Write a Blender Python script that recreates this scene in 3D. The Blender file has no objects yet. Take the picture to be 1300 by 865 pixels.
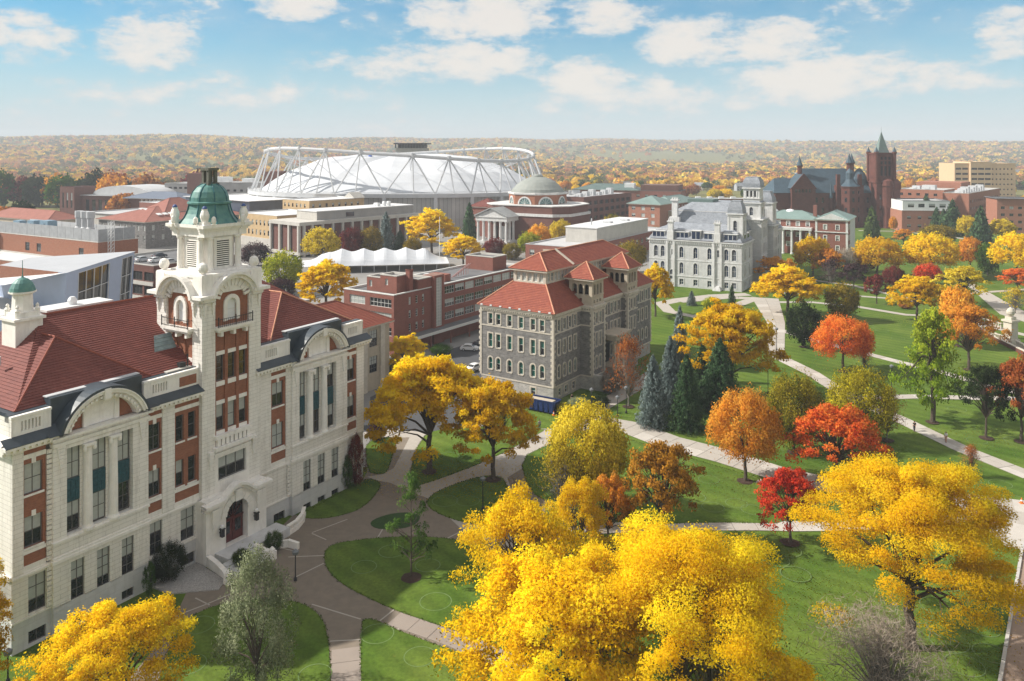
import bpy, math, random
import numpy as np
from mathutils import Vector, Matrix
R = math.radians
random.seed(7)
sc = bpy.context.scene
COL = sc.collection
# ------------------------------------------------------------------ camera, light, sky
FPX, CX, YH, HC = 1011.0, 650.0, 190.0, 50.0        # focal length in photo pixels, eye height
cam = bpy.data.cameras.new('camera'); camo = bpy.data.objects.new('camera', cam); COL.objects.link(camo)
camo.location = (0, 0, HC); camo.rotation_euler = (R(90), 0, 0)
cam.sensor_width = 36; cam.lens = 36 * FPX / 1300; cam.shift_y = -(432.5 - YH) / 1300
cam.clip_start = 0.5; cam.clip_end = 40000
sc.camera = camo
HAZE = 0.00021
SUN_EL, SUN_DIR = R(39), (0.997, -0.07)                # light travels to the right and slightly away
sun = bpy.data.lights.new('sun', 'SUN'); suno = bpy.data.objects.new('sun', sun); COL.objects.link(suno)
sun.energy = 2.3; sun.angle = R(1.0); sun.color = (1.0, 0.945, 0.86)
_d = Vector((SUN_DIR[0] * math.cos(SUN_EL), SUN_DIR[1] * math.cos(SUN_EL), -math.sin(SUN_EL)))
suno.rotation_euler = _d.to_track_quat('-Z', 'Y').to_euler()
sc.view_settings.view_transform = 'Standard'; sc.view_settings.look = 'None'
sc.view_settings.exposure = 1.62; sc.view_settings.gamma = 1.0

world = bpy.data.worlds.new('World'); sc.world = world; world.use_nodes = True
def build_sky():
    nt = world.node_tree; N = nt.nodes; L = nt.links; N.clear()
    def n(t, **k):
        x = N.new(t)
        for a, b in k.items(): setattr(x, a, b)
        return x
    def mth(op, a, b=None, c=None, clamp=False):
        x = n('ShaderNodeMath', operation=op, use_clamp=clamp)
        for i, v in enumerate((a, b, c)):
            if v is None: continue
            if hasattr(v, 'is_output'): L.new(v, x.inputs[i])
            else: x.inputs[i].default_value = v
        return x.outputs[0]
    sky = n('ShaderNodeTexSky', sky_type='NISHITA'); sky.sun_disc = False
    sky.sun_elevation = SUN_EL; sky.sun_rotation = math.atan2(-SUN_DIR[0], -SUN_DIR[1])
    sky.altitude = 100; sky.air_density = 1.0; sky.dust_density = 0.35; sky.ozone_density = 3.0
    tc = n('ShaderNodeTexCoord'); sp = n('ShaderNodeSeparateXYZ'); L.new(tc.outputs['Generated'], sp.inputs[0])
    az = mth('ARCTAN2', sp.outputs[0], sp.outputs[1]); el = mth('ARCSINE', sp.outputs[2])
    cb = n('ShaderNodeCombineXYZ'); L.new(az, cb.inputs[0]); L.new(mth('MULTIPLY', el, 2.1), cb.inputs[1])
    def noise(scale, det, rough, off=0.0):
        mp = n('ShaderNodeMapping'); mp.inputs['Location'].default_value = (off, off * .7, off * 1.3); L.new(cb.outputs[0], mp.inputs[0])
        x = n('ShaderNodeTexNoise'); x.inputs['Scale'].default_value = scale; x.inputs['Detail'].default_value = det
        x.inputs['Roughness'].default_value = rough; L.new(mp.outputs[0], x.inputs['Vector']); return x.outputs['Fac']
    fine = noise(30, 9, .68); wob = noise(11, 6, .6, 3.1); broad = noise(2.6, 4, .5, 9.0)
    # cumulus heads at the bearings where the photograph shows them: (azimuth px, height px, half width, half height, strength)
    blobs = [(40, 52, 75, 34, 1), (195, 62, 75, 40, 1), (372, 6, 62, 26, 1), (560, 20, 50, 36, .95), (650, 16, 80, 44, 1.05), (770, 22, 70, 36, .9),
             (880, 52, 90, 36, 1), (985, 56, 85, 32, 1), (1285, 46, 60, 34, 1.05), (555, 84, 170, 30, .95), (740, 102, 62, 32, .95),
             (1075, 104, 190, 32, .95), (1215, 92, 60, 28, .9), (830, 130, 190, 26, .7), (300, 118, 200, 24, .6)]
    tot = None
    for bx, by, hw, hh, st in blobs:
        a0 = math.atan((bx - CX) / FPX); e0 = math.atan((YH - by) / FPX * math.cos(a0))
        da = mth('DIVIDE', mth('SUBTRACT', az, a0), 1.2 * hw / FPX * math.cos(a0) ** 2)
        de0 = mth('SUBTRACT', el, e0)
        # flat bases: the cloud falls off faster below its middle than above it
        de = mth('DIVIDE', mth('ADD', mth('MAXIMUM', de0, 0.0), mth('MULTIPLY', mth('MINIMUM', de0, 0.0), 1.25)), 1.2 * hh / FPX)
        v = mth('MULTIPLY', mth('SUBTRACT', 1.0, mth('ADD', mth('MULTIPLY', da, da), mth('MULTIPLY', de, de)), None, True), st)
        tot = v if tot is None else mth('MAXIMUM', tot, v)
    # everywhere above the band in view: unseen cumulus from noise alone, cover thickened for fill light
    far = mth('MULTIPLY', mth('SUBTRACT', broad, .33, None, True), 5.0)
    hi = n('ShaderNodeMapRange'); L.new(el, hi.inputs[0]); hi.inputs[1].default_value = .17; hi.inputs[2].default_value = .3
    side = n('ShaderNodeMapRange'); L.new(mth('ABSOLUTE', az), side.inputs[0]); side.inputs[1].default_value = .58; side.inputs[2].default_value = .8
    tot = mth('MAXIMUM', tot, mth('MULTIPLY', far, mth('MAXIMUM', hi.outputs[0], side.outputs[0])))
    dens = mth('ADD', tot, mth('ADD', mth('MULTIPLY', mth('SUBTRACT', fine, .5), 2.1), mth('MULTIPLY', mth('SUBTRACT', wob, .5), 2.4)))
    mr = n('ShaderNodeMapRange', interpolation_type='SMOOTHSTEP'); L.new(dens, mr.inputs[0]); mr.inputs[1].default_value = .06; mr.inputs[2].default_value = .8
    wisp = n('ShaderNodeMapRange', interpolation_type='SMOOTHSTEP'); L.new(mth('ADD', mth('MULTIPLY', wob, .6), mth('MULTIPLY', broad, .4)), wisp.inputs[0]); wisp.inputs[1].default_value = .42; wisp.inputs[2].default_value = .68; wisp.inputs[4].default_value = .28
    mask = mth('MAXIMUM', mth('MULTIPLY', mr.outputs[0], .86), wisp.outputs[0])
    # lit top / grey base colour inside the clouds
    sh = n('ShaderNodeMapRange'); L.new(dens, sh.inputs[0]); sh.inputs[1].default_value = .15; sh.inputs[2].default_value = 1.0
    cc = n('ShaderNodeMix', data_type='RGBA'); L.new(sh.outputs[0], cc.inputs[0])
    cc.inputs[6].default_value = (1.27, 1.47, 1.6, 1); cc.inputs[7].default_value = (2.12, 1.9, 1.69, 1)
    # veil of thin haze near the horizon
    vl = n('ShaderNodeMapRange', interpolation_type='SMOOTHSTEP'); L.new(el, vl.inputs[0]); vl.inputs[1].default_value = .0; vl.inputs[2].default_value = .17
    vl.inputs[3].default_value = .92; vl.inputs[4].default_value = .08
    tint = n('ShaderNodeMix', data_type='RGBA', blend_type='MULTIPLY'); tint.inputs[0].default_value = 1
    L.new(sky.outputs[0], tint.inputs[6]); tint.inputs[7].default_value = SKY_TINT
    m1 = n('ShaderNodeMix', data_type='RGBA'); L.new(vl.outputs[0], m1.inputs[0]); L.new(tint.outputs[2], m1.inputs[6]); m1.inputs[7].default_value = (1.33, 1.62, 1.74, 1)
    m2 = n('ShaderNodeMix', data_type='RGBA'); L.new(mask, m2.inputs[0]); L.new(m1.outputs[2], m2.inputs[6]); L.new(cc.outputs[2], m2.inputs[7])
    bg = n('ShaderNodeBackground'); L.new(m2.outputs[2], bg.inputs[0]); bg.inputs[1].default_value = 0.15
    out = n('ShaderNodeOutputWorld'); L.new(bg.outputs[0], out.inputs[0])
SKY_TINT = (0.058, 0.215, 0.255, 1)
build_sky()

def px(x, y, z=0.0):                                  # point of height z seen at photo pixel (x, y)
    Y = FPX * (HC - z) / (y - YH); return ((x - CX) * Y / FPX, Y)

# ------------------------------------------------------------------ materials
MATS = {}
def mat(name, col, rough=.8, var=.12, scale=2.0, spec=.3, metal=0.0, bump=0.0, brick=None, stain=0.0, col2=None, tiles=None, coord='Object'):
    """principled with noise variation; brick=(w,h,mortar,colour2,mortar colour); tiles=(pitch) adds fine vertical ribs"""
    if name in MATS: return MATS[name]
    m = bpy.data.materials.new(name); MATS[name] = m; m.use_nodes = True
    nt = m.node_tree; N = nt.nodes; L = nt.links; b = N['Principled BSDF']
    b.inputs['Roughness'].default_value = rough; b.inputs['Metallic'].default_value = metal; b.inputs['Specular IOR Level'].default_value = spec
    tc = N.new('ShaderNodeTexCoord'); vec = tc.outputs[coord]
    c1 = (*col, 1)
    ns = N.new('ShaderNodeTexNoise'); ns.inputs['Scale'].default_value = scale; ns.inputs['Detail'].default_value = 6; ns.inputs['Roughness'].default_value = .65
    L.new(vec, ns.inputs['Vector'])
    base = None
    if brick or tiles:
        sp = N.new('ShaderNodeSeparateXYZ'); L.new(vec, sp.inputs[0])
        ad = N.new('ShaderNodeMath'); ad.operation = 'ADD'; L.new(sp.outputs[0], ad.inputs[0]); L.new(sp.outputs[1], ad.inputs[1])
        cb = N.new('ShaderNodeCombineXYZ'); L.new(ad.outputs[0], cb.inputs[0]); L.new(sp.outputs[2], cb.inputs[1])
    if brick:
        w, h, mo, cB, cM = brick
        bt = N.new('ShaderNodeTexBrick'); bt.inputs['Scale'].default_value = 1; bt.inputs['Brick Width'].default_value = w; bt.inputs['Row Height'].default_value = h
        bt.inputs['Mortar Size'].default_value = mo; bt.inputs['Mortar Smooth'].default_value = .3; bt.inputs['Bias'].default_value = 0
        bt.inputs['Color1'].default_value = c1; bt.inputs['Color2'].default_value = (*cB, 1); bt.inputs['Mortar'].default_value = (*cM, 1)
        L.new(cb.outputs[0], bt.inputs['Vector']); base = bt.outputs['Color']; hgt = bt.outputs['Fac']
        bp = N.new('ShaderNodeBump'); bp.inputs['Strength'].default_value = .5; bp.inputs['Distance'].default_value = .04; bp.invert = True
        L.new(hgt, bp.inputs['Height']); L.new(bp.outputs[0], b.inputs['Normal'])
    elif bump:
        bp = N.new('ShaderNodeBump'); bp.inputs['Strength'].default_value = bump; bp.inputs['Distance'].default_value = .06
        n2 = N.new('ShaderNodeTexNoise'); n2.inputs['Scale'].default_value = scale * 5; n2.inputs['Detail'].default_value = 5; L.new(vec, n2.inputs['Vector'])
        L.new(n2.outputs['Fac'], bp.inputs['Height']); L.new(bp.outputs[0], b.inputs['Normal'])
    mr = N.new('ShaderNodeMapRange'); L.new(ns.outputs['Fac'], mr.inputs[0]); mr.inputs[1].default_value = .3; mr.inputs[2].default_value = .7
    if col2 is None:
        mr.inputs[3].default_value = 1 - var; mr.inputs[4].default_value = 1 + var
        mx = N.new('ShaderNodeMix'); mx.data_type = 'RGBA'; mx.blend_type = 'MULTIPLY'; mx.inputs[0].default_value = 1
        if base: L.new(base, mx.inputs[6])
        else: mx.inputs[6].default_value = c1
        L.new(mr.outputs[0], mx.inputs[7])
    else:
        mx = N.new('ShaderNodeMix'); mx.data_type = 'RGBA'; L.new(mr.outputs[0], mx.inputs[0])
        if base: L.new(base, mx.inputs[6])
        else: mx.inputs[6].default_value = c1
        mx.inputs[7].default_value = (*col2, 1)
    o = mx.outputs[2]
    if tiles:
        wv = N.new('ShaderNodeTexWave'); wv.wave_type = 'BANDS'; wv.bands_direction = 'X'; wv.inputs['Scale'].default_value = 1 / tiles * .314; wv.inputs['Distortion'].default_value = .3
        L.new(cb.outputs[0], wv.inputs['Vector'])
        bp = N.new('ShaderNodeBump'); bp.inputs['Strength'].default_value = .35; bp.inputs['Distance'].default_value = .05
        L.new(wv.outputs['Fac'], bp.inputs['Height']); L.new(bp.outputs[0], b.inputs['Normal'])
    if stain:                                          # vertical weather streaks, part of the stone itself
        mp = N.new('ShaderNodeMapping'); mp.inputs['Scale'].default_value = (1.0, 1.0, .12); L.new(vec, mp.inputs[0])
        n3 = N.new('ShaderNodeTexNoise'); n3.inputs['Scale'].default_value = 1.3; n3.inputs['Detail'].default_value = 7; n3.inputs['Roughness'].default_value = .75; L.new(mp.outputs[0], n3.inputs['Vector'])
        r3 = N.new('ShaderNodeMapRange'); L.new(n3.outputs['Fac'], r3.inputs[0]); r3.inputs[1].default_value = .5; r3.inputs[2].default_value = .78; r3.inputs[3].default_value = 0; r3.inputs[4].default_value = stain
        m3 = N.new('ShaderNodeMix'); m3.data_type = 'RGBA'; L.new(r3.outputs[0], m3.inputs[0]); L.new(o, m3.inputs[6]); m3.inputs[7].default_value = (.2, .165, .12, 1); o = m3.outputs[2]
    L.new(o, b.inputs['Base Color'])
    return m
LIME = mat('limestone', (.83, .80, .745), .85, .05, .7, brick=(1.6, .46, .02, (.79, .76, .705), (.56, .53, .48)), stain=.42)
LIMEP = mat('carved limestone', (.83, .80, .75), .85, .07, .9, stain=.35, bump=.2)
GRAN = mat('grey granite plinth', (.6, .6, .6), .8, .1, .6, brick=(2.2, .8, .01, (.56, .565, .57), (.44, .44, .44)), stain=.2)
BRK = mat('orange red brick', (.34, .125, .065), .9, .15, 1.2, brick=(.24, .085, .008, (.27, .095, .05), (.3, .2, .15)))
BRK2 = mat('dull red brick', (.265, .095, .07), .9, .12, .5, brick=(.24, .085, .008, (.225, .08, .06), (.24, .14, .11)))
BRK3 = mat('dark brown brick', (.17, .07, .055), .9, .12, .5, brick=(.24, .085, .008, (.14, .058, .048), (.15, .09, .07)))
BRK4 = mat('pale orange brick', (.36, .15, .095), .9, .1, .5, brick=(.24, .085, .008, (.32, .13, .085), (.33, .2, .15)))
SAND = mat('red sandstone', (.135, .047, .035), .9, .2, .35, brick=(.9, .4, .02, (.11, .038, .03), (.085, .035, .028)))
GST = mat('grey rubble stone', (.225, .215, .205), .95, .22, .8, brick=(.8, .38, .035, (.15, .145, .142), (.235, .225, .212)))
GSTB = mat('light rubble stone', (.4, .385, .355), .95, .16, .8, brick=(.62, .3, .03, (.3, .29, .275), (.46, .44, .4)))
STRIM = mat('pale stone trim', (.55, .5, .42), .85, .12, 1.4, stain=.3)
HLST = mat('grey white limestone', (.56, .56, .55), .9, .1, .4, brick=(1.1, .42, .02, (.5, .505, .5), (.42, .42, .42)), stain=.3)
HLT = mat('grey white stone trim', (.6, .6, .59), .9, .12, .7, stain=.45)
SLATE = mat('grey slate roof', (.24, .26, .29), .6, .18, .6, brick=(.5, .35, .02, (.3, .32, .35), (.16, .17, .19)))
BSLATE = mat('blue green slate roof', (.05, .082, .11), .6, .15, .3, brick=(.6, .4, .02, (.06, .1, .13), (.04, .065, .085)))
TILE = mat('red clay roof tile', (.24, .078, .06), .75, .3, .7, brick=(.34, .236, .004, (.185, .055, .043), (.11, .04, .03)), tiles=.36, col2=(.155, .048, .04))
TILEB = mat('orange clay roof tile', (.35, .105, .06), .75, .25, .9, brick=(.34, .236, .004, (.27, .08, .05), (.15, .05, .035)), tiles=.36, col2=(.23, .06, .042))
TILEP = mat('faded red roof', (.32, .13, .1), .8, .15, .4)
RIDGE = mat('ridge tile', (.55, .27, .17), .8, .15, 2)
NAVY = mat('weathered dark metal', (.042, .056, .07), .45, .25, .8, spec=.5)
COPPER = mat('green copper', (.12, .27, .22), .55, .25, 1.1, col2=(.04, .15, .155), spec=.5)
COPD = mat('dark teal copper', (.02, .12, .14), .4, .3, 3, spec=.5)
COPR = mat('pale green copper roof', (.2, .28, .26), .6, .12, .2)
TEALP = mat('teal bronze panel', (.025, .085, .105), .5, .5, 4, bump=.6)
GLASS = mat('dark window glass', (.02, .024, .028), .08, .3, .9, spec=.8)
GLASSB = mat('blue window glass', (.02, .035, .07), .1, .3, .9, spec=.8)
GLASSG = mat('green blind behind glass', (.012, .11, .085), .25, .2, 1.5, spec=.6)
BLIND = mat('drawn window blind', (.42, .445, .42), .4, .12, 1.5, spec=.5)
FRM = mat('grey window frame', (.13, .125, .12), .6, .1, 3)
FRW = mat('white window frame', (.66, .66, .63), .6, .06, 3)
WHITE = mat('white painted metal', (.74, .75, .75), .5, .05, .3)
FABRIC = mat('white roof membrane', (.58, .60, .63), .6, .07, .05)
STEEL = mat('pale grey steel', (.52, .53, .54), .5, .08, .3)
CONC = mat('pale concrete', (.5, .48, .44), .9, .1, .4, stain=.3)
CONCG = mat('grey concrete', (.33, .32, .31), .9, .12, .3, stain=.3)
TANB = mat('tan brick', (.5, .36, .2), .9, .1, .4)
TANST = mat('tan stone wall', (.45, .39, .3), .9, .12, .8, stain=.3)
GROOF = mat('grey gravel roof', (.17, .17, .175), .95, .15, .3, col2=(.12, .12, .125))
LROOF = mat('light membrane roof', (.5, .5, .5), .9, .1, .2, col2=(.4, .4, .41))
WROOF = mat('white membrane roof', (.62, .62, .62), .8, .05, .2)
BLUEM = mat('pale blue metal cladding', (.32, .39, .53), .45, .06, .3, spec=.5)
SCREEN = mat('perforated grey screen', (.26, .27, .28), .6, .2, .6, col2=(.36, .37, .38))
DOORM = mat('dark red door', (.1, .02, .018), .45, .2, 2, spec=.5)
IRON = mat('dark iron', (.03, .03, .032), .5, .2, 2)
DARK = mat('dark interior', (.02, .02, .021), .9, .1, 1)
GUNM = mat('green metal roof', (.12, .17, .16), .6, .15, .2)
ASPH = mat('asphalt', (.06, .062, .068), .9, .18, .12, col2=(.085, .087, .092))
PAVE = mat('concrete paving', (.42, .385, .34), .9, .18, .9, col2=(.37, .335, .295), bump=.15)
PAVED = mat('brown brick paving', (.23, .19, .148), .9, .2, .8, col2=(.18, .15, .12), bump=.15)
KERB = mat('kerb stone', (.46, .44, .41), .9, .08, 1)
MULCH = mat('dark mulch', (.055, .032, .022), .98, .3, 3, bump=.8)
GRAVEL = mat('pale river gravel', (.4, .385, .37), .95, .5, 9, bump=1.0)
CHALK = mat('faded white field paint', (.17, .235, .1), .95, .35, 2.5, col2=(.09, .16, .04))
def grass_mat(name, c1, c2, c3):
    m = bpy.data.materials.new(name); m.use_nodes = True; nt = m.node_tree; N = nt.nodes; L = nt.links; b = N['Principled BSDF']
    b.inputs['Roughness'].default_value = .95; b.inputs['Specular IOR Level'].default_value = .1
    g = N.new('ShaderNodeNewGeometry')
    def ns(s, d, r=.6):
        x = N.new('ShaderNodeTexNoise'); x.inputs['Scale'].default_value = s; x.inputs['Detail'].default_value = d; x.inputs['Roughness'].default_value = r
        L.new(g.outputs['Position'], x.inputs['Vector']); return x.outputs['Fac']
    a = ns(.09, 5); f = ns(2.5, 5, .7); lf = ns(.8, 9, .8)
    r = N.new('ShaderNodeMapRange'); L.new(a, r.inputs[0]); r.inputs[1].default_value = .36; r.inputs[2].default_value = .66
    m1 = N.new('ShaderNodeMix'); m1.data_type = 'RGBA'; L.new(r.outputs[0], m1.inputs[0]); m1.inputs[6].default_value = (*c1, 1); m1.inputs[7].default_value = (*c2, 1)
    r2 = N.new('ShaderNodeMapRange'); L.new(f, r2.inputs[0]); r2.inputs[1].default_value = .25; r2.inputs[2].default_value = .75; r2.inputs[3].default_value = .68; r2.inputs[4].default_value = 1.32
    m2 = N.new('ShaderNodeMix'); m2.data_type = 'RGBA'; m2.blend_type = 'MULTIPLY'; m2.inputs[0].default_value = 1; L.new(m1.outputs[2], m2.inputs[6]); L.new(r2.outputs[0], m2.inputs[7])
    r3 = N.new('ShaderNodeMapRange'); L.new(lf, r3.inputs[0]); r3.inputs[1].default_value = .6; r3.inputs[2].default_value = .72; r3.inputs[4].default_value = .55
    m3 = N.new('ShaderNodeMix'); m3.data_type = 'RGBA'; L.new(r3.outputs[0], m3.inputs[0]); L.new(m2.outputs[2], m3.inputs[6]); m3.inputs[7].default_value = (*c3, 1)
    wv = N.new('ShaderNodeTexWave'); wv.bands_direction = 'DIAGONAL'; wv.inputs['Scale'].default_value = .16; wv.inputs['Distortion'].default_value = 1.2; wv.inputs['Detail'].default_value = 1; wv.inputs['Detail Scale'].default_value = .4; L.new(g.outputs['Position'], wv.inputs['Vector'])
    r4 = N.new('ShaderNodeMapRange'); L.new(wv.outputs['Fac'], r4.inputs[0]); r4.inputs[3].default_value = .9; r4.inputs[4].default_value = 1.1
    m4 = N.new('ShaderNodeMix'); m4.data_type = 'RGBA'; m4.blend_type = 'MULTIPLY'; m4.inputs[0].default_value = 1; L.new(m3.outputs[2], m4.inputs[6]); L.new(r4.outputs[0], m4.inputs[7])
    L.new(m4.outputs[2], b.inputs['Base Color'])
    bp = N.new('ShaderNodeBump'); bp.inputs['Strength'].default_value = .6; bp.inputs['Distance'].default_value = .08; L.new(f, bp.inputs['Height']); L.new(bp.outputs[0], b.inputs['Normal'])
    MATS[name] = m; return m
GRASS = grass_mat('mown lawn', (.062, .115, .014), (.115, .165, .026), (.21, .17, .04))
LAND = grass_mat('valley ground', (.2, .17, .06), (.12, .14, .05), (.34, .22, .08))

# ------------------------------------------------------------------ mesh helpers
class MB:
    def __init__(s): s.v = []; s.f = []; s.m = []; s.adds = []
    def add(s, vs, fs, mi=0):
        s.adds.append((list(vs), list(fs), mi)); o = len(s.v); s.v += [tuple(p) for p in vs]
        for f in fs: s.f.append([i + o for i in f]); s.m.append(mi)
        return s
    def poly(s, pts, mi=0): return s.add(pts, [range(len(pts))], mi)
    def box(s, x0, x1, y0, y1, z0, z1, mi=0):
        return s.add([(x0, y0, z0), (x1, y0, z0), (x1, y1, z0), (x0, y1, z0), (x0, y0, z1), (x1, y0, z1), (x1, y1, z1), (x0, y1, z1)],
                     [(0, 3, 2, 1), (4, 5, 6, 7), (0, 1, 5, 4), (1, 2, 6, 5), (2, 3, 7, 6), (3, 0, 4, 7)], mi)
    def bar(s, a, b, w, h, mi=0):                      # box beam from a to b
        a = Vector(a); b = Vector(b); d = (b - a).normalized()
        sd = d.cross(Vector((0, 0, 1)));  sd = Vector((1, 0, 0)) if sd.length < 1e-4 else sd.normalized()
        up = sd.cross(d); vs = []
        for p in (a, b):
            for i, j in ((-1, -1), (1, -1), (1, 1), (-1, 1)): vs.append(p + sd * (w / 2 * i) + up * (h / 2 * j))
        return s.add(vs, [(3, 2, 1, 0), (4, 5, 6, 7), (0, 1, 5, 4), (1, 2, 6, 5), (2, 3, 7, 6), (3, 0, 4, 7)], mi)
    def extr(s, pts, z0, z1, mi=0, top=None):
        n = len(pts); vs = [(p[0], p[1], z0) for p in pts] + [(p[0], p[1], z1) for p in pts]
        s.add(vs, [(i, (i + 1) % n, n + (i + 1) % n, n + i) for i in range(n)], mi)
        s.add([(p[0], p[1], z1) for p in pts], [range(n)], mi if top is None else top)
        return s.add([(p[0], p[1], z0) for p in pts], [range(n - 1, -1, -1)], mi)
    def tube(s, a, b, r0, r1, n=6, mi=0, cap=True):
        a = Vector(a); b = Vector(b); d = (b - a).normalized(); x = d.orthogonal().normalized(); y = d.cross(x); vs = []
        for p, r in ((a, r0), (b, r1)):
            for i in range(n):
                t = 2 * math.pi * i / n; vs.append(p + x * (r * math.cos(t)) + y * (r * math.sin(t)))
        fs = [(i, (i + 1) % n, n + (i + 1) % n, n + i) for i in range(n)]
        if cap: fs += [tuple(range(n - 1, -1, -1)), tuple(range(n, 2 * n))]
        return s.add(vs, fs, mi)
    def lathe(s, prof, cx, cy, n=12, mi=0, rot=0.0):
        vs = []; fs = []
        for r, z in prof:
            for i in range(n):
                t = rot + 2 * math.pi * i / n; vs.append((cx + r * math.cos(t), cy + r * math.sin(t), z))
        for k in range(len(prof) - 1):
            for i in range(n):
                j = (i + 1) % n; fs.append((k * n + i, k * n + j, (k + 1) * n + j, (k + 1) * n + i))
        fs.append(tuple(range(n - 1, -1, -1))); fs.append(tuple((len(prof) - 1) * n + i for i in range(n)))
        return s.add(vs, fs, mi)
    def wall(s, A, B, z0, z1, ops=(), rev=.25, mi=0, rmi=None):
        """wall face from A to B (plan points, outside on the right), with rectangular openings (s0, s1, z0, z1) and their reveals"""
        rmi = mi if rmi is None else rmi
        A = Vector((A[0], A[1])); B = Vector((B[0], B[1])); Lw = (B - A).length; d = (B - A) / Lw; inn = Vector((-d.y, d.x))
        us = sorted({0.0, Lw, *[o[0] for o in ops], *[o[1] for o in ops]}); zs = sorted({z0, z1, *[o[2] for o in ops], *[o[3] for o in ops]})
        def P(u, z, k=0.0): q = A + d * u + inn * k; return (q.x, q.y, z)
        for i in range(len(us) - 1):
            run = None
            for j in range(len(zs) - 1):
                um = (us[i] + us[i + 1]) / 2; zm = (zs[j] + zs[j + 1]) / 2
                hole = any(o[0] < um < o[1] and o[2] < zm < o[3] for o in ops)
                if hole:
                    if run is not None: s.poly([P(us[i], run), P(us[i + 1], run), P(us[i + 1], zs[j]), P(us[i], zs[j])], mi)
                    run = None
                elif run is None: run = zs[j]
            if run is not None: s.poly([P(us[i], run), P(us[i + 1], run), P(us[i + 1], z1), P(us[i], z1)], mi)
        for a, b, c, e in ops:
            s.poly([P(a, c), P(a, c, rev), P(a, e, rev), P(a, e)], rmi); s.poly([P(b, c), P(b, e), P(b, e, rev), P(b, c, rev)], rmi)
            s.poly([P(a, c), P(b, c), P(b, c, rev), P(a, c, rev)], rmi); s.poly([P(a, e), P(a, e, rev), P(b, e, rev), P(b, e)], rmi)
        return s
    def courses(s, poly, pitch, lift=.07, mi=0):
        """planar roof slope (3-D convex polygon) laid in horizontal tile courses, each lapping the one below"""
        P = [Vector(p) for p in poly]; nrm = (P[1] - P[0]).cross(P[2] - P[0]).normalized()
        if nrm.z < 0: nrm = -nrm
        z0 = min(p.z for p in P); z1 = max(p.z for p in P); sl = math.sqrt(max(1e-6, 1 - nrm.z ** 2)); dz = pitch * sl
        n = max(1, int(round((z1 - z0) / dz))); n = min(n, 90)
        def cut(z):
            xs = []
            for i in range(len(P)):
                a, b = P[i], P[(i + 1) % len(P)]
                if abs(a.z - b.z) < 1e-6:
                    if abs(a.z - z) < 1e-6: xs += [a.copy(), b.copy()]
                elif min(a.z, b.z) - 1e-9 <= z <= max(a.z, b.z) + 1e-9: xs.append(a + (b - a) * ((z - a.z) / (b.z - a.z)))
            if len(xs) < 2: return None
            h = Vector((0, 0, 1)).cross(nrm).normalized(); xs.sort(key=lambda q: q.dot(h)); return xs[0], xs[-1]
        for k in range(n):
            za = z0 + (z1 - z0) * k / n; zb = z0 + (z1 - z0) * (k + 1) / n
            a = cut(za + 1e-7 * (k == 0)) or cut(za + 1e-4); b = cut(zb - 1e-7 * (k == n - 1)) or cut(zb - 1e-4)
            if not a or not b: continue
            u = nrm * lift; v = nrm * (lift * .1)
            s.add([a[0] + u, a[1] + u, b[1] + v, b[0] + v, a[0], a[1]], [(0, 1, 2, 3), (4, 5, 1, 0)], mi)
        return s
    def mesh(s, name, mats):
        me = bpy.data.meshes.new(name); me.from_pydata(s.v, [], s.f)
        for m in mats: me.materials.append(m)
        if len(mats) > 1: me.polygons.foreach_set('material_index', s.m)
        me.update(); return me
def put(name, me, parent=None, loc=(0, 0, 0), rot=0.0):
    o = bpy.data.objects.new(name, me); COL.objects.link(o); o.location = loc
    if rot: o.rotation_euler = (0, 0, rot)
    if parent: o.parent = parent
    return o
def part(name, mb, mats, parent, loc=(0, 0, 0), rot=0.0, kind=None, label=None):
    if not isinstance(mats, (list, tuple)): mats = [mats]
    o = put(name, mb.mesh(name, mats), parent, loc, rot)
    if kind: o['kind'] = kind
    if label: o['label'] = label
    return o
def parts(name, mb, mats, parent):                     # every solid added to mb becomes a part of its own
    for vs, fs, mi in mb.adds: part(name, MB().add(vs, fs, 0), mats[mi] if isinstance(mats, (list, tuple)) else mats, parent)
def tag(o, label, cat, group=None):
    o['label'] = label; o['category'] = cat
    if group: o['group'] = group
    return o
def thing(name, label, cat, loc=(0, 0, 0), rz=0.0, group=None):
    o = bpy.data.objects.new(name, None); COL.objects.link(o); o.location = loc; o.rotation_euler = (0, 0, rz); o.empty_display_size = .5
    return tag(o, label, cat, group)
def struct(name, mb, mats, parent=None):
    if not isinstance(mats, (list, tuple)): mats = [mats]
    o = put(name, mb.mesh(name, mats), parent)
    if not parent: o['kind'] = 'structure'
    return o
def dup(root, loc, rz, label=None, group=None, scale=None):
    r = root.copy(); COL.objects.link(r); r.location = loc; r.rotation_euler = (0, 0, rz)
    if label: r['label'] = label
    if group: r['group'] = group
    if scale: r.scale = scale
    for ch in list(root.children):
        c = ch.copy(); COL.objects.link(c); c.parent = r
        for g in list(ch.children):
            d = g.copy(); COL.objects.link(d); d.parent = c
    return r

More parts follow.
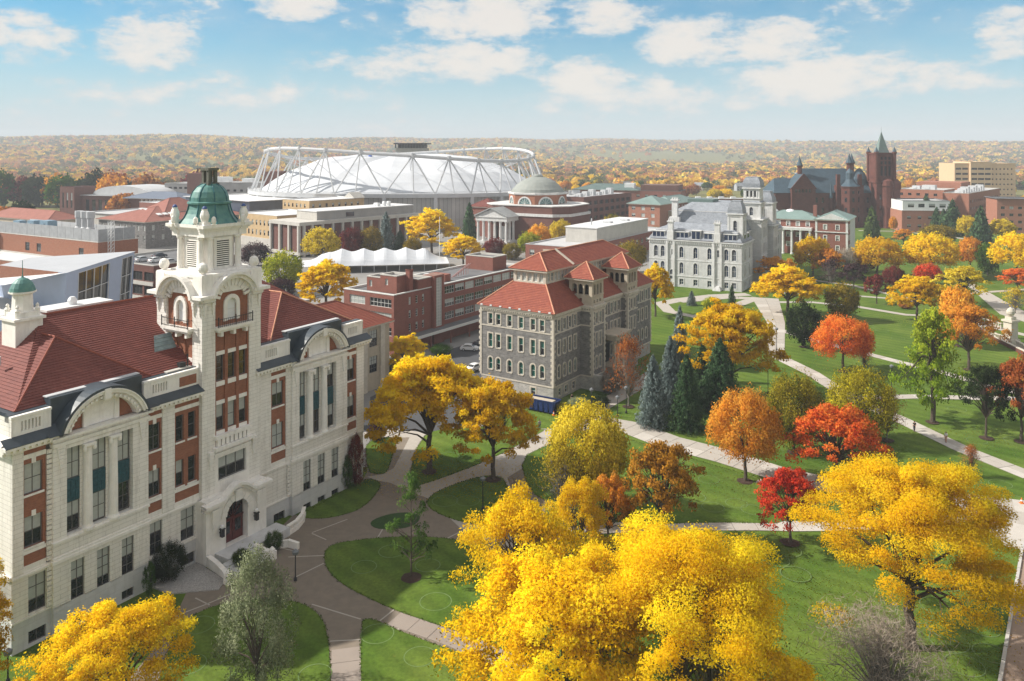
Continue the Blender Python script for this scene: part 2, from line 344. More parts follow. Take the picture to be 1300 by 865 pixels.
# ------------------------------------------------------------------ windows
_wm = {}
def window(root, A, ang, s, z, w, h, nx=1, nz=2, fr=FRM, panes=(GLASS, BLIND), blind=(.1, .8), arch=False, inset=.18, fw=.09, split=False, sur=None, sill=None, name='window', seed=None):
    """window part at distance s along a wall that starts at plan point A and runs in direction ang; frame > panes, surround, sill"""
    w = round(w, 2); h = round(h, 2); dx, dy = math.cos(ang), math.sin(ang)
    loc = (A[0] + dx * s - dy * inset, A[1] + dy * s + dx * inset, z)
    key = ('f', w, h, nx, nz, fr.name, arch, fw)
    hs = h - w / 2 if arch else h
    if key not in _wm:
        b = MB(); d = .12
        b.box(0, fw, 0, d, 0, hs); b.box(w - fw, w, 0, d, 0, hs); b.box(fw, w - fw, 0, d, 0, fw)
        if arch:
            n = 8
            for i in range(n):
                q = []
                for t in (math.pi * i / n, math.pi * (i + 1) / n):
                    for r in (w / 2, w / 2 - fw): q.append((w / 2 + r * math.cos(t), hs + r * math.sin(t)))
                (o0, i0, o1, i1) = q
                b.add([(o0[0], 0, o0[1]), (i0[0], 0, i0[1]), (i1[0], 0, i1[1]), (o1[0], 0, o1[1]), (i0[0], d, i0[1]), (i1[0], d, i1[1])], [(0, 3, 2, 1), (1, 2, 5, 4)])
        else: b.box(fw, w - fw, 0, d, h - fw, h)
        m = fw * .8
        for i in range(1, nx): x = w * i / nx; b.box(x - m / 2, x + m / 2, .015, d - .01, fw, (h - fw) if not arch else hs)
        for j in range(1, nz): zz = h * j / nz; b.box(fw, w - fw, .02, d - .02, zz - m / 2, zz + m / 2)
        _wm[key] = b.mesh(name, [fr])
    f = put(name, _wm[key], root, loc, ang)
    cells = [(i, j) for i in range(nx) for j in range(nz)]
    def isb(j): p = blind[0] + (blind[1] - blind[0]) * (j / max(1, nz - 1)); return random.random() < p
    colb = [isb(j) for j in range(nz)]
    for j in range(1, nz):
        if colb[j - 1]: colb[j] = True
    if split and not arch:
        for i, j in cells:
            bl = colb[j]; k = ('p', w, h, nx, nz, bl, panes[0].name)
            if k not in _wm:
                b = MB(); e = fw * .35
                b.box(e, w / nx - e, 0, .02, e, h / nz - e); _wm[k] = b.mesh('pane', [panes[1] if bl else panes[0]])
            put('pane', _wm[k], f, (w * i / nx, .06, h * j / nz))
    else:
        k = ('p', w, h, nz, tuple(colb), arch, panes[0].name, panes[1].name)
        if k not in _wm:
            b = MB()
            for j in range(nz):
                za, zb = h * j / nz, h * (j + 1) / nz
                if not arch: b.poly([(.02, .07, za), (w - .02, .07, za), (w - .02, .07, zb), (.02, .07, zb)], int(colb[j]))
                else:
                    zb2 = min(zb, hs)
                    if zb2 > za: b.poly([(.02, .07, za), (w - .02, .07, za), (w - .02, .07, zb2), (.02, .07, zb2)], int(colb[j]))
            if arch: b.poly([(w / 2 + (w / 2 - .02) * math.cos(math.pi * i / 8), .07, hs + (w / 2 - .02) * math.sin(math.pi * i / 8)) for i in range(9)], int(colb[-1]))
            _wm[k] = b.mesh('pane', list(panes))
        put('pane', _wm[k], f)
    if sur:
        sm, sw, pr = sur; k = ('s', w, h, arch, sm.name, sw, pr, inset)
        if k not in _wm:
            b = MB(); y0 = -inset - pr; y1 = -inset + .05
            b.box(-sw, 0, y0, y1, 0, hs); b.box(w, w + sw, y0, y1, 0, hs)
            if arch:
                n = 8; top = h + sw
                out = [(w + sw, hs), (w + sw, top), (w / 2, top + sw * .3), (-sw, top), (-sw, hs)]
                arc = [(w / 2 + w / 2 * math.cos(math.pi * i / n), hs + w / 2 * math.sin(math.pi * i / n)) for i in range(n + 1)]
                for yy, fl in ((y0, 1),):
                    def q(p): return (p[0], yy, p[1])
                    for i in range(n):
                        t = math.pi * (i + .5) / n
                        ro = [(w / 2 + (w / 2 + sw) * math.cos(tt) , hs + (w / 2 + sw) * math.sin(tt)) for tt in (math.pi * i / n, math.pi * (i + 1) / n)]
                        b.poly([q(arc[i]), q(arc[i + 1]), q(ro[1]), q(ro[0])]); 
                        b.add([q(ro[0]), q(ro[1]), (ro[1][0], y1, ro[1][1]), (ro[0][0], y1, ro[0][1])], [(0, 1, 2, 3)])
                        b.add([q(arc[i]), q(arc[i + 1]), (arc[i + 1][0], -inset + inset, arc[i + 1][1]), (arc[i][0], 0, arc[i][1])], [(3, 2, 1, 0)])
                    # fill of the square opening behind the arch
                    for sx in (0, 1):
                        cx_ = 0.0 if sx == 0 else w
                        pts = [arc[i] for i in (range(n // 2, n + 1) if sx == 0 else range(n // 2, -1, -1))]
                        b.poly([(p[0], -inset + .01, p[1]) for p in pts] + [(cx_, -inset + .01, h)])
            else: b.box(-sw, w + sw, y0, y1, h, h + sw)
            _wm[k] = b.mesh('surround', [sm])
        put('surround', _wm[k], f)
    if sill:
        sm, pr = sill; k = ('l', w, sm.name, pr, inset)
        if k not in _wm:
            b = MB(); b.box(-.12, w + .12, -inset - pr, -.002, -.2, -.003); _wm[k] = b.mesh('sill', [sm])
        put('sill', _wm[k], f)
    return f
def face(root, mb, A, B, z0, z1, wins, mi=0, rev=.3, **kw):
    """one wall face with its windows; wins: (s, z, w, h, options)"""
    ang = math.atan2(B[1] - A[1], B[0] - A[0])
    mb.wall(A, B, z0, z1, [(w[0], w[0] + w[2], w[1], w[1] + w[3]) for w in wins], rev, mi)
    for w in wins:
        k = dict(kw); 
        if len(w) > 4: k.update(w[4])
        window(root, A, ang, w[0], w[1], w[2], w[3], **k)
def grid(L, n, w, rows, m0=None, m1=None, **opt):
    """evenly spaced windows: n columns of width w over length L, rows = (z, h) pairs"""
    m0 = L / n / 2 if m0 is None else m0; m1 = m0 if m1 is None else m1
    return [(m0 + (L - m0 - m1) * (i / (n - 1) if n > 1 else .5) - w / 2, z, w, h, opt) for i in range(n) for z, h in rows]
# ------------------------------------------------------------------ ground, paths, lawns
def hill(x, y):
    """ground height: level campus, a shallow valley beyond, wooded hills at the back (higher on the left)"""
    r = math.hypot(x, y); az = math.atan2(x, y)
    t = min(1, max(0, (r - 2300) / 2700)); t = t * t * (3 - 2 * t)
    left = math.exp(-((az + .38) / .3) ** 2)
    tl = min(1, max(0, (r - 1600) / 2700)); tl = tl * tl * (3 - 2 * tl)
    w = 9 * math.sin(x * .0013 + 1) + 6 * math.sin(x * .0031 + y * .002) + 4 * math.sin(x * .0083 + 2)
    rise = t * (84 + w) * (1 - left) + tl * (112 + w * 1.0) * left
    rise += max(0, min(1, (r - 4200) / 3500)) * (20 + 9 * math.sin(az * 8 + 1) + 4 * math.sin(az * 23)) * (1 - left * .3)
    return rise - .35 * min(1, max(0, (r - 650) / 300))
def build_ground():
    b = MB(); rs = [0, 80, 200, 400, 650, 800] + [950 + 170 * i for i in range(40)] + []
    az = [-math.pi + (2 * math.pi) * i / 180 for i in range(181)]
    for r in rs:
        for a in az: x, y = r * math.sin(a), r * math.cos(a); b.v.append((x, y, hill(x, y)))
    n = len(az)
    for k in range(len(rs) - 1):
        for i in range(n - 1): b.f.append([k * n + i, (k + 1) * n + i, (k + 1) * n + i + 1, k * n + i + 1][::-1]); b.m.append(0)
    struct('ground', b, LAND)
build_ground()
def sheet(name, pts, z, m, pixel=True, th=.0, parent=None, smooth=0):
    P = [px(*p) for p in pts] if pixel else list(pts)
    for _ in range(smooth):                           # round the corners (Chaikin)
        Q = []
        for i in range(len(P)):
            a, c = P[i], P[(i + 1) % len(P)]
            Q += [(a[0] * .75 + c[0] * .25, a[1] * .75 + c[1] * .25), (a[0] * .25 + c[0] * .75, a[1] * .25 + c[1] * .75)]
        P = Q
    b = MB()
    import mathutils
    tri = mathutils.geometry.tessellate_polygon([[Vector((p[0], p[1], 0)) for p in P]])
    area = sum(P[i][0] * P[(i + 1) % len(P)][1] - P[(i + 1) % len(P)][0] * P[i][1] for i in range(len(P)))
    for t in tri:
        q = [P[i] for i in t]
        if (q[1][0] - q[0][0]) * (q[2][1] - q[0][1]) - (q[1][1] - q[0][1]) * (q[2][0] - q[0][0]) < 0: q = q[::-1]
        b.poly([(p[0], p[1], z) for p in q])
    if th:
        if area < 0: P = P[::-1]
        for i in range(len(P)):
            a, c = P[i], P[(i + 1) % len(P)]; b.poly([(a[0], a[1], z - th), (c[0], c[1], z - th), (c[0], c[1], z), (a[0], a[1], z)])
    return struct(name, b, m, parent)
# campus floor: one lawn sheet over the whole quad, town streets and yards as paving under the buildings
CAMPUS = sheet('campus_lawn', [(-400, 20), (420, 20), (420, 640), (-420, 640)], .02, GRASS, False)
sheet('campus_pavement', [(-420, 96), (-52, 96), (-48, 118), (-14, 128), (-2, 150), (18, 170), (8, 182), (38, 236), (52, 300), (120, 470), (60, 560), (-420, 620)], .04, mat('worn grey paving', (.3, .285, .265), .9, .18, .06, col2=(.2, .195, .19)), False)
def path(name, pts, w, z=.06, m=PAVE, slabs=0.0):
    """paved walk along pixel points; with slabs > 0 each slab of that length is a part of its own, with open joints"""
    P = [Vector(px(*p)) for p in pts]; N = []
    for i in range(len(P)):
        a = P[max(0, i - 1)]; c = P[min(len(P) - 1, i + 1)]; d = (c - a).normalized(); N.append(Vector((-d.y, d.x)))
    ww = w if isinstance(w, (list, tuple)) else [w] * len(P)
    b = MB()
    for i in range(len(P) - 1):
        q = [P[i] - N[i] * ww[i] / 2, P[i + 1] - N[i + 1] * ww[i + 1] / 2, P[i + 1] + N[i + 1] * ww[i + 1] / 2, P[i] + N[i] * ww[i] / 2]
        b.poly([(p.x, p.y, z) for p in q])
    o = struct(name, b, MULCHD if slabs else m)
    if slabs:
        for i in range(len(P) - 1):
            Lg = (P[i + 1] - P[i]).length; k = max(1, int(round(Lg / slabs)))
            for j in range(k):
                t0, t1 = (j + .012) / k, (j + 1 - .012) / k
                def e(t, s): return P[i].lerp(P[i + 1], t) + N[i].lerp(N[i + 1], t) * (s * (ww[i] * (1 - t) + ww[i + 1] * t) / 2)
                for s0, s1 in ((-1, -.012), (.012, 1)) if w and ww[i] > 3.2 else ((-1, 1),):
                    c = MB(); h = random.uniform(0, .012); q = [e(t0, s0), e(t1, s0), e(t1, s1), e(t0, s1)]
                    c.extr([(p.x, p.y) for p in q], z + .002, z + .03 + h)
                    part('paving_slab', c, PAVE2 if m == PAVE and random.random() < .2 else m, o)
    return o
MULCHD = mat('paving joint soil', (.12, .105, .09), .95, .2, 2)
PAVEM = mat('mid brown paving', (.3, .255, .22), .9, .12, .3, col2=(.26, .22, .19), bump=.15)
PAVE2 = mat('pale concrete slab', (.47, .435, .39), .9, .1, .35, bump=.15)
# dark paved forecourt of the hall with the lawn islands on it
sheet('forecourt_paving', [(150, 880), (215, 800), (245, 735), (310, 715), (372, 655), (425, 650), (455, 620), (466, 600), (472, 566), (478, 530), (520, 520), (560, 545), (640, 565), (690, 560), (700, 600), (690, 660), (640, 720), (580, 780), (590, 830), (520, 940), (330, 940)], .06, PAVED)
sheet('pale_walk_paving', [(466, 606), (480, 611), (496, 614), (520, 625), (545, 634), (585, 672), (625, 690), (660, 665), (655, 640), (644, 607), (700, 573), (700, 545), (600, 545), (565, 535), (462, 549), (462, 557), (520, 556), (500, 595), (485, 603)], .075, PAVE)
def lawn(pts, smooth=2, z=.11): return sheet('lawn', pts, z, GRASS, True, .05, smooth=smooth)
LAWNS = [
 lawn([(190, 900), (222, 800), (250, 778), (298, 763), (345, 762), (380, 765), (404, 779), (416, 802), (420, 866), (420, 940), (200, 940)]),
 lawn([(411, 706), (417, 694), (440, 688), (501, 682), (560, 683), (600, 690), (628, 712), (620, 770), (590, 806), (577, 801), (518, 782), (484, 768), (437, 745), (415, 725)]),
 lawn([(457, 789), (472, 786), (500, 799), (540, 815), (590, 832), (620, 850), (600, 940), (460, 940)], 1),
 lawn([(545, 630), (575, 616), (611, 605), (632, 605), (642, 611), (653, 650), (630, 668), (585, 665), (540, 645)]),
 lawn([(532, 559), (556, 545), (600, 544), (650, 545), (692, 545), (689, 549), (622, 585), (530, 619), (519, 617), (519, 607)], 1),
 lawn([(464, 558), (505, 555), (498, 580), (491, 601), (482, 603), (466, 600)], 1),
 lawn([(372, 656), (400, 645), (440, 622), (466, 608), (481, 612), (484, 619), (462, 646), (428, 657), (400, 660)]),
 lawn([(660, 583), (694, 566), (740, 552), (790, 556), (850, 575), (920, 596), (985, 612), (1080, 628), (1010, 666), (900, 664), (800, 668), (700, 640), (672, 625)], 1),
]
sheet('planting_bed', [(466, 664), (494, 653), (525, 651), (536, 658), (522, 671), (480, 674)], .12, mat('low green ground cover', (.03, .07, .015), .95, .4, 4, bump=1.0), True, .06, smooth=2)
# main walks over the quad
path('main_walk', [(716, 545), (760, 535), (800, 543), (850, 562), (920, 580), (985, 601), (1060, 618), (1140, 626), (1230, 640), (1320, 655)], [5, 6, 6.2, 6.2, 6, 5.6, 5.6, 6, 7, 9], .07, PAVE, 3.2)
path('lower_walk', [(640, 690), (760, 672), (840, 668), (900, 668), (960, 668), (1010, 669), (1080, 668), (1160, 662), (1240, 655)], 2.8, .065, PAVE, 3.0)
sheet('corner_plaza', [(1228, 632), (1310, 640), (1330, 700), (1300, 700), (1276, 694), (1240, 660)], .085, PAVE2)
path('cross_walk', [(577, 812), (640, 840), (720, 890)], 2.6, .07, PAVEM, 2.6)
path('entry_walk', [(440, 824), (440, 880), (440, 930)], 2.9, .07, PAVEM, 2.6)
path('cross_walk', [(500, 786), (577, 813)], 2.4, .066, PAVEM, 2.6)
path('quad_walk', [(862, 383), (920, 378), (972, 380), (985, 410), (985, 452), (1030, 474), (1080, 506), (1145, 534), (1220, 570), (1310, 606)], [5, 5, 9, 5, 4, 3.6, 3.4, 3.4, 3.4, 3.6], .07, PAVE, 4.5)
path('quad_walk', [(1090, 506), (1160, 504), (1245, 506), (1320, 507)], 2.6, .066, PAVE, 4)
path('quad_walk', [(985, 418), (1040, 434), (1106, 451), (1137, 459), (1210, 477), (1250, 490), (1320, 505)], 2.6, .066, PAVE, 4)
path('quad_walk', [(972, 384), (1030, 384), (1090, 390), (1150, 400), (1200, 402), (1320, 430)], 2.8, .066)
path('quad_walk', [(990, 372), (1060, 374), (1140, 380), (1240, 372), (1330, 366)], 2.6, .062)
path('quad_walk', [(1000, 352), (1080, 362), (1130, 374), (1170, 386)], 2.6, .064)
path('quad_walk', [(1230, 360), (1262, 382), (1290, 400), (1330, 412)], [3, 6, 9, 9], .066)
path('quad_walk', [(1090, 293), (1140, 294), (1200, 300), (1320, 318)], 4, .066)
path('drive', [(838, 384), (850, 396), (880, 402), (905, 398), (940, 386), (962, 378)], 4, .068)
path('drive', [(838, 386), (862, 381), (905, 376), (950, 374)], 5, .067)
path('front_walk', [(716, 545), (770, 512), (800, 495), (830, 475)], 4, .067)
path('lane', [(440, 548), (500, 540), (560, 548), (620, 560)], 3.4, .1, ASPH)
sheet('car_park', [(540, 470), (560, 452), (575, 443), (640, 422), (690, 430), (640, 520), (600, 545), (470, 538), (470, 505)], .09, ASPH)
kb = sheet('brown_walk', [(1300, 690), (1345, 690), (1345, 900), (1266, 900)], .08, mat('warm brick paving', (.3, .22, .165), .9, .12, .3, col2=(.26, .19, .145)))
# low concrete kerb along that walk, in lengths
p0, p1 = Vector(px(1299, 690)), Vector(px(1264, 900))
for i in range(14):
    a = p0.lerp(p1, i / 14 + .002); c = p0.lerp(p1, (i + 1) / 14 - .002); part('kerb_length', MB().bar((a.x, a.y, .14), (c.x, c.y, .14), .32, .26), KERB, kb)
fb = struct('paving_bands', MB().poly([(px(376, 733)[0], px(376, 733)[1], .0), (px(376, 733)[0] + .1, px(376, 733)[1], .0), (px(376, 733)[0], px(376, 733)[1] + .1, .0)]), PAVE)
for q0, q1 in (((228, 781), (262, 768)), ((262, 768), (300, 752)), ((248, 760), (266, 769)), ((376, 733), (411, 716)), ((396, 768), (458, 787)), ((419, 815), (457, 813)), ((396, 677), (441, 660)), ((396, 678), (414, 686)), ((366, 708), (412, 706)), ((481, 790), (500, 775)), ((505, 800), (520, 786)), ((470, 700), (486, 672)), ((330, 690), (372, 700)), ((556, 690), (600, 668)), ((420, 842), (457, 841))):
    a, c = px(*q0), px(*q1); part('paving_band', MB().bar((a[0], a[1], .066), (c[0], c[1], .066), .17, .012), PAVE, fb)
# faded paint circles on the grass, each a ring lying on its lawn
_ring = MB(); _n = 40; _v = []
for i in range(_n):
    t = 2 * math.pi * i / _n
    for r in (1.69, 1.80): _v.append((r * math.cos(t), r * math.sin(t), 0))
_ring.add(_v, [(2 * i, 2 * i + 1, (2 * i + 3) % (2 * _n), (2 * i + 2) % (2 * _n)) for i in range(_n)])
_ring = _ring.mesh('paint_circle', [CHALK])
circ = [(252, 795), (300, 820), (240, 845), (350, 835), (400, 858), (310, 865), (462, 721), (497, 701), (543, 719), (553, 765), (479, 806), (533, 835), (594, 637), (565, 637), (600, 618), (595, 570), (640, 560), (570, 580),
        (1197, 741), (1250, 770), (1247, 797), (1190, 770), (1205, 815), (1258, 830), (1160, 780), (1225, 845), (1010, 730), (1000, 700), (985, 712),
        (870, 590), (900, 610), (935, 640), (880, 632), (845, 600), (905, 645), (955, 648), (830, 620), (812, 537), (860, 543), (900, 548), (840, 550),
        (1190, 600), (1230, 610), (1270, 615), (1210, 590), (1240, 640), (1180, 620), (1285, 635), (1180, 545), (1240, 560), (1290, 560), (1215, 520), (1100, 480), (1150, 490), (1080, 430), (1110, 440), (1140, 430), (1165, 445), (1120, 420), (1250, 395), (1225, 440),
        (770, 590), (800, 640), (740, 600), (705, 600)]
cm = CAMPUS
for x, y in circ:
    p = px(x, y); c = put('paint_circle', _ring, cm, (p[0], p[1], .125 if y > 540 and x < 660 or y > 570 and x < 1090 else .05)); s = random.uniform(.85, 1.05); c.scale = (s, s, 1)

# ------------------------------------------------------------------ the big white hall with its clock tower
LA = R(58)
HALL = thing('university_hall', 'long white limestone hall with red tile roof and copper domed clock tower', 'hall', (-49.34, 78.49, 0), LA)
ST = dict(fr=FRM, split=True, inset=.22, fw=.1)
def strip(mb, s0, s1, zr, dbl=True, gx=None, brick_mb=None, w=None):
    """brick strip of the wing between stone piers, with windows on four storeys"""
    pass
def arch_bay(s0, s1, zr, wins_u, wins_l):
    """projecting centre bay of a wing: three tall windows between columns under a segmental pediment"""
    L = s1 - s0; yb = -.5; b = MB(); c = (s0 + s1) / 2
    ops = [(a - s0, a - s0 + w, zr(2.9), zr(7.0)) for a, w in wins_l] + [(a - s0, a - s0 + w, zr(.25), zr(1.25)) for a, w in wins_l]
    b.wall((s0, yb), (s1, yb), zr(-.6), zr(3.05), [o for o in ops if o[3] < 3.2], .4, 1)
    b.wall((s0, yb), (s1, yb), zr(2.6) + .5, zr(7.45), [o for o in ops if o[3] > 3.2], .4, 0)
    for a, z0, z1, m in ((-.03, zr(-.6), zr(3.05), 1), (0, zr(3.05), zr(20.2), 0)):
        b.poly([(s0, yb, z0), (s0, yb, z1), (s0, .1, z1), (s0, .1, z0)], m); b.poly([(s1, yb, z0), (s1, .1, z0), (s1, .1, z1), (s1, yb, z1)], m)
    b.wall((s0, yb), (s1, yb), zr(8.1), zr(20.3), [(wins_u[0][0] - s0 - .12, wins_u[2][0] + wins_u[2][1] - s0 + .12, zr(9.9), zr(18.95))], .75, 0)
    for a, w in ((wins_u[0][0] - .12, wins_u[0][1] + .12), (wins_u[1][0], wins_u[1][1]), (wins_u[2][0], wins_u[2][1] + .12)): pass
    part('bay_wall', b, [LIME, GRAN], HALL)
    for a, w in wins_l:
        window(HALL, (s0, yb), 0, a - s0, zr(2.9), w, zr(7.0) - zr(2.9), 2, 4, **ST); window(HALL, (s0, yb), 0, a - s0, zr(.25), w, 1.0, 2, 1, fr=FRM, inset=.2)
    bt = MB(); bt.box(s0 - .15, s1 + .15, yb - .18, .05, zr(7.45), zr(7.8)); bt.box(s0 - .08, s1 + .08, yb - .1, .05, zr(7.8), zr(8.1)); bt.box(s0 - .1, s1 + .1, yb - .14, .05, zr(9.45), zr(9.7)); parts('belt_course', bt, LIMEP, HALL)
    # tall windows set back between the columns
    for a, w in wins_u:
        window(HALL, (s0, yb), 0, a - s0, zr(10.05), w, zr(13.1) - zr(10.05), 2, 2, fr=FRM, split=True, inset=.6, blind=(.1, .7)); window(HALL, (s0, yb), 0, a - s0, zr(15.5), w, zr(18.85) - zr(15.5), 2, 2, fr=FRM, split=True, inset=.6, blind=(.75, 1))
        p = MB(); p.box(a, a + w, yb + .52, yb + .75, zr(13.12), zr(15.48))
        for i in range(3):
            for j in range(2): p.box(a + w * (i + .12) / 3, a + w * (i + .88) / 3, yb + .48, yb + .52, zr(13.2) + 1.1 * j + .1, zr(13.2) + 1.1 * j + 1.0)
        part('spandrel_panel', p, TEALP, HALL)
    jam = MB(); prev = wins_u[0][0] + wins_u[0][1]
    for k in (1, 2):
        jam.box(prev, wins_u[k][0], yb + .45, yb + .75, zr(9.9), zr(18.95)); prev = wins_u[k][0] + wins_u[k][1]
    parts('window_pier', jam, LIME, HALL)
    for k in (0, 1):
        xc = (wins_u[k][0] + wins_u[k][1] + wins_u[k + 1][0]) / 2; r = .5; q = MB(); z0, z1 = zr(9.7), zr(18.9)
        q.lathe([(r * 1.35, z0), (r * 1.35, z0 + .25), (r * 1.15, z0 + .4), (r * 1.0, z0 + .6), (r, z0 + 3), (r * .86, z1 - .75), (r * .95, z1 - .7), (r * .9, z1 - .55), (r * 1.2, z1 - .25)], xc, yb + .2, 16)
        q.box(xc - r * 1.3, xc + r * 1.3, yb - .42, yb + .75, z1 - .26, z1)
        for e in (-1, 1): q.lathe([(.16, z1 - .75), (.2, z1 - .5), (.16, z1 - .27)], xc + e * r * 1.05, yb - .25, 8)
        part('column', q, LIMEP, HALL)
    for e, xx in ((-1, s0 + .75), (1, s1 - .75)):     # carved drops on the corner piers
        q = MB()
        for k in range(7): q.box(xx - .42 + .09 * k * .6, xx + .42 - .09 * k * .6, yb - .16 + .01 * k, yb + .02, zr(19.5) - .34 * (k + 1), zr(19.5) - .34 * k - .04)
        part('carved_drop', q, LIMEP, HALL)
    # segmental pediment
    half, rise = L / 2 - .75, 3.25; Rr = (half * half + rise * rise) / (2 * rise); zc = zr(20.85) + rise - Rr; a1 = math.asin(min(1, half / Rr)); n = 22
    if Rr < half + .01: a1 = math.pi / 2
    def arcpt(r, t): return (c + r * math.sin(t), zc + r * math.cos(t))
    def band(mb, r0, r1, y0, y1, ext=0.0, mi=0):
        A1 = a1 + ext
        for i in range(n):
            t0, t1 = -A1 + 2 * A1 * i / n, -A1 + 2 * A1 * (i + 1) / n
            q = [arcpt(r0, t0), arcpt(r1, t0), arcpt(r1, t1), arcpt(r0, t1)]
            mb.add([(p[0], y, p[1]) for y in (y0, y1) for p in q], [(0, 1, 2, 3)[::-1], (4, 5, 6, 7), (1, 5, 6, 2)[::-1], (0, 3, 7, 4)[::-1]] + ([(0, 4, 5, 1)] if i == 0 else []) + ([(3, 2, 6, 7)] if i == n - 1 else []), mi)
    m = MB(); band(m, Rr - .85, Rr - .3, yb - .35, .4); band(m, Rr - .3, Rr, yb - .75, .4); band(m, Rr, Rr + .14, yb - .9, .4)
    m.box(c - .35, c + .35, yb - .95, .3, zc + Rr - .85, zc + Rr + .25)
    part('arched_pediment', m, LIMEP, HALL)
    m = MB()
    for i in range(19):
        t = -a1 * .95 + 1.9 * a1 * i / 18; p = arcpt(Rr - .62, t); m.tube((p[0], yb - .62, p[1]), (p[0], yb - .3, p[1]), .17, .17, 4)
    part('pediment_dentils', m, LIMEP, HALL, kind='stuff')
    m = MB(); band(m, Rr + .15, Rr + .42, yb - .85, 1.6, .06)
    for e in (-1, 1): m.add([(c + e * (half + .1), yb - .9, zr(20.86)), (c + e * (half + 1.6), yb - .9, zr(20.86)), (c + e * (half + 1.6), .9, zr(21.5)), (c + e * (half + .1), .9, zr(21.9))], [(0, 1, 2, 3) if e > 0 else (3, 2, 1, 0)])
    part('pediment_flashing', m, NAVY, HALL)
    t = MB(); zf = zr(20.5); pts = [(c - half, zf)] + [arcpt(Rr - .8, -a1 + 2 * a1 * i / n) for i in range(n + 1)] + [(c + half, zf)]
    def clipx(x0, x1):                                # slice of the tympanum between two verticals
        out = []
        for i in range(13):
            x = x0 + (x1 - x0) * i / 12; d = max(0, (Rr - .8) ** 2 - (x - c) ** 2); out.append((x, max(zf + .02, zc + math.sqrt(d))))
        return [(x0, zf), (x1, zf)] + out[::-1]
    for x0, x1, y, mi in ((c - half * .97, c - 2.0, .12, 1), (c - 2.0, c + 2.0, .0, 0), (c + 2.0, c + half * .97, .12, 1)): t.poly([(p[0], y, p[1]) for p in clipx(x0, x1)], mi)
    t.box(c - 2.0, c - 1.45, -.2, .1, zf, zf + 2.2); t.box(c + 1.45, c + 2.0, -.2, .1, zf, zf + 2.2); t.box(c - 2.1, c + 2.1, -.25, .1, zf + 2.2, zf + 2.45)
    part('tympanum', t, [LIMEP, BRK], HALL)
    window(HALL, (0, -.02), 0, c - 1.1, zf + .35, 2.2, 1.7, 3, 2, fr=LIMEP, panes=(STRIM, STRIM), inset=.0)
    t = MB(); t.box(s0 - .1, s1 + .1, yb - .2, .1, zr(19.45), zr(19.8)); t.box(s0 - .3, s1 + .3, yb - .55, .1, zr(20.2), zr(20.45)); parts('bay_entablature', t, LIMEP, HALL)
    bk = MB(); bk.box(s0 + .2, s1 - .2, .45, 1.7, zr(21.5), zr(24.3)); part('roof_curb', bk, NAVY, HALL); bk = MB(); bk.box(s0 + .1, s1 - .1, 1.0, 1.75, zr(24.32), zr(24.42)); part('curb_cap', bk, STEEL, HALL)
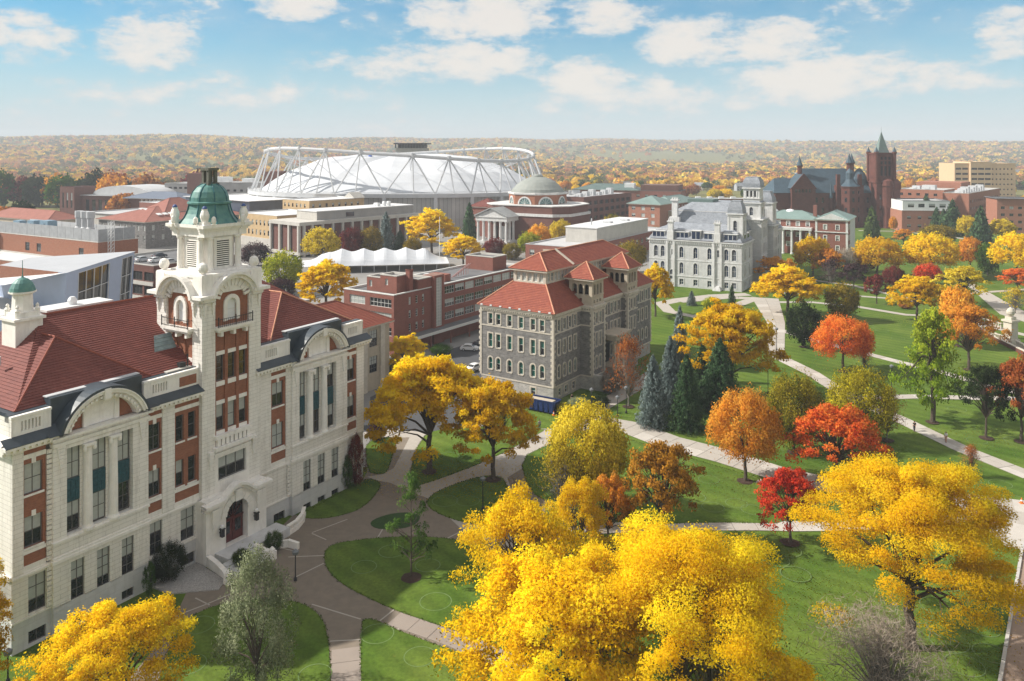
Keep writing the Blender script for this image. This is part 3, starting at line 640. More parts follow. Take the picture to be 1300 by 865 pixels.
def wing(S, zr, right):
    """S: strip/bay stations along the facade"""
    a0, a1 = S['ends']; mb = MB(); bm = MB()
    # ashlar skin with the openings of the lower storeys
    segs = S['low']                                   # (x0, x1, [(s, w)])
    for x0, x1, ws in segs:
        mb = MB()
        ops = [(s - x0, s - x0 + w, zr(3.35), zr(7.1)) for s, w in ws] + [(s - x0, s - x0 + w, zr(.3), zr(1.6)) for s, w in ws]
        mb.wall((x0, 0), (x1, 0), zr(-.6), zr(3.2), [o for o in ops if o[3] < 3.2], .3, 1); mb.wall((x0, 0), (x1, 0), zr(3.2), zr(7.4), [o for o in ops if o[2] > 3.2], .3, 0)
        for s, w in ws:
            window(HALL, (x0, 0), 0, s - x0, zr(3.35), w, zr(7.1) - zr(3.35), 2, 4 if w < 1.6 else 3, **ST); window(HALL, (x0, 0), 0, s - x0, zr(.3), w, zr(1.6) - zr(.3), 2, 1, fr=FRM, inset=.2)
        part('stone_wall', mb, [LIME, GRAN], HALL)
    for x0, x1, ws in S['up']:                        # upper storeys: brick strips (with windows) or stone piers
        if ws is None: part('stone_pier', MB().box(x0, x1, -.18, .2, zr(7.8), zr(20.02)), LIME, HALL); continue
        bm = MB()
        ops = [(s - x0, s - x0 + w, zr(a), zr(c)) for s, w in ws for a, c in ((10.1, 13.2), (15.4, 18.5))]
        bm.wall((x0, 0), (x1, 0), zr(7.8), zr(20.02), ops, .28, 0); part('brick_wall', bm, BRK, HALL)
        for s, w in ws:
            for a, c in ((10.1, 13.2), (15.4, 18.5)): window(HALL, (x0, 0), 0, s - x0, zr(a), w, zr(c) - zr(a), 2 if w > 1.2 else 1, 2, sill=(LIMEP, .12), **ST)
        if len(ws) == 1:
            for z in (13.2, 18.5): k = MB(); k.box(ws[0][0] + ws[0][1] / 2 - .2, ws[0][0] + ws[0][1] / 2 + .2, -.08, .1, zr(z) - .05, zr(z) + .5); part('keystone', k, LIMEP, HALL)
        q = MB(); q.box(x0, x1, -.1, .1, zr(9.5), zr(9.85)); q.box(x0 + .01, x1 - .01, -.1, .1, zr(19.0), zr(19.45)); q.box(x0, x1, -.06, .1, zr(7.82), zr(8.35)); parts('string_course', q, LIMEP, HALL)
    q = MB(); q.box(a0, a1, -.22, .1, zr(7.4), zr(7.62)); q.box(a0, a1, -.14, .1, zr(7.62), zr(7.82)); q.box(a0 - .02, a1 + .02, -.1, .1, zr(3.02), zr(3.2)); parts('belt_course', q, LIMEP, HALL)
    # rusticated bands on the stone quoins and piers (real grooves)
    gq = MB()
    for x0, x1 in S['quoin']:
        z = 3.35
        while z < 19.0:
            if not 7.3 < z < 8.0: gq.box(x0, x1, -.24, -.02, zr(z), zr(z + .42))
            z += .52
    part('quoin_courses', gq, LIME, HALL, kind='stuff')
    # cornice, dentils, sloping metal top, parapet with balusters
    for x0, x1 in S['corn']:
        q = MB(); q.box(x0, x1, -.35, .2, zr(20.0), zr(20.3)); q.box(x0, x1, -.95, .2, zr(20.55), zr(20.85)); q.box(x0, x1, -.55, .2, zr(20.3), zr(20.55)); part('cornice', q, LIMEP, HALL)
        d = MB(); k = int((x1 - x0) / .55)
        for i in range(k): xx = x0 + (x1 - x0) * (i + .5) / k; d.box(xx - .15, xx + .15, -.85, -.5, zr(20.28), zr(20.55))
        part('dentils', d, LIMEP, HALL, kind='stuff')
        q = MB(); q.add([(x0, -1.0, zr(20.87)), (x1, -1.0, zr(20.87)), (x1, .1, zr(21.55)), (x0, .1, zr(21.55)), (x0, -1.0, zr(20.8)), (x1, -1.0, zr(20.8))], [(0, 1, 2, 3), (4, 5, 1, 0)]); part('cornice_flashing', q, NAVY, HALL)
    for x0, x1, brick in S['para']:
        q = MB(); Lp = x1 - x0; ops = [] if brick else [(Lp * .5 - 1.0 + .34 * i, Lp * .5 - 1.0 + .34 * i + .2, zr(21.9), zr(22.9)) for i in range(6)]
        q.wall((x0, .1), (x1, .1), zr(21.3), zr(23.3), ops, .25, 0)
        if brick: q.box(x0 + .4, x1 - .4, .05, .1, zr(21.8), zr(22.9), 1)
        q.box(x0 - .02, x1 + .02, .0, .5, zr(23.3), zr(23.55)); q.box(x0, x1, .36, .5, zr(21.3), zr(23.3)); part('parapet', q, [LIMEP, BRK], HALL)
        q = MB(); q.box(x0, x1, .5, 1.3, zr(22.9), zr(23.62)); part('gutter', q, NAVY, HALL)
zl = lambda z: z
zR = lambda z: -.55 + 1.045 * z
wing(dict(ends=(0, 21.5), low=[(0, 3.8, [(1.6, 1.75)]), (14.5, 21.5, [(14.9, 1.6), (18.9, 1.9)])],
     up=[(0, 1.06, None), (1.06, 3.3, [(1.2, 1.8)]), (14.5, 16.4, [(14.75, 1.45)]), (16.4, 18.0, None), (18.0, 21.5, [(18.25, 1.05), (19.9, 1.05)])],
     quoin=[(3.32, 3.8), (14.3, 14.55)], corn=[(-1.0, 4.3), (13.9, 21.5)], para=[(0, 3.9, False), (14.2, 18.4, False), (18.4, 21.5, True)]), zl, False)
arch_bay(3.8, 14.4, zl, [(5.3, 1.5), (8.15, 1.5), (11.0, 1.4)], [(5.6, 1.45), (8.4, 1.45), (11.2, 1.45)])
wing(dict(ends=(29.5, 50.3), low=[(29.5, 35.8, [(30.6, 1.0), (33.0, 1.9)]), (46.4, 50.3, [(46.9, 1.8)])],
     up=[(29.5, 32.4, None), (32.4, 35.0, [(32.7, 1.95)]), (35.0, 35.8, None), (46.4, 48.8, [(46.7, 1.75)]), (48.8, 50.3, None)],
     quoin=[(35.2, 35.8), (46.2, 46.5)], corn=[(29.5, 36.2), (45.9, 51.3)], para=[(29.5, 35.9, False), (46.2, 50.3, False)]), zR, True)
arch_bay(35.8, 46.4, zR, [(37.2, 1.35), (39.75, 1.5), (42.55, 1.5)], [(37.8, 1.45), (40.5, 1.45), (43.2, 1.45)])
# end and back walls
w = MB()
for z0, z1, m in ((-.6, 3.2, 1), (3.2, 7.4, 0), (7.4, 23.4, 0)): w.wall((0, 25), (0, 0), z0, z1, [(25 - 4.4, 25 - 2.9, 10.1, 13.2), (25 - 4.4, 25 - 2.9, 15.4, 18.5), (25 - 4.4, 25 - 2.9, 3.4, 7.0)] if z0 > 0 else [], .25, m)
w.poly([(50.3, 0, -.6), (50.3, 25, -.6), (50.3, 25, 23.7), (50.3, 0, 23.7)]); w.poly([(50.3, 25, -.6), (0, 25, -.6), (0, 25, 23.5), (50.3, 25, 23.5)])
part('end_wall', w, [LIME, GRAN], HALL)
for z, h in ((10.1, 3.1), (15.4, 3.1), (3.4, 3.6)): window(HALL, (0, 25), R(-90), 20.6, z, 1.5, h, 2, 2, **ST)
q = MB(); q.box(-.95, 0, 0, 24, 20.55, 20.85); q.box(-.35, 0, 0, 24, 20.0, 20.5); q.box(-.2, 0, 0, 24, 7.4, 7.8); q.add([(-1, 0, 20.87), (0, 0, 21.55), (0, 24, 21.55), (-1, 24, 20.87)], [(0, 1, 2, 3)]); part('end_cornice', q, LIMEP, HALL)
q = MB(); q.box(.3, 1.2, 1.3, 24, 22.9, 23.6); part('gutter', q, NAVY, HALL)
# tiled roofs in real courses
ZE, ZA, ZM = 23.62, 28.9, 30.6
def hiproof(x0, x1, ax, t1=18.0, right=False, ze=ZE):
    c = [MB() for _ in range(3)]
    c[0].courses([(x0, 1.25, ze), (x1, 1.25, ze), (ax, 7.4, ZA)], .36)
    c[1].courses([(x0, 1.25, ze), (ax, 7.4, ZA), (ax, t1, ZA), (x0, t1, ze)], .36)
    c[2].courses([(x1, 1.25, ze), (ax, 7.4, ZA), (ax, t1, ZA), (x1, t1, ze)], .36)
    for i, b in enumerate(c): part('tile_slope', b, TILE, HALL, kind='stuff')
    r = MB(); r.tube((x0, 1.25, ze + .06), (ax, 7.4, ZA + .1), .1, .1, 6); r.tube((x1, 1.25, ze + .06), (ax, 7.4, ZA + .1), .12, .12, 6); r.tube((ax, 7.4, ZA + .1), (ax, t1, ZA + .1), .13, .13, 6); part('ridge_tiles', r, RIDGE if right else TILEB, HALL)
hiproof(.9, 15.9, 8.2); hiproof(33.5, 49.4, 41.0, right=True, ze=24.0)
b = MB(); b.courses([(1.0, 1.25, ZE), (49.3, 1.25, ZE), (41, 12.6, ZM), (9.3, 12.6, ZM)], .36); b.courses([(1.0, 24, ZE), (49.3, 24, ZE), (41, 12.6, ZM), (9.3, 12.6, ZM)], .6); b.courses([(1.0, 1.25, ZE), (1.0, 24, ZE), (9.3, 12.6, ZM)], .36); b.courses([(49.3, 1.25, ZE), (49.3, 24, ZE), (41, 12.6, ZM)], .36)
part('main_roof', b, TILE, HALL, kind='stuff')
b = MB(); b.tube((9.3, 12.6, ZM + .08), (41, 12.6, ZM + .08), .14, .14, 6); part('main_ridge', b, TILEB, HALL)
b = MB(); b.tube((3.4, 9.6, 26.6), (3.4, 9.6, 27.5), .18, .18, 8); part('roof_vent', b, STEEL, HALL)
b = MB(); b.box(11.5, 19.5, 15.2, 18.2, 28.4, 30.3); b.box(11.3, 19.7, 15.0, 18.4, 30.3, 30.55); part('flat_dormer', b, WROOF, HALL)
b = MB(); b.lathe([(.5, 30.5), (.55, 31.1), (.3, 31.5)], 15.2, 16.5, 10); part('roof_vent', b, WHITE, HALL)
b = MB(); b.box(17.6, 20.9, .7, 3.4, 23.4, 23.75); part('roof_deck', b, CONC, HALL)
b = MB(); b.box(19.6, 20.4, 1.1, 1.7, 23.7, 24.3); b.tube((20.7, 1.2, 23.7), (20.7, 1.2, 25.2), .1, .1, 6); part('roof_equipment', b, IRON, HALL)
b = MB(); b.courses([(17.7, 3.2, 23.9), (21.3, 3.2, 23.9), (21.3, 5.4, 27.2), (19.0, 5.4, 27.2)], .5); part('metal_saddle', b, mat('galvanised flashing', (.25, .32, .33), .45, .3, 1.2), HALL)
# small cupola on the left roof
b = MB(); cx, cy = 7.3, 12.6
b.box(cx - 1.5, cx + 1.5, cy - 1.5, cy + 1.5, 27.6, 30.6); b.box(cx - 1.75, cx + 1.75, cy - 1.75, cy + 1.75, 30.6, 30.9); b.box(cx - 1.3, cx + 1.3, cy - 1.3, cy + 1.3, 30.9, 31.5)
b.lathe([(1.15, 31.5), (1.1, 31.7), (1.02, 33.4), (1.25, 33.5), (1.42, 33.6), (1.42, 33.8)], cx, cy, 8, rot=R(22.5))
for i in range(4):
    t = R(45 + 90 * i); b.lathe([(.3, 30.9), (.26, 31.6), (.34, 31.75), (.16, 32.0), (.2, 32.2), (.04, 32.4)], cx + 1.55 * math.cos(t), cy + 1.55 * math.sin(t), 8)
part('roof_cupola', b, LIMEP, HALL); cup = HALL.children[-1]
b = MB(); b.lathe([(1.35, 33.8), (1.25, 34.2), (1.0, 34.75), (.6, 35.15), (.15, 35.35), (.05, 35.6), (.03, 37.3)], cx, cy, 16)
part('cupola_dome', b, COPPER, HALL)
# ---- the clock tower of the hall
TX0, TX1, TY0, TY1 = 21.4, 30.3, -.6, 8.3
tb = MB(); tbr = MB()
def tower_side(A, B, front):
    """one side of the shaft: stone piers, brick field with windows, balcony niche under an arched cornice"""
    A = Vector(A); B = Vector(B); L = (B - A).length; d = (B - A) / L; inn = Vector((-d.y, d.x)); ang = math.atan2(d.y, d.x); a, c = 1.9, L - 1.85
    zl0 = 13.4 if front else 21.6
    def P(u, k=0.0): q = A + d * u + inn * k; return (q.x, q.y)
    def bx(mb, u0, u1, k0, k1, z0, z1, mi=0): mb.extr([P(u0, k0), P(u1, k0), P(u1, k1), P(u0, k1)], z0, z1, mi)
    tb.wall(P(0), P(a), zl0 - 14, 31.6); tb.wall(P(c), P(L), zl0 - 14, 31.6)
    tb.poly([(*P(a), zl0), (*P(a, .3), zl0), (*P(a, .3), 32.6), (*P(a), 32.6)]); tb.poly([(*P(c), zl0), (*P(c), 32.6), (*P(c, .3), 32.6), (*P(c, .3), zl0)])
    if not front: tb.wall(P(a), P(c), 0, zl0)
    w = 1.15; us = [a + .3, a + (c - a) / 2 - w / 2, c - .3 - w]; rows = ((15.2, 3.2), (21.3, 3.2)) if front else ((21.7, 2.2),)
    z0 = zl0
    ops = [(u - a, u - a + w, z, z + h) for u in us for z, h in rows] + [((c - a) / 2 - .7, (c - a) / 2 + .7, 28.6, 31.3)]
    tbr.wall(P(a, .3), P(c, .3), z0, 34.0, ops, .25, 0)
    for u in us:
        for z, h in rows:
            window(HALL, P(a, .3), ang, u - a, z, w, h, 1, 2, fr=FRM, split=True, inset=.15, blind=(.2, .7)); s = MB(); bx(s, u - .08, u + w + .08, .15, .32, z - .6, z - .03); bx(s, u - .08, u + w + .08, .17, .32, z + h + .03, z + h + .5); part('window_lintel', s, LIMEP, HALL)
    for u in [(us[0] + us[1] + w) / 2, (us[1] + us[2] + w) / 2]: bx(tbr, u - .2, u + .2, .1, .3, z0, 27.4)
    for u in (a, c): bx(tbr, u - .0 if u == a else u - .22, u + .22 if u == a else u, .12, .3, z0, 27.6)
    # arched door to the balcony with its stone architrave
    m = (a + c) / 2; window(HALL, P(a, .3), ang, m - .7 - a, 28.6, 1.4, 2.75, 1, 2, fr=FRW, panes=(DARK, WHITE), blind=(1, 0), arch=True, inset=.1, sur=(LIMEP, .5, .22), name='balcony_door')
    q = MB(); bx(q, a - .1, c + .1, -.75, .3, 27.75, 28.1); bx(q, a + .1, c - .1, -.5, .3, 27.45, 27.75)
    for u in (a + .7, m, c - .7): bx(q, u - .18, u + .18, -.45, .3, 26.9, 27.45)
    part('balcony', q, LIMEP, HALL)
    q = MB()
    for k in (0, 1): q.bar((*P(a, -.65), 28.25 + k * .85), (*P(c, -.65), 28.25 + k * .85), .06, .06)
    n = 19
    for i in range(n): u = a + (c - a) * i / (n - 1); q.bar((*P(u, -.65), 28.1), (*P(u, -.65), 29.15), .03, .03)
    for u in (a, m, c): q.bar((*P(u, -.65), 28.1), (*P(u, -.65), 29.4), .09, .09); 
    for u in (a, c): q.bar((*P(u, -.65), 29.1), (*P(u, 0), 29.1), .05, .05)
    part('balcony_railing', q, IRON, HALL)
    # arched cornice
    half = (c - a) / 2 + .35; zc = 31.75; rise = 2.3; Rr = (half ** 2 + rise ** 2) / (2 * rise); zo = zc + rise - Rr; a1 = math.asin(half / Rr); n = 16
    q = MB()
    def arc(r0, r1, k0, k1):
        for i in range(n):
            t0, t1 = -a1 + 2 * a1 * i / n, -a1 + 2 * a1 * (i + 1) / n
            pr = [(r0, t0), (r1, t0), (r1, t1), (r0, t1)]; V = [(*P(m + r * math.sin(t), k), zo + r * math.cos(t)) for k in (k0, k1) for r, t in pr]
            q.add(V, [(3, 2, 1, 0), (4, 5, 6, 7), (2, 6, 5, 1), (4, 7, 3, 0)])
    arc(Rr - .15, Rr + .3, -.55, .4); arc(Rr + .3, Rr + .62, -.95, .4)
    for u0, u1 in ((-.0, m - half + .1), (m + half - .1, L)):
        bx(q, u0, u1, -.45, .3, zc - .35, zc + .1); bx(q, u0, u1, -.8, .3, zc + .1, zc + .5)
    part('arched_cornice', q, LIMEP, HALL)
    q = MB()
    for i in range(11):
        t = -a1 * .95 + 1.9 * a1 * i / 10
        e0 = (*P(m + (Rr - 1.1) * math.sin(t), .12), zo + (Rr - 1.1) * math.cos(t)); e1 = (*P(m + (Rr - .1) * math.sin(t), .12), zo + (Rr - .1) * math.cos(t)); q.bar(e0, e1, .3, .36)
    part('arch_voussoirs', q, LIMEP, HALL, kind='stuff')
    q = MB()
    for u in (.15, a - .55, c + .15, L - .55):
        for k in range(4): bx(q, u + .04 * k, u + .4 - .04 * k, -.28 + .05 * k, .05, 30.9 - .4 * k, 31.3 - .4 * k - .03)
    part('carved_drop', q, LIMEP, HALL)
T = [(TX0, TY0), (TX1, TY0), (TX1, TY1), (TX0, TY1)]
tower_side(T[0], T[1], True); tower_side(T[3], T[0], False); tower_side(T[1], T[2], False); tower_side(T[2], T[3], False)
part('tower_shaft', tb, LIME, HALL); part('tower_brickwork', tbr, BRK, HALL)
# corner cornice returns and parapet block
b = MB()
for x in (TX0, TX1):
    for y in (TY0, TY1): b.box(x - .85 if x == TX0 else x - 1.0, x + 1.0 if x == TX0 else x + .85, y - .85 if y == TY0 else y - 1.0, y + 1.0 if y == TY0 else y + .85, 31.86, 32.26)
b.box(TX0 + .1, TX1 - .1, TY0 + .1, TY1 - .1, 32.2, 34.35); b.box(TX0 - .05, TX1 + .05, TY0 - .05, TY1 + .05, 34.35, 34.7)
for x in (TX0 + .75, TX1 - .75):
    for y in (TY0 + .75, TY1 - .75): b.box(x - .85, x + .85, y - .85, y + .85, 32.25, 34.55)
part('tower_parapet', b, LIMEP, HALL)
for x in (TX0 + .6, TX1 - .6):
    for y in (TY0 + .6, TY1 - .6):
        b = MB(); b.lathe([(.35, 34.7), (.28, 34.85), (.5, 35.02), (.62, 35.35), (.62, 35.6), (.5, 35.95), (.25, 36.15), (.01, 36.2)], x, y, 14); part('stone_ball', b, LIMEP, HALL)
bx_, by_ = (TX0 + TX1) / 2, (TY0 + TY1) / 2
h = 2.55; b = MB(); b.extr([(bx_ + h * i, by_ + h * j) for i, j in ((-1, -.62), (-.62, -1), (.62, -1), (1, -.62), (1, .62), (.62, 1), (-.62, 1), (-1, .62))], 34.6, 39.4)
b.box(bx_ - 3.3, bx_ + 3.3, by_ - 3.3, by_ + 3.3, 34.55, 34.95)
for sx, sy in ((0, -1), (0, 1), (1, 0), (-1, 0)):
    for e in (-1, 1):
        u = 1.15 * e; b.box(bx_ + (u - .2 if sy else sx * h - .12), bx_ + (u + .2 if sy else sx * h + .12), by_ + (u - .2 if sx else sy * h - .12), by_ + (u + .2 if sx else sy * h + .12), 35.2, 38.9)
    b.box(bx_ + (-1.4 if sy else sx * h - .16), bx_ + (1.4 if sy else sx * h + .16), by_ + (-1.4 if sx else sy * h - .16), by_ + (1.4 if sx else sy * h + .16), 38.5, 38.95)
part('belfry', b, LIMEP, HALL)
for sx, sy in ((0, -1), (-1, 0), (1, 0), (0, 1)):
    b = MB(); b.box(bx_ + (-.93 if sy else sx * (h + .02) - .03), bx_ + (.93 if sy else sx * (h + .02) + .03), by_ + (-.93 if sx else sy * (h + .02) - .03), by_ + (.93 if sx else sy * (h + .02) + .03), 35.3, 38.5)
    lv = part('louvre', b, DARK, HALL)
    sl = MB()
    if sy: sl.add([(-.9, 0, 0), (.9, 0, 0), (.9, .22, .16), (-.9, .22, .16), (-.9, 0, .05), (.9, 0, .05)], [(0, 1, 2, 3), (0, 4, 5, 1), (4, 3, 2, 5)])
    slm = None
    for k in range(12):
        z = 35.42 + k * .255; s = MB(); y0 = h + .08
        if sy: s.box(bx_ - .9, bx_ + .9, by_ + sy * y0 - .06, by_ + sy * y0 + .06, z, z + .12)
        else: s.box(bx_ + sx * y0 - .06, bx_ + sx * y0 + .06, by_ - .9, by_ + .9, z, z + .12)
        part('louvre_slat', s, LIMEP, lv)
for sx in (-1, 1):
    for sy in (-1, 1):
        for ux, uy in ((2.85, 2.05), (2.05, 2.85)):
            b = MB(); b.lathe([(.44, 34.95), (.44, 35.1), (.36, 35.25), (.34, 36.5), (.29, 38.7), (.4, 38.85), (.44, 39.1)], bx_ + sx * ux, by_ + sy * uy, 12); part('belfry_column', b, LIMEP, HALL)
b = MB()
for k, (r, z0, z1) in enumerate(((3.2, 39.1, 39.8), (3.35, 39.8, 40.05), (3.75, 40.25, 40.65), (3.55, 40.05, 40.25))):
    c = r * .66; b.extr([(bx_ + i, by_ + j) for i, j in ((-r, -r), (-c, -r), (-c, -r + .25), (c, -r + .25), (c, -r), (r, -r), (r, -c), (r - .25, -c), (r - .25, c), (r, c), (r, r), (c, r), (c, r - .25), (-c, r - .25), (-c, r), (-r, r), (-r, c), (-r + .25, c), (-r + .25, -c), (-r, -c))], z0, z1)
part('belfry_entablature', b, LIMEP, HALL)
b = MB(); b.lathe([(3.7, 40.66), (3.5, 40.85), (3.15, 41.3), (2.85, 41.85), (2.65, 42.4), (2.5, 43.05)], bx_, by_, 8, rot=R(22.5)); part('copper_skirt', b, COPPER, HALL)
b = MB()
for i in range(8):
    t = R(22.5 + 45 * i); pr = [(3.75, 40.68), (3.19, 41.32), (2.89, 41.87), (2.69, 42.42), (2.54, 43.07)]
    for k in range(4): b.tube((bx_ + pr[k][0] * math.cos(t), by_ + pr[k][0] * math.sin(t), pr[k][1]), (bx_ + pr[k + 1][0] * math.cos(t), by_ + pr[k + 1][0] * math.sin(t), pr[k + 1][1]), .09, .09, 5)
    pd = [(2.42, 43.35), (2.36, 43.9), (2.1, 44.6), (1.6, 45.2), (.9, 45.62), (.3, 45.75)]
    for k in range(5): b.tube((bx_ + pd[k][0] * math.cos(t), by_ + pd[k][0] * math.sin(t), pd[k][1]), (bx_ + pd[k + 1][0] * math.cos(t), by_ + pd[k + 1][0] * math.sin(t), pd[k + 1][1]), .08, .08, 5)
part('copper_ribs', b, COPD, HALL)
b = MB(); b.lathe([(2.45, 43.0), (2.72, 43.1), (2.72, 43.3), (2.5, 43.4)], bx_, by_, 16); part('copper_ring', b, COPPER, HALL)
b = MB(); b.lathe([(2.4, 43.35), (2.35, 43.9), (2.08, 44.6), (1.58, 45.2), (.88, 45.6), (.3, 45.72)], bx_, by_, 24); part('copper_dome', b, COPPER, HALL)
b = MB()
for i in range(4):
    t = R(45 + 90 * i); b.box(bx_ + .68 * math.cos(t) - .2, bx_ + .68 * math.cos(t) + .2, by_ + .68 * math.sin(t) - .2, by_ + .68 * math.sin(t) + .2, 45.6, 47.3)
b.box(bx_ - .85, bx_ + .85, by_ - .85, by_ + .85, 45.4, 45.75); b.box(bx_ - .8, bx_ + .8, by_ - .8, by_ + .8, 47.3, 47.65)
part('dome_lantern', b, mat('dark weathered stone', (.13, .13, .11), .9, .3, 2), HALL)
for sx in (-1, 1):
    for sy in (-1, 1):
        b = MB(); ux, uy = bx_ + sx * 2.95, by_ + sy * 2.95
        b.box(ux - .5, ux + .5, uy - .5, uy + .5, 40.65, 41.0); b.lathe([(.42, 41.0), (.45, 41.3), (.54, 41.6), (.55, 41.9), (.42, 42.3), (.32, 42.5), (.36, 42.65)], ux, uy, 10)
        for e in (-1, 1): b.lathe([(.18, 40.7), (.3, 41.0), (.26, 41.5), (.1, 41.7)], ux + e * .75, uy - e * sx * sy * .75, 8)
        f = part('corner_urn', b, LIMEP, HALL); b = MB(); b.lathe([(.3, 42.65), (.28, 42.82), (.15, 42.98), (.02, 43.02)], ux, uy, 10); part('urn_cap', b, mat('blue glazed cap', (.05, .09, .25), .4, .2, 3), f)
# clock-less shaft below: carved band, arched triple window and the portal
b = MB(); fx0, fx1 = TX0, TX1; cxm = (fx0 + fx1) / 2
b.wall((fx0 + 1.9, -.6), (fx1 - 1.85, -.6), 0, 13.4, [(.45, 4.7, 9.0, 11.9)], .5, 0); b.box(fx0 + 1.5, fx1 - 1.5, -1.25, -.5, 13.0, 13.4); b.box(fx0 + 1.7, fx1 - 1.7, -1.0, -.5, 14.3, 14.75)
for i in range(8): u = fx0 + 1.9 + (fx1 - fx0 - 3.8) * (i + .5) / 8; b.box(u - .22, u + .22, -.95, -.5, 13.45, 14.28)
b.box(fx0 + 1.7, fx1 - 1.7, -.8, -.5, 12.2, 12.6)
for u in (fx0 + 1.2, fx1 - 1.2):
    for k in range(5): b.box(u - .35 + .05 * k, u + .35 - .05 * k, -1.0 + .05 * k, -.5, 12.6 - .45 * k, 13.0 - .45 * k)
part('carved_band', b, LIMEP, HALL)
window(HALL, (fx0 + 1.9, -.6), 0, .45, 9.0, 4.25, 2.9, 3, 2, fr=FRM, split=True, inset=.35, fw=.16)
# portal: arched doorway under a broken curved hood, on projecting masonry
PX0, PX1, PY = 21.0, 30.1, -1.9; dcx = 25.5; dw = 3.3; dz0, dzs = 1.15, 4.9
b = MB(); ops = [(dcx - dw / 2 - PX0, dcx + dw / 2 - PX0, dz0, dzs + dw / 2)]
b.wall((PX0, PY), (PX1, PY), -.6, 7.6, ops, 1.2, 0); b.wall((PX1, PY), (PX1, 0), -.6, 7.6); b.wall((PX0, 0), (PX0, PY), -.6, 7.6); b.poly([(PX0, PY, 7.6), (PX1, PY, 7.6), (PX1, -.5, 7.6), (PX0, -.5, 7.6)])
for k in range(9):                                   # arch ring and the corner fills behind it
    t0, t1 = math.pi * k / 9, math.pi * (k + .92) / 9; q = []
    for t in (t0, t1):
        for r in (dw / 2 - .02, dw / 2 + .75): q.append((dcx + r * math.cos(t), dzs + r * math.sin(t)))
    b.add([(p[0], y, p[1]) for y in (PY - .18, PY + .5) for p in q], [(0, 1, 3, 2), (0, 2, 6, 4), (1, 5, 7, 3), (0, 4, 5, 1), (2, 3, 7, 6)])
for e in (-1, 1):
    pts = [(dcx + e * dw / 2 * math.cos(math.pi / 2 * k / 6), dzs + dw / 2 * math.sin(math.pi / 2 * k / 6)) for k in range(7)]
    b.poly([(p[0], PY + .02, p[1]) for p in pts] + [(dcx + e * dw / 2, PY + .02, dzs + dw / 2)])
b.box(dcx - .45, dcx + .45, PY - .4, PY + .1, dzs + dw / 2 - .1, dzs + dw / 2 + 1.3)
part('portal', b, LIMEP, HALL)
b = MB(); n = 14                                      # hood with a raised middle
def hz(u): t = (u - dcx) / 2.3; return 7.0 + (1.35 * math.cos(t * math.pi / 2) if abs(t) < 1 else 0)
xs = [PX0 - .5 + (PX1 - PX0 + 1.0) * i / 28 for i in range(29)]
for i in range(28):
    a, c = xs[i], xs[i + 1]; za, zb = hz(a), hz(c)
    for dz, y, h in ((0, PY - .7, .35), (-.4, PY - .35, .4)):
        b.add([(a, y, za + dz), (c, y, zb + dz), (c, y, zb + dz + h), (a, y, za + dz + h), (a, PY + .3, za + dz), (c, PY + .3, zb + dz), (c, PY + .3, zb + dz + h + .1), (a, PY + .3, za + dz + h + .1)], [(0, 1, 2, 3), (3, 2, 6, 7), (1, 0, 4, 5), (5, 4, 7, 6)])
part('portal_hood', b, LIMEP, HALL)
for u in (PX0 + 1.2, PX1 - 1.2):
    b = MB()
    for k in range(8): b.box(u - .6 + .05 * k, u + .6 - .05 * k, PY - .45 + .05 * k, PY + .02, 6.6 - .38 * (k + 1), 6.6 - .38 * k - .04)
    part('console_bracket', b, LIMEP, HALL)
b = MB(); b.box(dcx - dw / 2, dcx + dw / 2, PY + 1.0, PY + 1.12, dz0, dzs + dw / 2); dr = part('doorway', b, DOORM, HALL)
for e in (-1, 1):
    b = MB(); b.box(dcx + (.05 if e > 0 else -1.6), dcx + (1.6 if e > 0 else -.05), PY + .9, PY + .98, dz0, 3.9); b.box(dcx + (.35 if e > 0 else -1.3), dcx + (1.3 if e > 0 else -.35), PY + .86, PY + .9, dz0 + .2, 2.0)
    part('door', b, DOORM, dr); b = MB(); b.box(dcx + (.4 if e > 0 else -1.25), dcx + (1.25 if e > 0 else -.4), PY + .85, PY + .9, 2.2, 3.7); part('door_glass', b, GLASS, dr)
b = MB()
for k in range(1, 6): t = math.pi * k / 6; b.bar((dcx, PY + .9, 4.0), (dcx + 1.6 * math.cos(t), PY + .9, 4.6 + 1.6 * math.sin(t)), .07, .07)
b.box(dcx - dw / 2, dcx + dw / 2, PY + .82, PY + .98, 3.9, 4.1); part('fanlight_bars', b, DOORM, dr); b = MB(); b.box(dcx - 1.55, dcx + 1.55, PY + .96, PY + .99, 4.1, 6.5); part('fanlight_glass', b, GLASS, dr)
b = MB(); b.lathe([(.22, 0), (.3, .25), (.18, .4)], 0, 0, 8)
for u in (dcx - 2.6, dcx + 2.6):
    f = MB(); f.box(u - .2, u + .2, PY - .75, PY - .3, 3.0, 3.9); f.box(u - .28, u + .28, PY - .8, PY - .25, 3.9, 4.0); f.bar((u, PY - .3, 3.4), (u, PY, 3.4), .1, .1); lp = part('wall_lantern', f, IRON, HALL)
    g = MB(); g.lathe([(.12, 4.0), (.24, 4.15), (.24, 4.35), (.05, 4.5)], u, PY - .52, 10); part('lantern_globe', g, WHITE, lp)
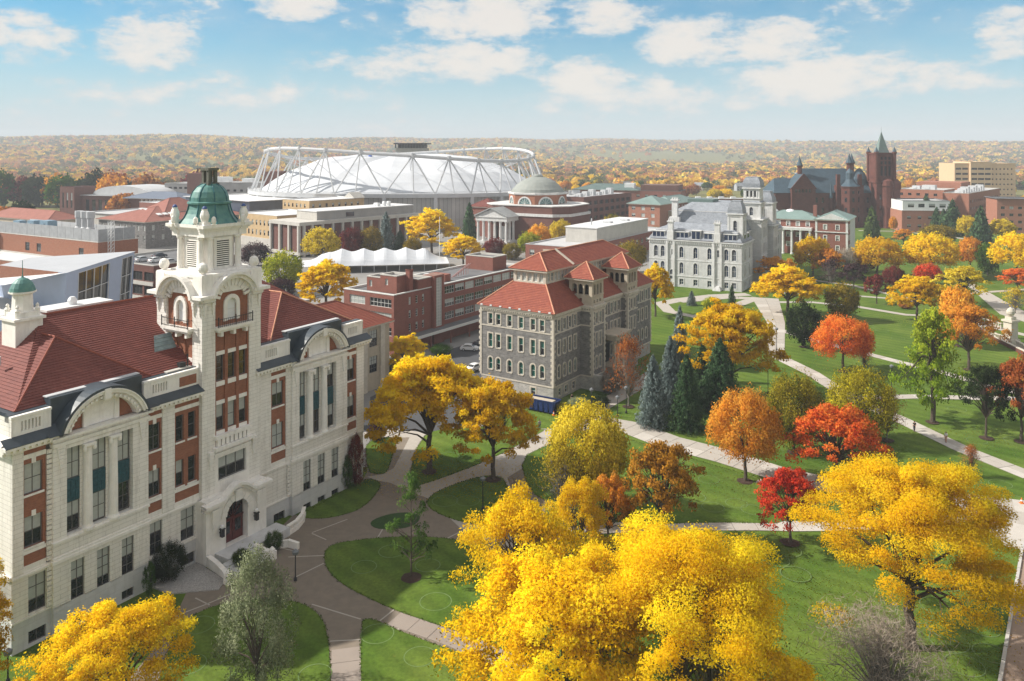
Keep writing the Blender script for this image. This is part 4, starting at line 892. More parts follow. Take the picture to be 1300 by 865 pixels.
# front steps with curved cheek walls and a balustrade
b = MB(); b.box(PX0 + 1.2, PX1 + 1.6, PY - 2.6, PY, -.2, 1.13); part('landing', b, GRAN, HALL)
for k in range(6):
    s = MB(); s.box(PX0 - .1 + .06 * k, PX0 + 4.9, PY - 3.0 - .42 * (6 - k), PY - 2.55, -.1, .19 + .19 * k - .19); part('step', s, GRAN, HALL)
for x0, pts in (('l', [(PX0 + .2, PY - .2), (PX0 - .1, PY - 2.2), (PX0 - .5, PY - 4.0), (PX0 - 1.0, PY - 5.3)]), ('r', [(PX0 + 5.1, PY - 2.6), (PX0 + 5.1, PY - 4.0), (PX0 + 5.4, PY - 5.3)])):
    s = MB()
    for i in range(len(pts) - 1): s.bar((*pts[i], .55 - .12 * i), (*pts[i + 1], .45 - .12 * i), .42, 1.3 - .1 * i); s.bar((*pts[i], 1.3 - .18 * i), (*pts[i + 1], 1.15 - .18 * i), .6, .16)
    s.box(pts[-1][0] - .4, pts[-1][0] + .4, pts[-1][1] - .4, pts[-1][1] + .4, -.1, 1.1); s.lathe([(.3, 1.1), (.38, 1.3), (.1, 1.6)], pts[-1][0], pts[-1][1], 8); part('stair_cheek', s, LIMEP, HALL)
bal = MB(); pts = [(PX1 + 1.5, PY - 2.3), (PX1 + 3.4, PY - 2.0), (PX1 + 5.2, PY - 1.1), (PX1 + 6.6, PY + .1)]
for i in range(3): bal.bar((*pts[i], 1.25), (*pts[i + 1], 1.2), .5, .18); bal.bar((*pts[i], .3), (*pts[i + 1], .3), .5, .6)
for i in range(3):
    for k in range(6): p = Vector(pts[i]).lerp(Vector(pts[i + 1]), (k + .5) / 6); bal.lathe([(.12, .6), (.17, .75), (.09, 1.0), (.12, 1.16)], p.x, p.y, 8)
part('balustrade', bal, LIMEP, HALL)
bal = MB(); pts = [(PX0 + 5.3, PY - 2.5), (PX0 + 7.2, PY - 3.4), (PX0 + 8.6, PY - 4.6), (PX0 + 8.8, PY - 6.2)]
for i in range(3): bal.bar((*pts[i], .5), (*pts[i + 1], .4), .4, 1.0)
part('planter_wall', bal, LIMEP, HALL)
b = MB(); b.extr([(14.8, -.2), (21.0, -.2), (20.2, -6.5), (18.5, -7.4), (15.0, -3.4)], .0, .17); o = struct('gravel_bed', b, GRAVEL); o.location = HALL.location; o.rotation_euler = HALL.rotation_euler
# ------------------------------------------------------------------ other buildings
def bldg(name, label, x, y, deg, cat='building'): return thing(name, label, cat, (x, y, 0), R(deg))
def shell(root, x0, x1, y0, y1, z0, z1, m, roofm=None, front=(), right=(), left=(), rev=.25, cap=None, capm=None, name='wall', **kw):
    """block with windows on the front (y0), right (x1) and left (x0) faces, parapet cap and flat roof"""
    b = MB(); k = dict(fr=FRM); k.update(kw)
    face(root, b, (x0, y0), (x1, y0), z0, z1, front, 0, rev, **k); face(root, b, (x1, y0), (x1, y1), z0, z1, right, 0, rev, **k)
    face(root, b, (x0, y1), (x0, y0), z0, z1, left, 0, rev, **k); b.wall((x1, y1), (x0, y1), z0, z1)
    part(name, b, m, root)
    if roofm:
        b = MB(); b.poly([(x0 + .1, y0 + .1, z1 - .35), (x1 - .1, y0 + .1, z1 - .35), (x1 - .1, y1 - .1, z1 - .35), (x0 + .1, y1 - .1, z1 - .35)]); part('flat_roof', b, roofm, root)
    c = .45; b = MB(); o = cap or .08
    for a in ((x0 - o, x1 + o, y0 - o, y0 + c), (x0 - o, x1 + o, y1 - c, y1 + o), (x0 - o, x0 + c, y0 + c, y1 - c), (x1 - c, x1 + o, y0 + c, y1 - c)): b.box(*a, z1 - .02, z1 + .22)
    for a in ((x0 + .003, x0 + c, y0 + c, y1 - c), (x1 - c, x1 - .003, y0 + c, y1 - c), (x0 + .003, x1 - .003, y0 + .003, y0 + c), (x0 + .003, x1 - .003, y1 - c, y1 - .003)): b.box(*a, z1 - .4, z1 - .025)
    part('roof_edge', b, capm or CONC, root)
def hip(root, x0, x1, y0, y1, z0, h, m, pitch=.45, name='roof', ov=.6, ridge=None, lift=.07, along=None, rm=None):
    """hipped roof over a rectangle, in courses; pyramid when nearly square"""
    x0 -= ov; x1 += ov; y0 -= ov; y1 += ov; W = x1 - x0; D = y1 - y0; b = MB(); cx, cy = (x0 + x1) / 2, (y0 + y1) / 2
    s = min(W, D) / 2 if ridge is None else ridge
    if W >= D: e0, e1 = (x0 + s, cy, z0 + h), (x1 - s, cy, z0 + h)
    else: e0, e1 = (cx, y0 + s, z0 + h), (cx, y1 - s, z0 + h)
    A, B, C, Dd = (x0, y0, z0), (x1, y0, z0), (x1, y1, z0), (x0, y1, z0)
    if abs(e0[0] - e1[0]) + abs(e0[1] - e1[1]) < .4:
        e = (cx, cy, z0 + h); sl = [(A, B, e), (B, C, e), (C, Dd, e), (Dd, A, e)]; e0 = e1 = e
    elif W >= D: sl = [(A, B, e1, e0), (B, C, e1), (C, Dd, e0, e1), (Dd, A, e0)]
    else: sl = [(A, B, e0), (B, C, e1, e0), (C, Dd, e1), (Dd, A, e0, e1)]
    for q in sl: b.courses(list(q), pitch, lift)
    o = part(name, b, m, root, kind='stuff')
    r = MB(); rr = .13
    for q in ((A, e0), (B, e1 if W >= D else e0), (C, e1), (Dd, e0 if W >= D else e1)): r.tube((q[0][0], q[0][1], q[0][2] + .05), (q[1][0], q[1][1], q[1][2] + .08), rr, rr, 5)
    if e0 != e1: r.tube((*e0[:2], e0[2] + .08), (*e1[:2], e1[2] + .08), rr, rr, 5)
    part('ridge_caps', r, rm or m, root)
    r = MB(); r.box(x0 + .12, x1 - .12, y0 + .12, y1 - .12, z0 - .35, z0 - .02); part('eaves', r, STRIM, root)
def rooftop(root, items, m=STEEL, name='roof_unit'):
    for x, y, z, a, c, h in items:
        b = MB(); b.box(x - a / 2, x + a / 2, y - c / 2, y + c / 2, z, z + h); b.box(x - a * .45, x + a * .45, y - c * .45, y + c * .45, z + h, z + h + .12); b.box(x - a * .3, x + a * .1, y - c / 2 - .25, y - c / 2, z + h * .2, z + h * .7)
        part(name, b, m, root)

# grey stone hall with red tile roofs and two loggia towers
S = bldg('stone_hall', 'grey rubble stone hall with orange red tile roofs and two open arcaded roof towers', 8.2, 157.5, -34, 'hall')
SW = dict(fr=FRW, panes=(GLASS, GLASSG), sur=(STRIM, .28, .07), sill=(STRIM, .1), inset=.16, fw=.07)
W_, L_ = 17.6, 46.0
rows = [(4.3, 2.5, True), (8.9, 2.8, False), (13.7, 2.2, False)]
fx = [2.3, 4.3, 7.1, 9.9, 12.8, 14.95]
fw = [(x - .5, z, 1.0, h, dict(arch=a, blind=(.25, 1))) for x in fx for z, h, a in rows] + [(12.3, .7, 1.1, 1.4), (4.0, .7, 1.1, 1.4)]
def rw(ys, w=.9): return [(y - w / 2, z, w, h, dict(arch=a, blind=(.1, .25))) for y in ys for z, h, a in rows]
b = MB(); bs = MB()
def srun(A, B, wins):
    ang = math.atan2(B[1] - A[1], B[0] - A[0]); hi_ = [w for w in wins if w[1] > 2.5]; lo = [w for w in wins if w[1] < 2.5]
    b.wall(A, B, 2.8, 17.0, [(w[0], w[0] + w[2], w[1], w[1] + w[3]) for w in hi_], .3); bs.wall(A, B, -.3, 2.8, [(w[0], w[0] + w[2], w[1], w[1] + w[3]) for w in lo], .3)
    for w in wins:
        k = dict(SW); k.update(w[4] if len(w) > 4 else {}); window(S, A, ang, w[0], w[1], w[2], w[3], 1, 2, **k)
    q = MB(); d = Vector((B[0] - A[0], B[1] - A[1])).normalized(); nn = Vector((d.y, -d.x)); Lw = (Vector(B) - Vector(A)).length
    def st(z0, z1, o): a_, c_ = Vector(A), Vector(B); q.extr([tuple(a_ + nn * o), tuple(c_ + nn * o), tuple(c_ - nn * .1), tuple(a_ - nn * .1)], z0, z1)
    st(2.7, 2.95, .1); st(13.2, 13.45, .08); st(16.2, 16.55, .12); st(16.9, 17.25, .45); st(17.25, 17.5, .6); parts('stone_band', q, STRIM, S)
    q = MB(); n = int(Lw / .55)
    for i in range(n): p = Vector(A) + d * (Lw * (i + .5) / n); c = p + nn * .25; q.box(c.x - .13, c.x + .13, c.y - .13, c.y + .13, 16.55, 16.92)
    part('cornice_brackets', q, STRIM, S, kind='stuff')
srun((-W_, 0), (0, 0), fw)
R0 = [(0, 0), (0, 11.1), (2.8, 11.1), (2.8, 16.2), (.5, 16.2), (.5, 29.4), (2.0, 29.4), (2.0, 34.6), (0, 34.6), (0, L_)]
RW = [rw([2.1, 4.3, 6.5, 8.7]) + [(y - .5, .7, 1.0, 1.5) for y in (2.4, 5.0, 8.0)], [], rw([1.7, 3.4], .85), [], rw([1.6, 3.3, 5.2, 8.0, 9.8, 11.6]), [], rw([1.8, 3.5], .85), [], rw([2.4, 4.6, 6.8, 9.0])]
for i in range(9): srun(R0[i], R0[i + 1], RW[i])
for e in ((0, L_), (-W_, L_), (-W_, 0)): pass
b.wall((0, L_), (-W_, L_), -.3, 17.0); b.wall((-W_, L_), (-W_, 0), -.3, 17.0)
part('rubble_wall', b, GST, S); part('basement_wall', bs, GSTB, S)
q = MB()
for cx, cy in ((-W_, 0), (0, 0), (2.8, 11.1), (2.8, 16.2), (2.0, 29.4), (0, L_)):
    for k in range(25): a = .62 if k % 2 else .38; z = 2.9 + .56 * k; q.box(cx - a, cx + .09, cy - .09, cy + (1.0 - a), z, z + .54)
parts('quoin', q, STRIM, S)
# main roof rising to the clerestory
def sl(name, polys, pitch=.42):
    r = MB()
    for p in polys: r.courses(p, pitch, .08)
    part(name, r, TILEB, S, kind='stuff')
X0, X1, Y0, Y1 = -W_ - .7, .7, -.7, L_ + .7; MX0, MX1, MY0, MY1 = -12.6, -4.6, 4.6, 41.4; ZE2, ZM2 = 17.5, 22.2
sl('lower_roof', [[(X0, Y0, ZE2), (X1, Y0, ZE2), (MX1, MY0, ZM2), (MX0, MY0, ZM2)], [(X1, Y0, ZE2), (X1, Y1, ZE2), (MX1, MY1, ZM2), (MX1, MY0, ZM2)], [(X1, Y1, ZE2), (X0, Y1, ZE2), (MX0, MY1, ZM2), (MX1, MY1, ZM2)], [(X0, Y1, ZE2), (X0, Y0, ZE2), (MX0, MY0, ZM2), (MX0, MY1, ZM2)]])
r = MB()
for a, c in (((X0, Y0), (MX0, MY0)), ((X1, Y0), (MX1, MY0)), ((X1, Y1), (MX1, MY1)), ((X0, Y1), (MX0, MY1))): r.tube((*a, ZE2 + .1), (*c, ZM2 + .1), .14, .14, 6)
part('hip_tiles', r, RIDGE, S)
q = MB()
for x, y in ((X0, Y0), (X1, Y0)): pass
for i in range(8): x = X0 + (X1 - X0) * (i + .5) / 8; q.box(x - .25, x + .25, Y0 - .05, Y0 + .15, ZE2 + .05, ZE2 + .3)
parts('snow_guard', q, WHITE, S)
cl = MB(); fwin = [(.7 + 1.4 * i, 22.55, 1.0, 1.75) for i in range(5)]; rwin = [(.7 + 1.42 * i, 22.55, 1.0, 1.75) for i in range(25)]
face(S, cl, (MX0, MY0), (MX1, MY0), 22.0, 25.0, fwin, 0, .2, fr=FRW, nx=2, nz=2, panes=(GLASS, BLIND), blind=(.5, .8)); face(S, cl, (MX1, MY0), (MX1, MY1), 22.0, 25.0, rwin, 0, .2, fr=FRW, nx=2, nz=2, panes=(GLASS, BLIND), blind=(.5, .8))
cl.wall((MX1, MY1), (MX0, MY1), 22, 25); cl.wall((MX0, MY1), (MX0, MY0), 22, 25); part('clerestory_wall', cl, STRIM, S)
hip(S, MX0, MX1, MY0, MY1, 25.0, 3.0, TILEB, .42, 'upper_roof', .8, rm=RIDGE)
q = MB(); q.bar((MX1 + .7, 15.0, 25.2), (-8.6, 15.0, 28.15), .5, .4); part('parapet_rib', q, STRIM, S)
def loggia(x0, x1, y0, y1):
    """open arcaded roof tower: piers, three arches a side, dark inside, pyramid roof"""
    t = MB(); zb, za, zt = 16.8, 19.6, 22.4
    t.wall((x0, y0), (x1, y0), zb, za, [((x1 - x0) / 2 - .35, (x1 - x0) / 2 + .35, 18.1, 18.9)], .3); t.wall((x1, y0), (x1, y1), zb, za, [(.7 + k * 1.3, 1.3 + k * 1.3, 17.9, 18.6) for k in range(3)], .3); t.wall((x1, y1), (x0, y1), zb, za); t.wall((x0, y1), (x0, y0), zb, za)
    t.poly([(x0, y0, za), (x1, y0, za), (x1, y1, za), (x0, y1, za)])
    for x in (x0, x1 - .75):
        for y in (y0, y1 - .75): t.box(x, x + .75, y, y + .75, za, zt)
    w = x1 - x0; n = 3; op = (w - 1.5 - .3 * 2) / n; d = y1 - y0; opd = (d - 1.5 - .6) / n
    for side in range(4):
        for k in range(n):
            L0 = (w, d, w, d)[side]; o = (op, opd, op, opd)[side]; u = .75 + (o + .3) * k; rr = o / 2; zs = zt - .55 - rr
            def Q(uu, k2, z):
                return ((x0 + uu, y0 + k2, z), (x1 - k2, y0 + uu, z), (x1 - uu, y1 - k2, z), (x0 + k2, y1 - uu, z))[side]
            for kk in (0, .45):
                arc = [Q(u + rr + rr * math.cos(math.pi * i / 8), kk, zs + rr * math.sin(math.pi * i / 8)) for i in range(9)]
                for i in range(8):
                    p, c = arc[i], arc[i + 1]; t.poly([p, (p[0], p[1], zt), (c[0], c[1], zt), c][::(1 if kk else -1)])
                a0 = [Q(u + rr + rr * math.cos(math.pi * i / 8), 0, zs + rr * math.sin(math.pi * i / 8)) for i in range(9)]; a1 = [Q(u + rr + rr * math.cos(math.pi * i / 8), .45, zs + rr * math.sin(math.pi * i / 8)) for i in range(9)]
            for i in range(8): t.poly([a0[i], a0[i + 1], a1[i + 1], a1[i]])
            if k < n - 1: c0, c1 = Q(u + o, 0, za), Q(u + o + .3, .45, za); t.box(min(c0[0], c1[0]), max(c0[0], c1[0]), min(c0[1], c1[1]), max(c0[1], c1[1]), za, zt)
    t.box(x0 - .1, x1 + .1, y0 - .1, y1 + .1, zt, zt + .35); t.box(x0 - .1, x1 + .1, y0 - .1, y1 + .1, za - .25, za - .05); t.box(x0 - .3, x1 + .3, y0 - .3, y1 + .3, zt + .35, zt + .6)
    part('roof_tower', t, TANST, S)
    core = MB(); core.box(x0 + 1.0, x1 - 1.0, y0 + 1.0, y1 - 1.0, za, zt); part('tower_chamber', core, DARK, S)
    hip(S, x0, x1, y0, y1, zt + .62, 3.2, TILEB, .42, 'tower_roof', .85, rm=RIDGE)
loggia(-2.9, 2.6, 11.2, 16.3); loggia(-3.4, 1.9, 29.3, 34.6)
b = MB()                                              # entrance porch
b.box(.5, 4.6, 18.2, 25.2, 9.0, 9.9); b.box(.5, 4.9, 17.9, 25.5, 9.9, 10.3); b.box(.5, 4.4, 18.4, 25.0, 3.0, 3.4)
for y in (18.8, 20.4, 23.0, 24.6): b.lathe([(.45, 3.4), (.45, 3.7), (.36, 3.9), (.33, 8.3), (.48, 8.6), (.5, 9.0)], 4.0, y, 10)
for k in range(7): b.box(.5, 5.0 + .4 * k, 18.6 + .1, 24.8, 3.0 - .43 * (k + 1), 3.0 - .43 * k)
part('entrance_porch', b, TANST, S); b = MB(); b.box(.52, .7, 20.6, 22.8, 3.4, 7.4); part('porch_door', b, DARK, S)
b = MB(); b.box(2.0, 6.2, 11.4, 12.0, -.2, 3.2); b.box(2.8, 6.2, 11.4, 17.6, -.2, .4); part('area_wall', b, GSTB, S)

# red brick office building from mid century
B5 = bldg('brick_office', 'long red brick building with ribbon windows, glazed stair tower and black tar roof', -28.6, 192.8, -34)
RB = dict(nx=4, nz=2, fr=FRW, panes=(GLASS, BLIND), blind=(.15, .35), fw=.1)
sm_ = [(y, z, .9, 1.9, dict(nx=1, nz=3, blind=(.1, .3))) for y in (5.4, 8.0, 10.5) for z in (4.9, 8.2, 11.5)]
sm_ += [(19.6 + 4.4 * i, z, 4.1, 2.0) for i in range(9) for z in (5.2, 8.6, 12.0)]
shell(B5, -17, 0, 0, 60, 0, 14.6, BRK2, GROOF, front=[(9.0, z, 7.2, 2.1, dict(nx=6)) for z in (4.6, 8.0, 11.4)] + [(2.0, z, 5.4, 2.1) for z in (4.6, 8.0, 11.4)], right=sm_, capm=FRW, **RB)
b = MB(); face(B5, b, (.01, 14.2), (.9, 14.2), 0, 17.6, []); face(B5, b, (.9, 14.2), (.9, 18.2), 0, 17.6, [(.8, 4.4, 2.4, 12.6, dict(nx=3, nz=16))], 0, .2, fr=FRW, fw=.09, panes=(GLASS, BLIND), blind=(.2, .3)); b.wall((.9, 18.2), (-3, 18.2), 0, 17.6); b.wall((-3, 18.2), (-3, 14.2), 14, 17.6); b.wall((-3, 14.2), (.01, 14.2), 14, 17.6); b.poly([(-3, 14.2, 17.6), (.9, 14.2, 17.6), (.9, 18.2, 17.6), (-3, 18.2, 17.6)]); part('stair_tower', b, BRK2, B5)
shell(B5, -12.5, -2.2, 3.6, 9, 14.2, 17.7, BRK2, GROOF, front=[(.8, 15.3, 1.0, 1.6), (5.0, 15.3, 1.0, 1.5)], name='penthouse', capm=CONC, nx=1, nz=1, panes=(BLIND, BLIND), fr=FRW)
shell(B5, -7.5, -2.0, 3.2, 8, 14.3, 18.6, BRK2, GROOF, front=[(1.6, 16.2, 1.0, 1.6)], name='penthouse', capm=CONC, nx=1, nz=1, panes=(BLIND, BLIND), fr=FRW)
shell(B5, -9, 0.0, 9, 14.2, 14.2, 17.2, BRK2, GROOF, name='penthouse', capm=CONC)
b = MB(); b.box(-2.0, -.7, 6.5, 7.8, 14.2, 20.0); b.box(-2.1, -.6, 6.4, 7.9, 19.8, 20.0); part('chimney', b, BRK2, B5)
shell(B5, -14, -4, 47, 54, 14.2, 18.2, BRK2, GROOF, name='penthouse', capm=CONC)
b = MB(); b.box(-9, -3.5, 24, 26.5, 14.3, 16.2); part('roof_block', b, BRK2, B5)
rooftop(B5, [(-6, 22, 14.3, 2.4, 1.6, 1.3), (-8.6, 22.4, 14.3, 1.6, 1.4, 1.1), (-11, 26, 14.3, 2, 2, 1.2)], WHITE)
b = MB()
for a in (0, 1.0):
    b.bar((-6, 30 + a, 14.5), (-6, 38 + a, 17.4), .18, .18, 0)
    for k in range(7): b.bar((-6, 30 + a + 1.1 * k, 14.5), (-6, 30 + a + 1.1 * k, 14.6 + .4 * k), .12, .12)
part('roof_stair', b, mat('faded pink steel', (.35, .2, .19), .6, .1, 2), B5)
b = MB(); b.box(.0, 3.6, .5, 60, 3.6, 4.1); part('canopy', b, GROOF, B5); b = MB(); b.box(3.6, 3.75, .4, 60, 3.55, 4.25); b.box(0, 3.6, .4, .5, 3.55, 4.25); part('canopy_edge', b, FRW, B5)
b = MB()
for y in (2, 10, 18, 26, 34, 42, 50, 58): b.box(3.0, 3.3, y, y + .3, 0, 3.6)
part('canopy_posts', b, BRK2, B5, kind='stuff')
b = MB(); b.box(.01, .2, 14.6, 16.8, 0, 2.8); part('side_door', b, mat('teal door', (.05, .16, .18), .5, .1, 1), B5)

# tan stone annex with red roof just behind the white hall
AX = bldg('tan_annex', 'tan stone annex with orange red hipped roof behind the white hall', -42.6, 143.6, 58)
b = MB(); aw = [(3.2 + 5.4 * i, z, 2.4, 3.4, dict(nx=3, nz=4)) for i in range(5) for z in (3.6, 9.0)]
face(AX, b, (0, 0), (31, 0), 0, 13.4, aw, 0, .35, fr=FRM, panes=(GLASS, BLIND), blind=(.1, .4)); b.wall((31, 0), (31, 16), 0, 13.4); b.wall((31, 16), (0, 16), 0, 13.4); b.wall((0, 16), (0, 0), 0, 13.4); part('wall', b, TANST, AX)
b = MB()
for i in range(6): x = .8 + 5.4 * i; b.box(x, x + 1.3, -.5, .0, 0, 13.2)
parts('pilaster', b, STRIM, AX)
hip(AX, 0, 31, 0, 16, 13.6, 4.6, TILEB, .45, 'roof', .9, rm=TILEP)
b = MB(); b.box(12, 14, 4.4, 6.4, 14.5, 17.6); part('chimney', b, STRIM, AX)
F1 = bldg('flat_annex', 'low grey flat roofed wing between the white hall and the brick offices', -68, 150, 58)
shell(F1, 0, 40, 0, 16, 0, 15.2, TANST, LROOF, capm=CONC); rooftop(F1, [(8, 6, 14.9, 3, 2, 1.2), (22, 9, 14.9, 4, 3, 1.0)], CONCG)

# white limestone hall with mansards and towers
H = bldg('mansard_hall', 'grey white limestone hall with slate mansard roofs, dormers and capped towers', 80.4, 278.8, -30, 'hall')
HW = dict(nx=2, nz=2, fr=FRW, panes=(GLASSB, GLASSB), arch=True, sur=(HLT, .26, .1), inset=.22, fw=.09)
def hrow(xs, w=1.5, low=True): return [(x - w / 2, z, w, h, dict(arch=a)) for x in xs for z, h, a in ((.9, 2.1, False), (4.9, 4.1, True), (10.7, 4.0, True)) if low or z > 1]
def hblock(x0, x1, y0, y1, zt, front, right, left=()):
    b = MB(); face(H, b, (x0, y0), (x1, y0), -.3, zt, front, 0, .3, **HW); face(H, b, (x1, y0), (x1, y1), -.3, zt, right, 0, .3, **HW); b.wall((x1, y1), (x0, y1), -.3, zt); face(H, b, (x0, y1), (x0, y0), -.3, zt, left, 0, .3, **HW); part('wall', b, HLST, H)
    q = MB()
    for z, h, o in ((zt - .5, .3, .3), (zt - .2, .35, .6), (9.7, .3, .12), (3.9, .3, .15), (zt - 1.4, .25, .15)): q.box(x0 - o, x1 + o, y0 - o, y1 + o, z, z + h)
    parts('stone_course', q, HLT, H)
    q = MB()
    for i in range(int((x1 - x0) / .8)): x = x0 + .4 + .8 * i; q.box(x - .15, x + .15, y0 - .42, y0, zt - 1.1, zt - .5)
    for i in range(int((y1 - y0) / .8)): y = y0 + .4 + .8 * i; q.box(x1, x1 + .42, y - .15, y + .15, zt - 1.1, zt - .5)
    part('cornice_brackets', q, HLT, H, kind='stuff')
def mansard(x0, x1, y0, y1, z0, z1, ins, zt, top=None, name='mansard'):
    m = MB(); A = [(x0, y0), (x1, y0), (x1, y1), (x0, y1)]; B = [(x0 + ins, y0 + ins), (x1 - ins, y0 + ins), (x1 - ins, y1 - ins), (x0 + ins, y1 - ins)]
    for i in range(4): j = (i + 1) % 4; m.courses([(*A[i], z0), (*A[j], z0), (*B[j], z1), (*B[i], z1)], .5, .07)
    part(name, m, SLATE, H, kind='stuff')
    m = MB(); m.box(x0 + ins - .15, x1 - ins + .15, y0 + ins - .15, y1 - ins + .15, z1, z1 + .25); part('mansard_cornice', m, HLT, H)
    e = top or 3.0; cx, cy = (x0 + x1) / 2, (y0 + y1) / 2; q = MB()
    C = [(x0 + ins + e, y0 + ins + e), (x1 - ins - e, y0 + ins + e), (x1 - ins - e, y1 - ins - e), (x0 + ins + e, y1 - ins - e)]
    for i in range(4): j = (i + 1) % 4; q.poly([(*B[i], z1 + .25), (*B[j], z1 + .25), (*C[j], zt), (*C[i], zt)])
    q.poly([(*c, zt) for c in C]); part('upper_roof', q, SLATE, H)
def dormer(x, y, z, w, h, ang, n=3, m=HLT):
    d = MB(); d.box(-w / 2, w / 2, 0, 2.4, 0, h); d.box(-w / 2 - .2, w / 2 + .2, -.2, 2.6, h, h + .2); o = part('dormer', d, m, H, (x, y, z), ang)
    for i in range(n): window_on(o, w, h, i, n)
def window_on(o, w, h, i, n):
    ww = w / n - .25; b = MB(); b.box(-ww / 2, ww / 2, -.05, -.01, .35, h - .2); x = -w / 2 + w * (i + .5) / n; b2 = [(p[0] + x, p[1], p[2]) for p in b.v]; b.v = b2; part('dormer_window', b, GLASSB, o)
hblock(-34, 0, 0, 16, 16.9, hrow([2.6, 5.2]) + hrow([12.3, 17.5, 22.6]) + hrow([28.6, 31.3]) + [(8.5, 11.6, .9, 2.0, dict(arch=False)), (25.2, 11.6, .9, 2.6, dict(arch=False)), (7.9, 2.6, 1.5, 3.6, dict(arch=True))], hrow([3.4, 5.4, 11.0], 1.0))
q = MB(); q.box(-27.5, -26.7, -.5, .0, -.2, 16.7); q.box(-24.9, -24.1, -.5, 0, -.2, 16.7); q.box(-10.3, -9.5, -.5, 0, -.2, 16.7); q.box(-7.7, -6.9, -.5, 0, -.2, 16.7); parts('pilaster', q, HLT, H)
mansard(-34.2, .2, -.2, 16.2, 17.3, 20.4, 2.2, 22.8, 5.5)
for x, n in ((-30.5, 3), (-21.5, 3), (-11.2, 3), (-4.0, 3)): dormer(x, .3, 17.5, 4.6, 2.4, 0, n)
dormer(-16.3, -.1, 17.4, 3.2, 3.2, 0, 2); dormer(.2 - .6, 6.5, 17.5, 2.6, 2.2, R(90), 1); dormer(.2 - .6, 11.0, 17.5, 2.6, 2.2, R(90), 1)
for x in (-25.8, -8.6):
    q = MB(); q.box(x - 1.2, x + 1.2, -.6, 1.4, 16.9, 20.2); q.box(x - .9, x + .9, -.35, 1.15, 20.2, 23.4); q.box(x - 1.2, x + 1.2, -.6, 1.4, 23.4, 23.9)
    for e in (-.75, 0, .75): q.lathe([(.28, 23.9), (.22, 24.5), (.34, 24.7)], x + e, .4, 8)
    part('chimney', q, HLT, H)
hblock(-33, -3, 16, 48, 19.4, [], hrow([2.2, 5.2, 8.2], 1.1) + hrow([23.5, 26.5, 29.5], 1.1), [])
mansard(-33.2, -2.8, 15.8, 48.2, 19.8, 26.2, 3.0, 29.5, 5.0)
q = MB(); q.box(-31.5, -27.5, 15.2, 17.2, 19, 24); q.box(-30.6, -28.4, 15.6, 17.0, 24, 30.2); q.box(-31, -28, 15.2, 17.4, 30.2, 30.8)
for e in (-.9, 0, .9): q.lathe([(.32, 30.8), (.26, 31.4), (.38, 31.6)], -29.5 + e, 16.3, 8)
part('great_chimney', q, HLT, H); q = MB(); q.box(-27, -17, 24, 32, 29.0, 30.6); part('roof_monitor', q, GUNM, H)
def capped(x0, x1, y0, y1, zb, zt, zc, win=True, z2=None):
    """square tower stage with arched openings and a curved slate cap"""
    b = MB(); w = x1 - x0; d = y1 - y0; ow = [(w / 2 - .65, zb + (zt - zb) * .22, 1.3, (zt - zb) * .55)] if win else []; od = [(d / 2 - .65, zb + (zt - zb) * .22, 1.3, (zt - zb) * .55)] if win else []
    face(H, b, (x0, y0), (x1, y0), zb, zt, ow, 0, .3, **HW); face(H, b, (x1, y0), (x1, y1), zb, zt, od, 0, .3, **HW); b.wall((x1, y1), (x0, y1), zb, zt); face(H, b, (x0, y1), (x0, y0), zb, zt, od, 0, .3, **HW)
    b.box(x0 - .5, x1 + .5, y0 - .5, y1 + .5, zt, zt + .45); b.box(x0 - .25, x1 + .25, y0 - .25, y1 + .25, zt - .6, zt - .3)
    for x in (x0, x1 - .5):
        for y in (y0, y1 - .5): b.box(x - .12, x + .62, y - .12, y + .62, zb, zt - .3)
    part('tower_stage', b, HLT, H); cx, cy = (x0 + x1) / 2, (y0 + y1) / 2; m = MB(); h = zc - zt - .45
    pr = [(.48, 0), (.47, .25), (.43, .5), (.36, .75), (.3, .96)]
    for k in range(4):
        r0, r1 = pr[k][0] * 1.08, pr[k + 1][0] * 1.08
        A = [(cx + r0 * w * i, cy + r0 * d * j, zt + .45 + h * pr[k][1]) for i, j in ((-1, -1), (1, -1), (1, 1), (-1, 1))]; B = [(cx + r1 * w * i, cy + r1 * d * j, zt + .45 + h * pr[k + 1][1]) for i, j in ((-1, -1), (1, -1), (1, 1), (-1, 1))]
        for i in range(4): j = (i + 1) % 4; m.courses([A[i], A[j], B[j], B[i]], .45, .05)
    m.box(cx - .34 * w, cx + .34 * w, cy - .34 * d, cy + .34 * d, zc - .15, zc + .15); part('tower_cap', m, SLATE, H, kind='stuff')
capped(-5.8, -.6, 3.5, 8.7, 17.5, 26.8, 31.6)
hblock(-8, 1.2, 25, 35, 23.5, [], hrow([2.6, 5.0, 7.4], 1.1) + [(y - .55, 16.6, 1.1, 4.0, dict(arch=True)) for y in (2.6, 5.0, 7.4)])
capped(-6.4, .4, 26.6, 33.4, 23.6, 29.4, 30.6, True)
b = MB(); x0, x1, y0, y1 = -6.0, 0.0, 27, 33
b.box(x0, x1, y0, y1, 29.4, 35.0); b.box(x0 - .5, x1 + .5, y0 - .5, y1 + .5, 35, 35.5); b.box(x0 - .35, x1 + .35, y0 - .35, y1 + .35, 31.2, 31.5)
for e in range(4):
    for y in (y0 - .12,): b.box(x0 + .7 + 1.4 * e, x0 + 1.0 + 1.4 * e, y, y0, 31.5, 35)
part('belfry_stage', b, HLT, H)
for e in (1.3, 2.7, 4.1): q = MB(); q.box(x0 + e - .3 + .25, x0 + e + .3 + .25, y0 - .05, y0 - .01, 32, 34.2); part('belfry_opening', q, DARK, H)
m = MB(); pr = [(3.4, 35.5), (3.35, 37.0), (2.9, 38.4), (2.3, 39.3)]
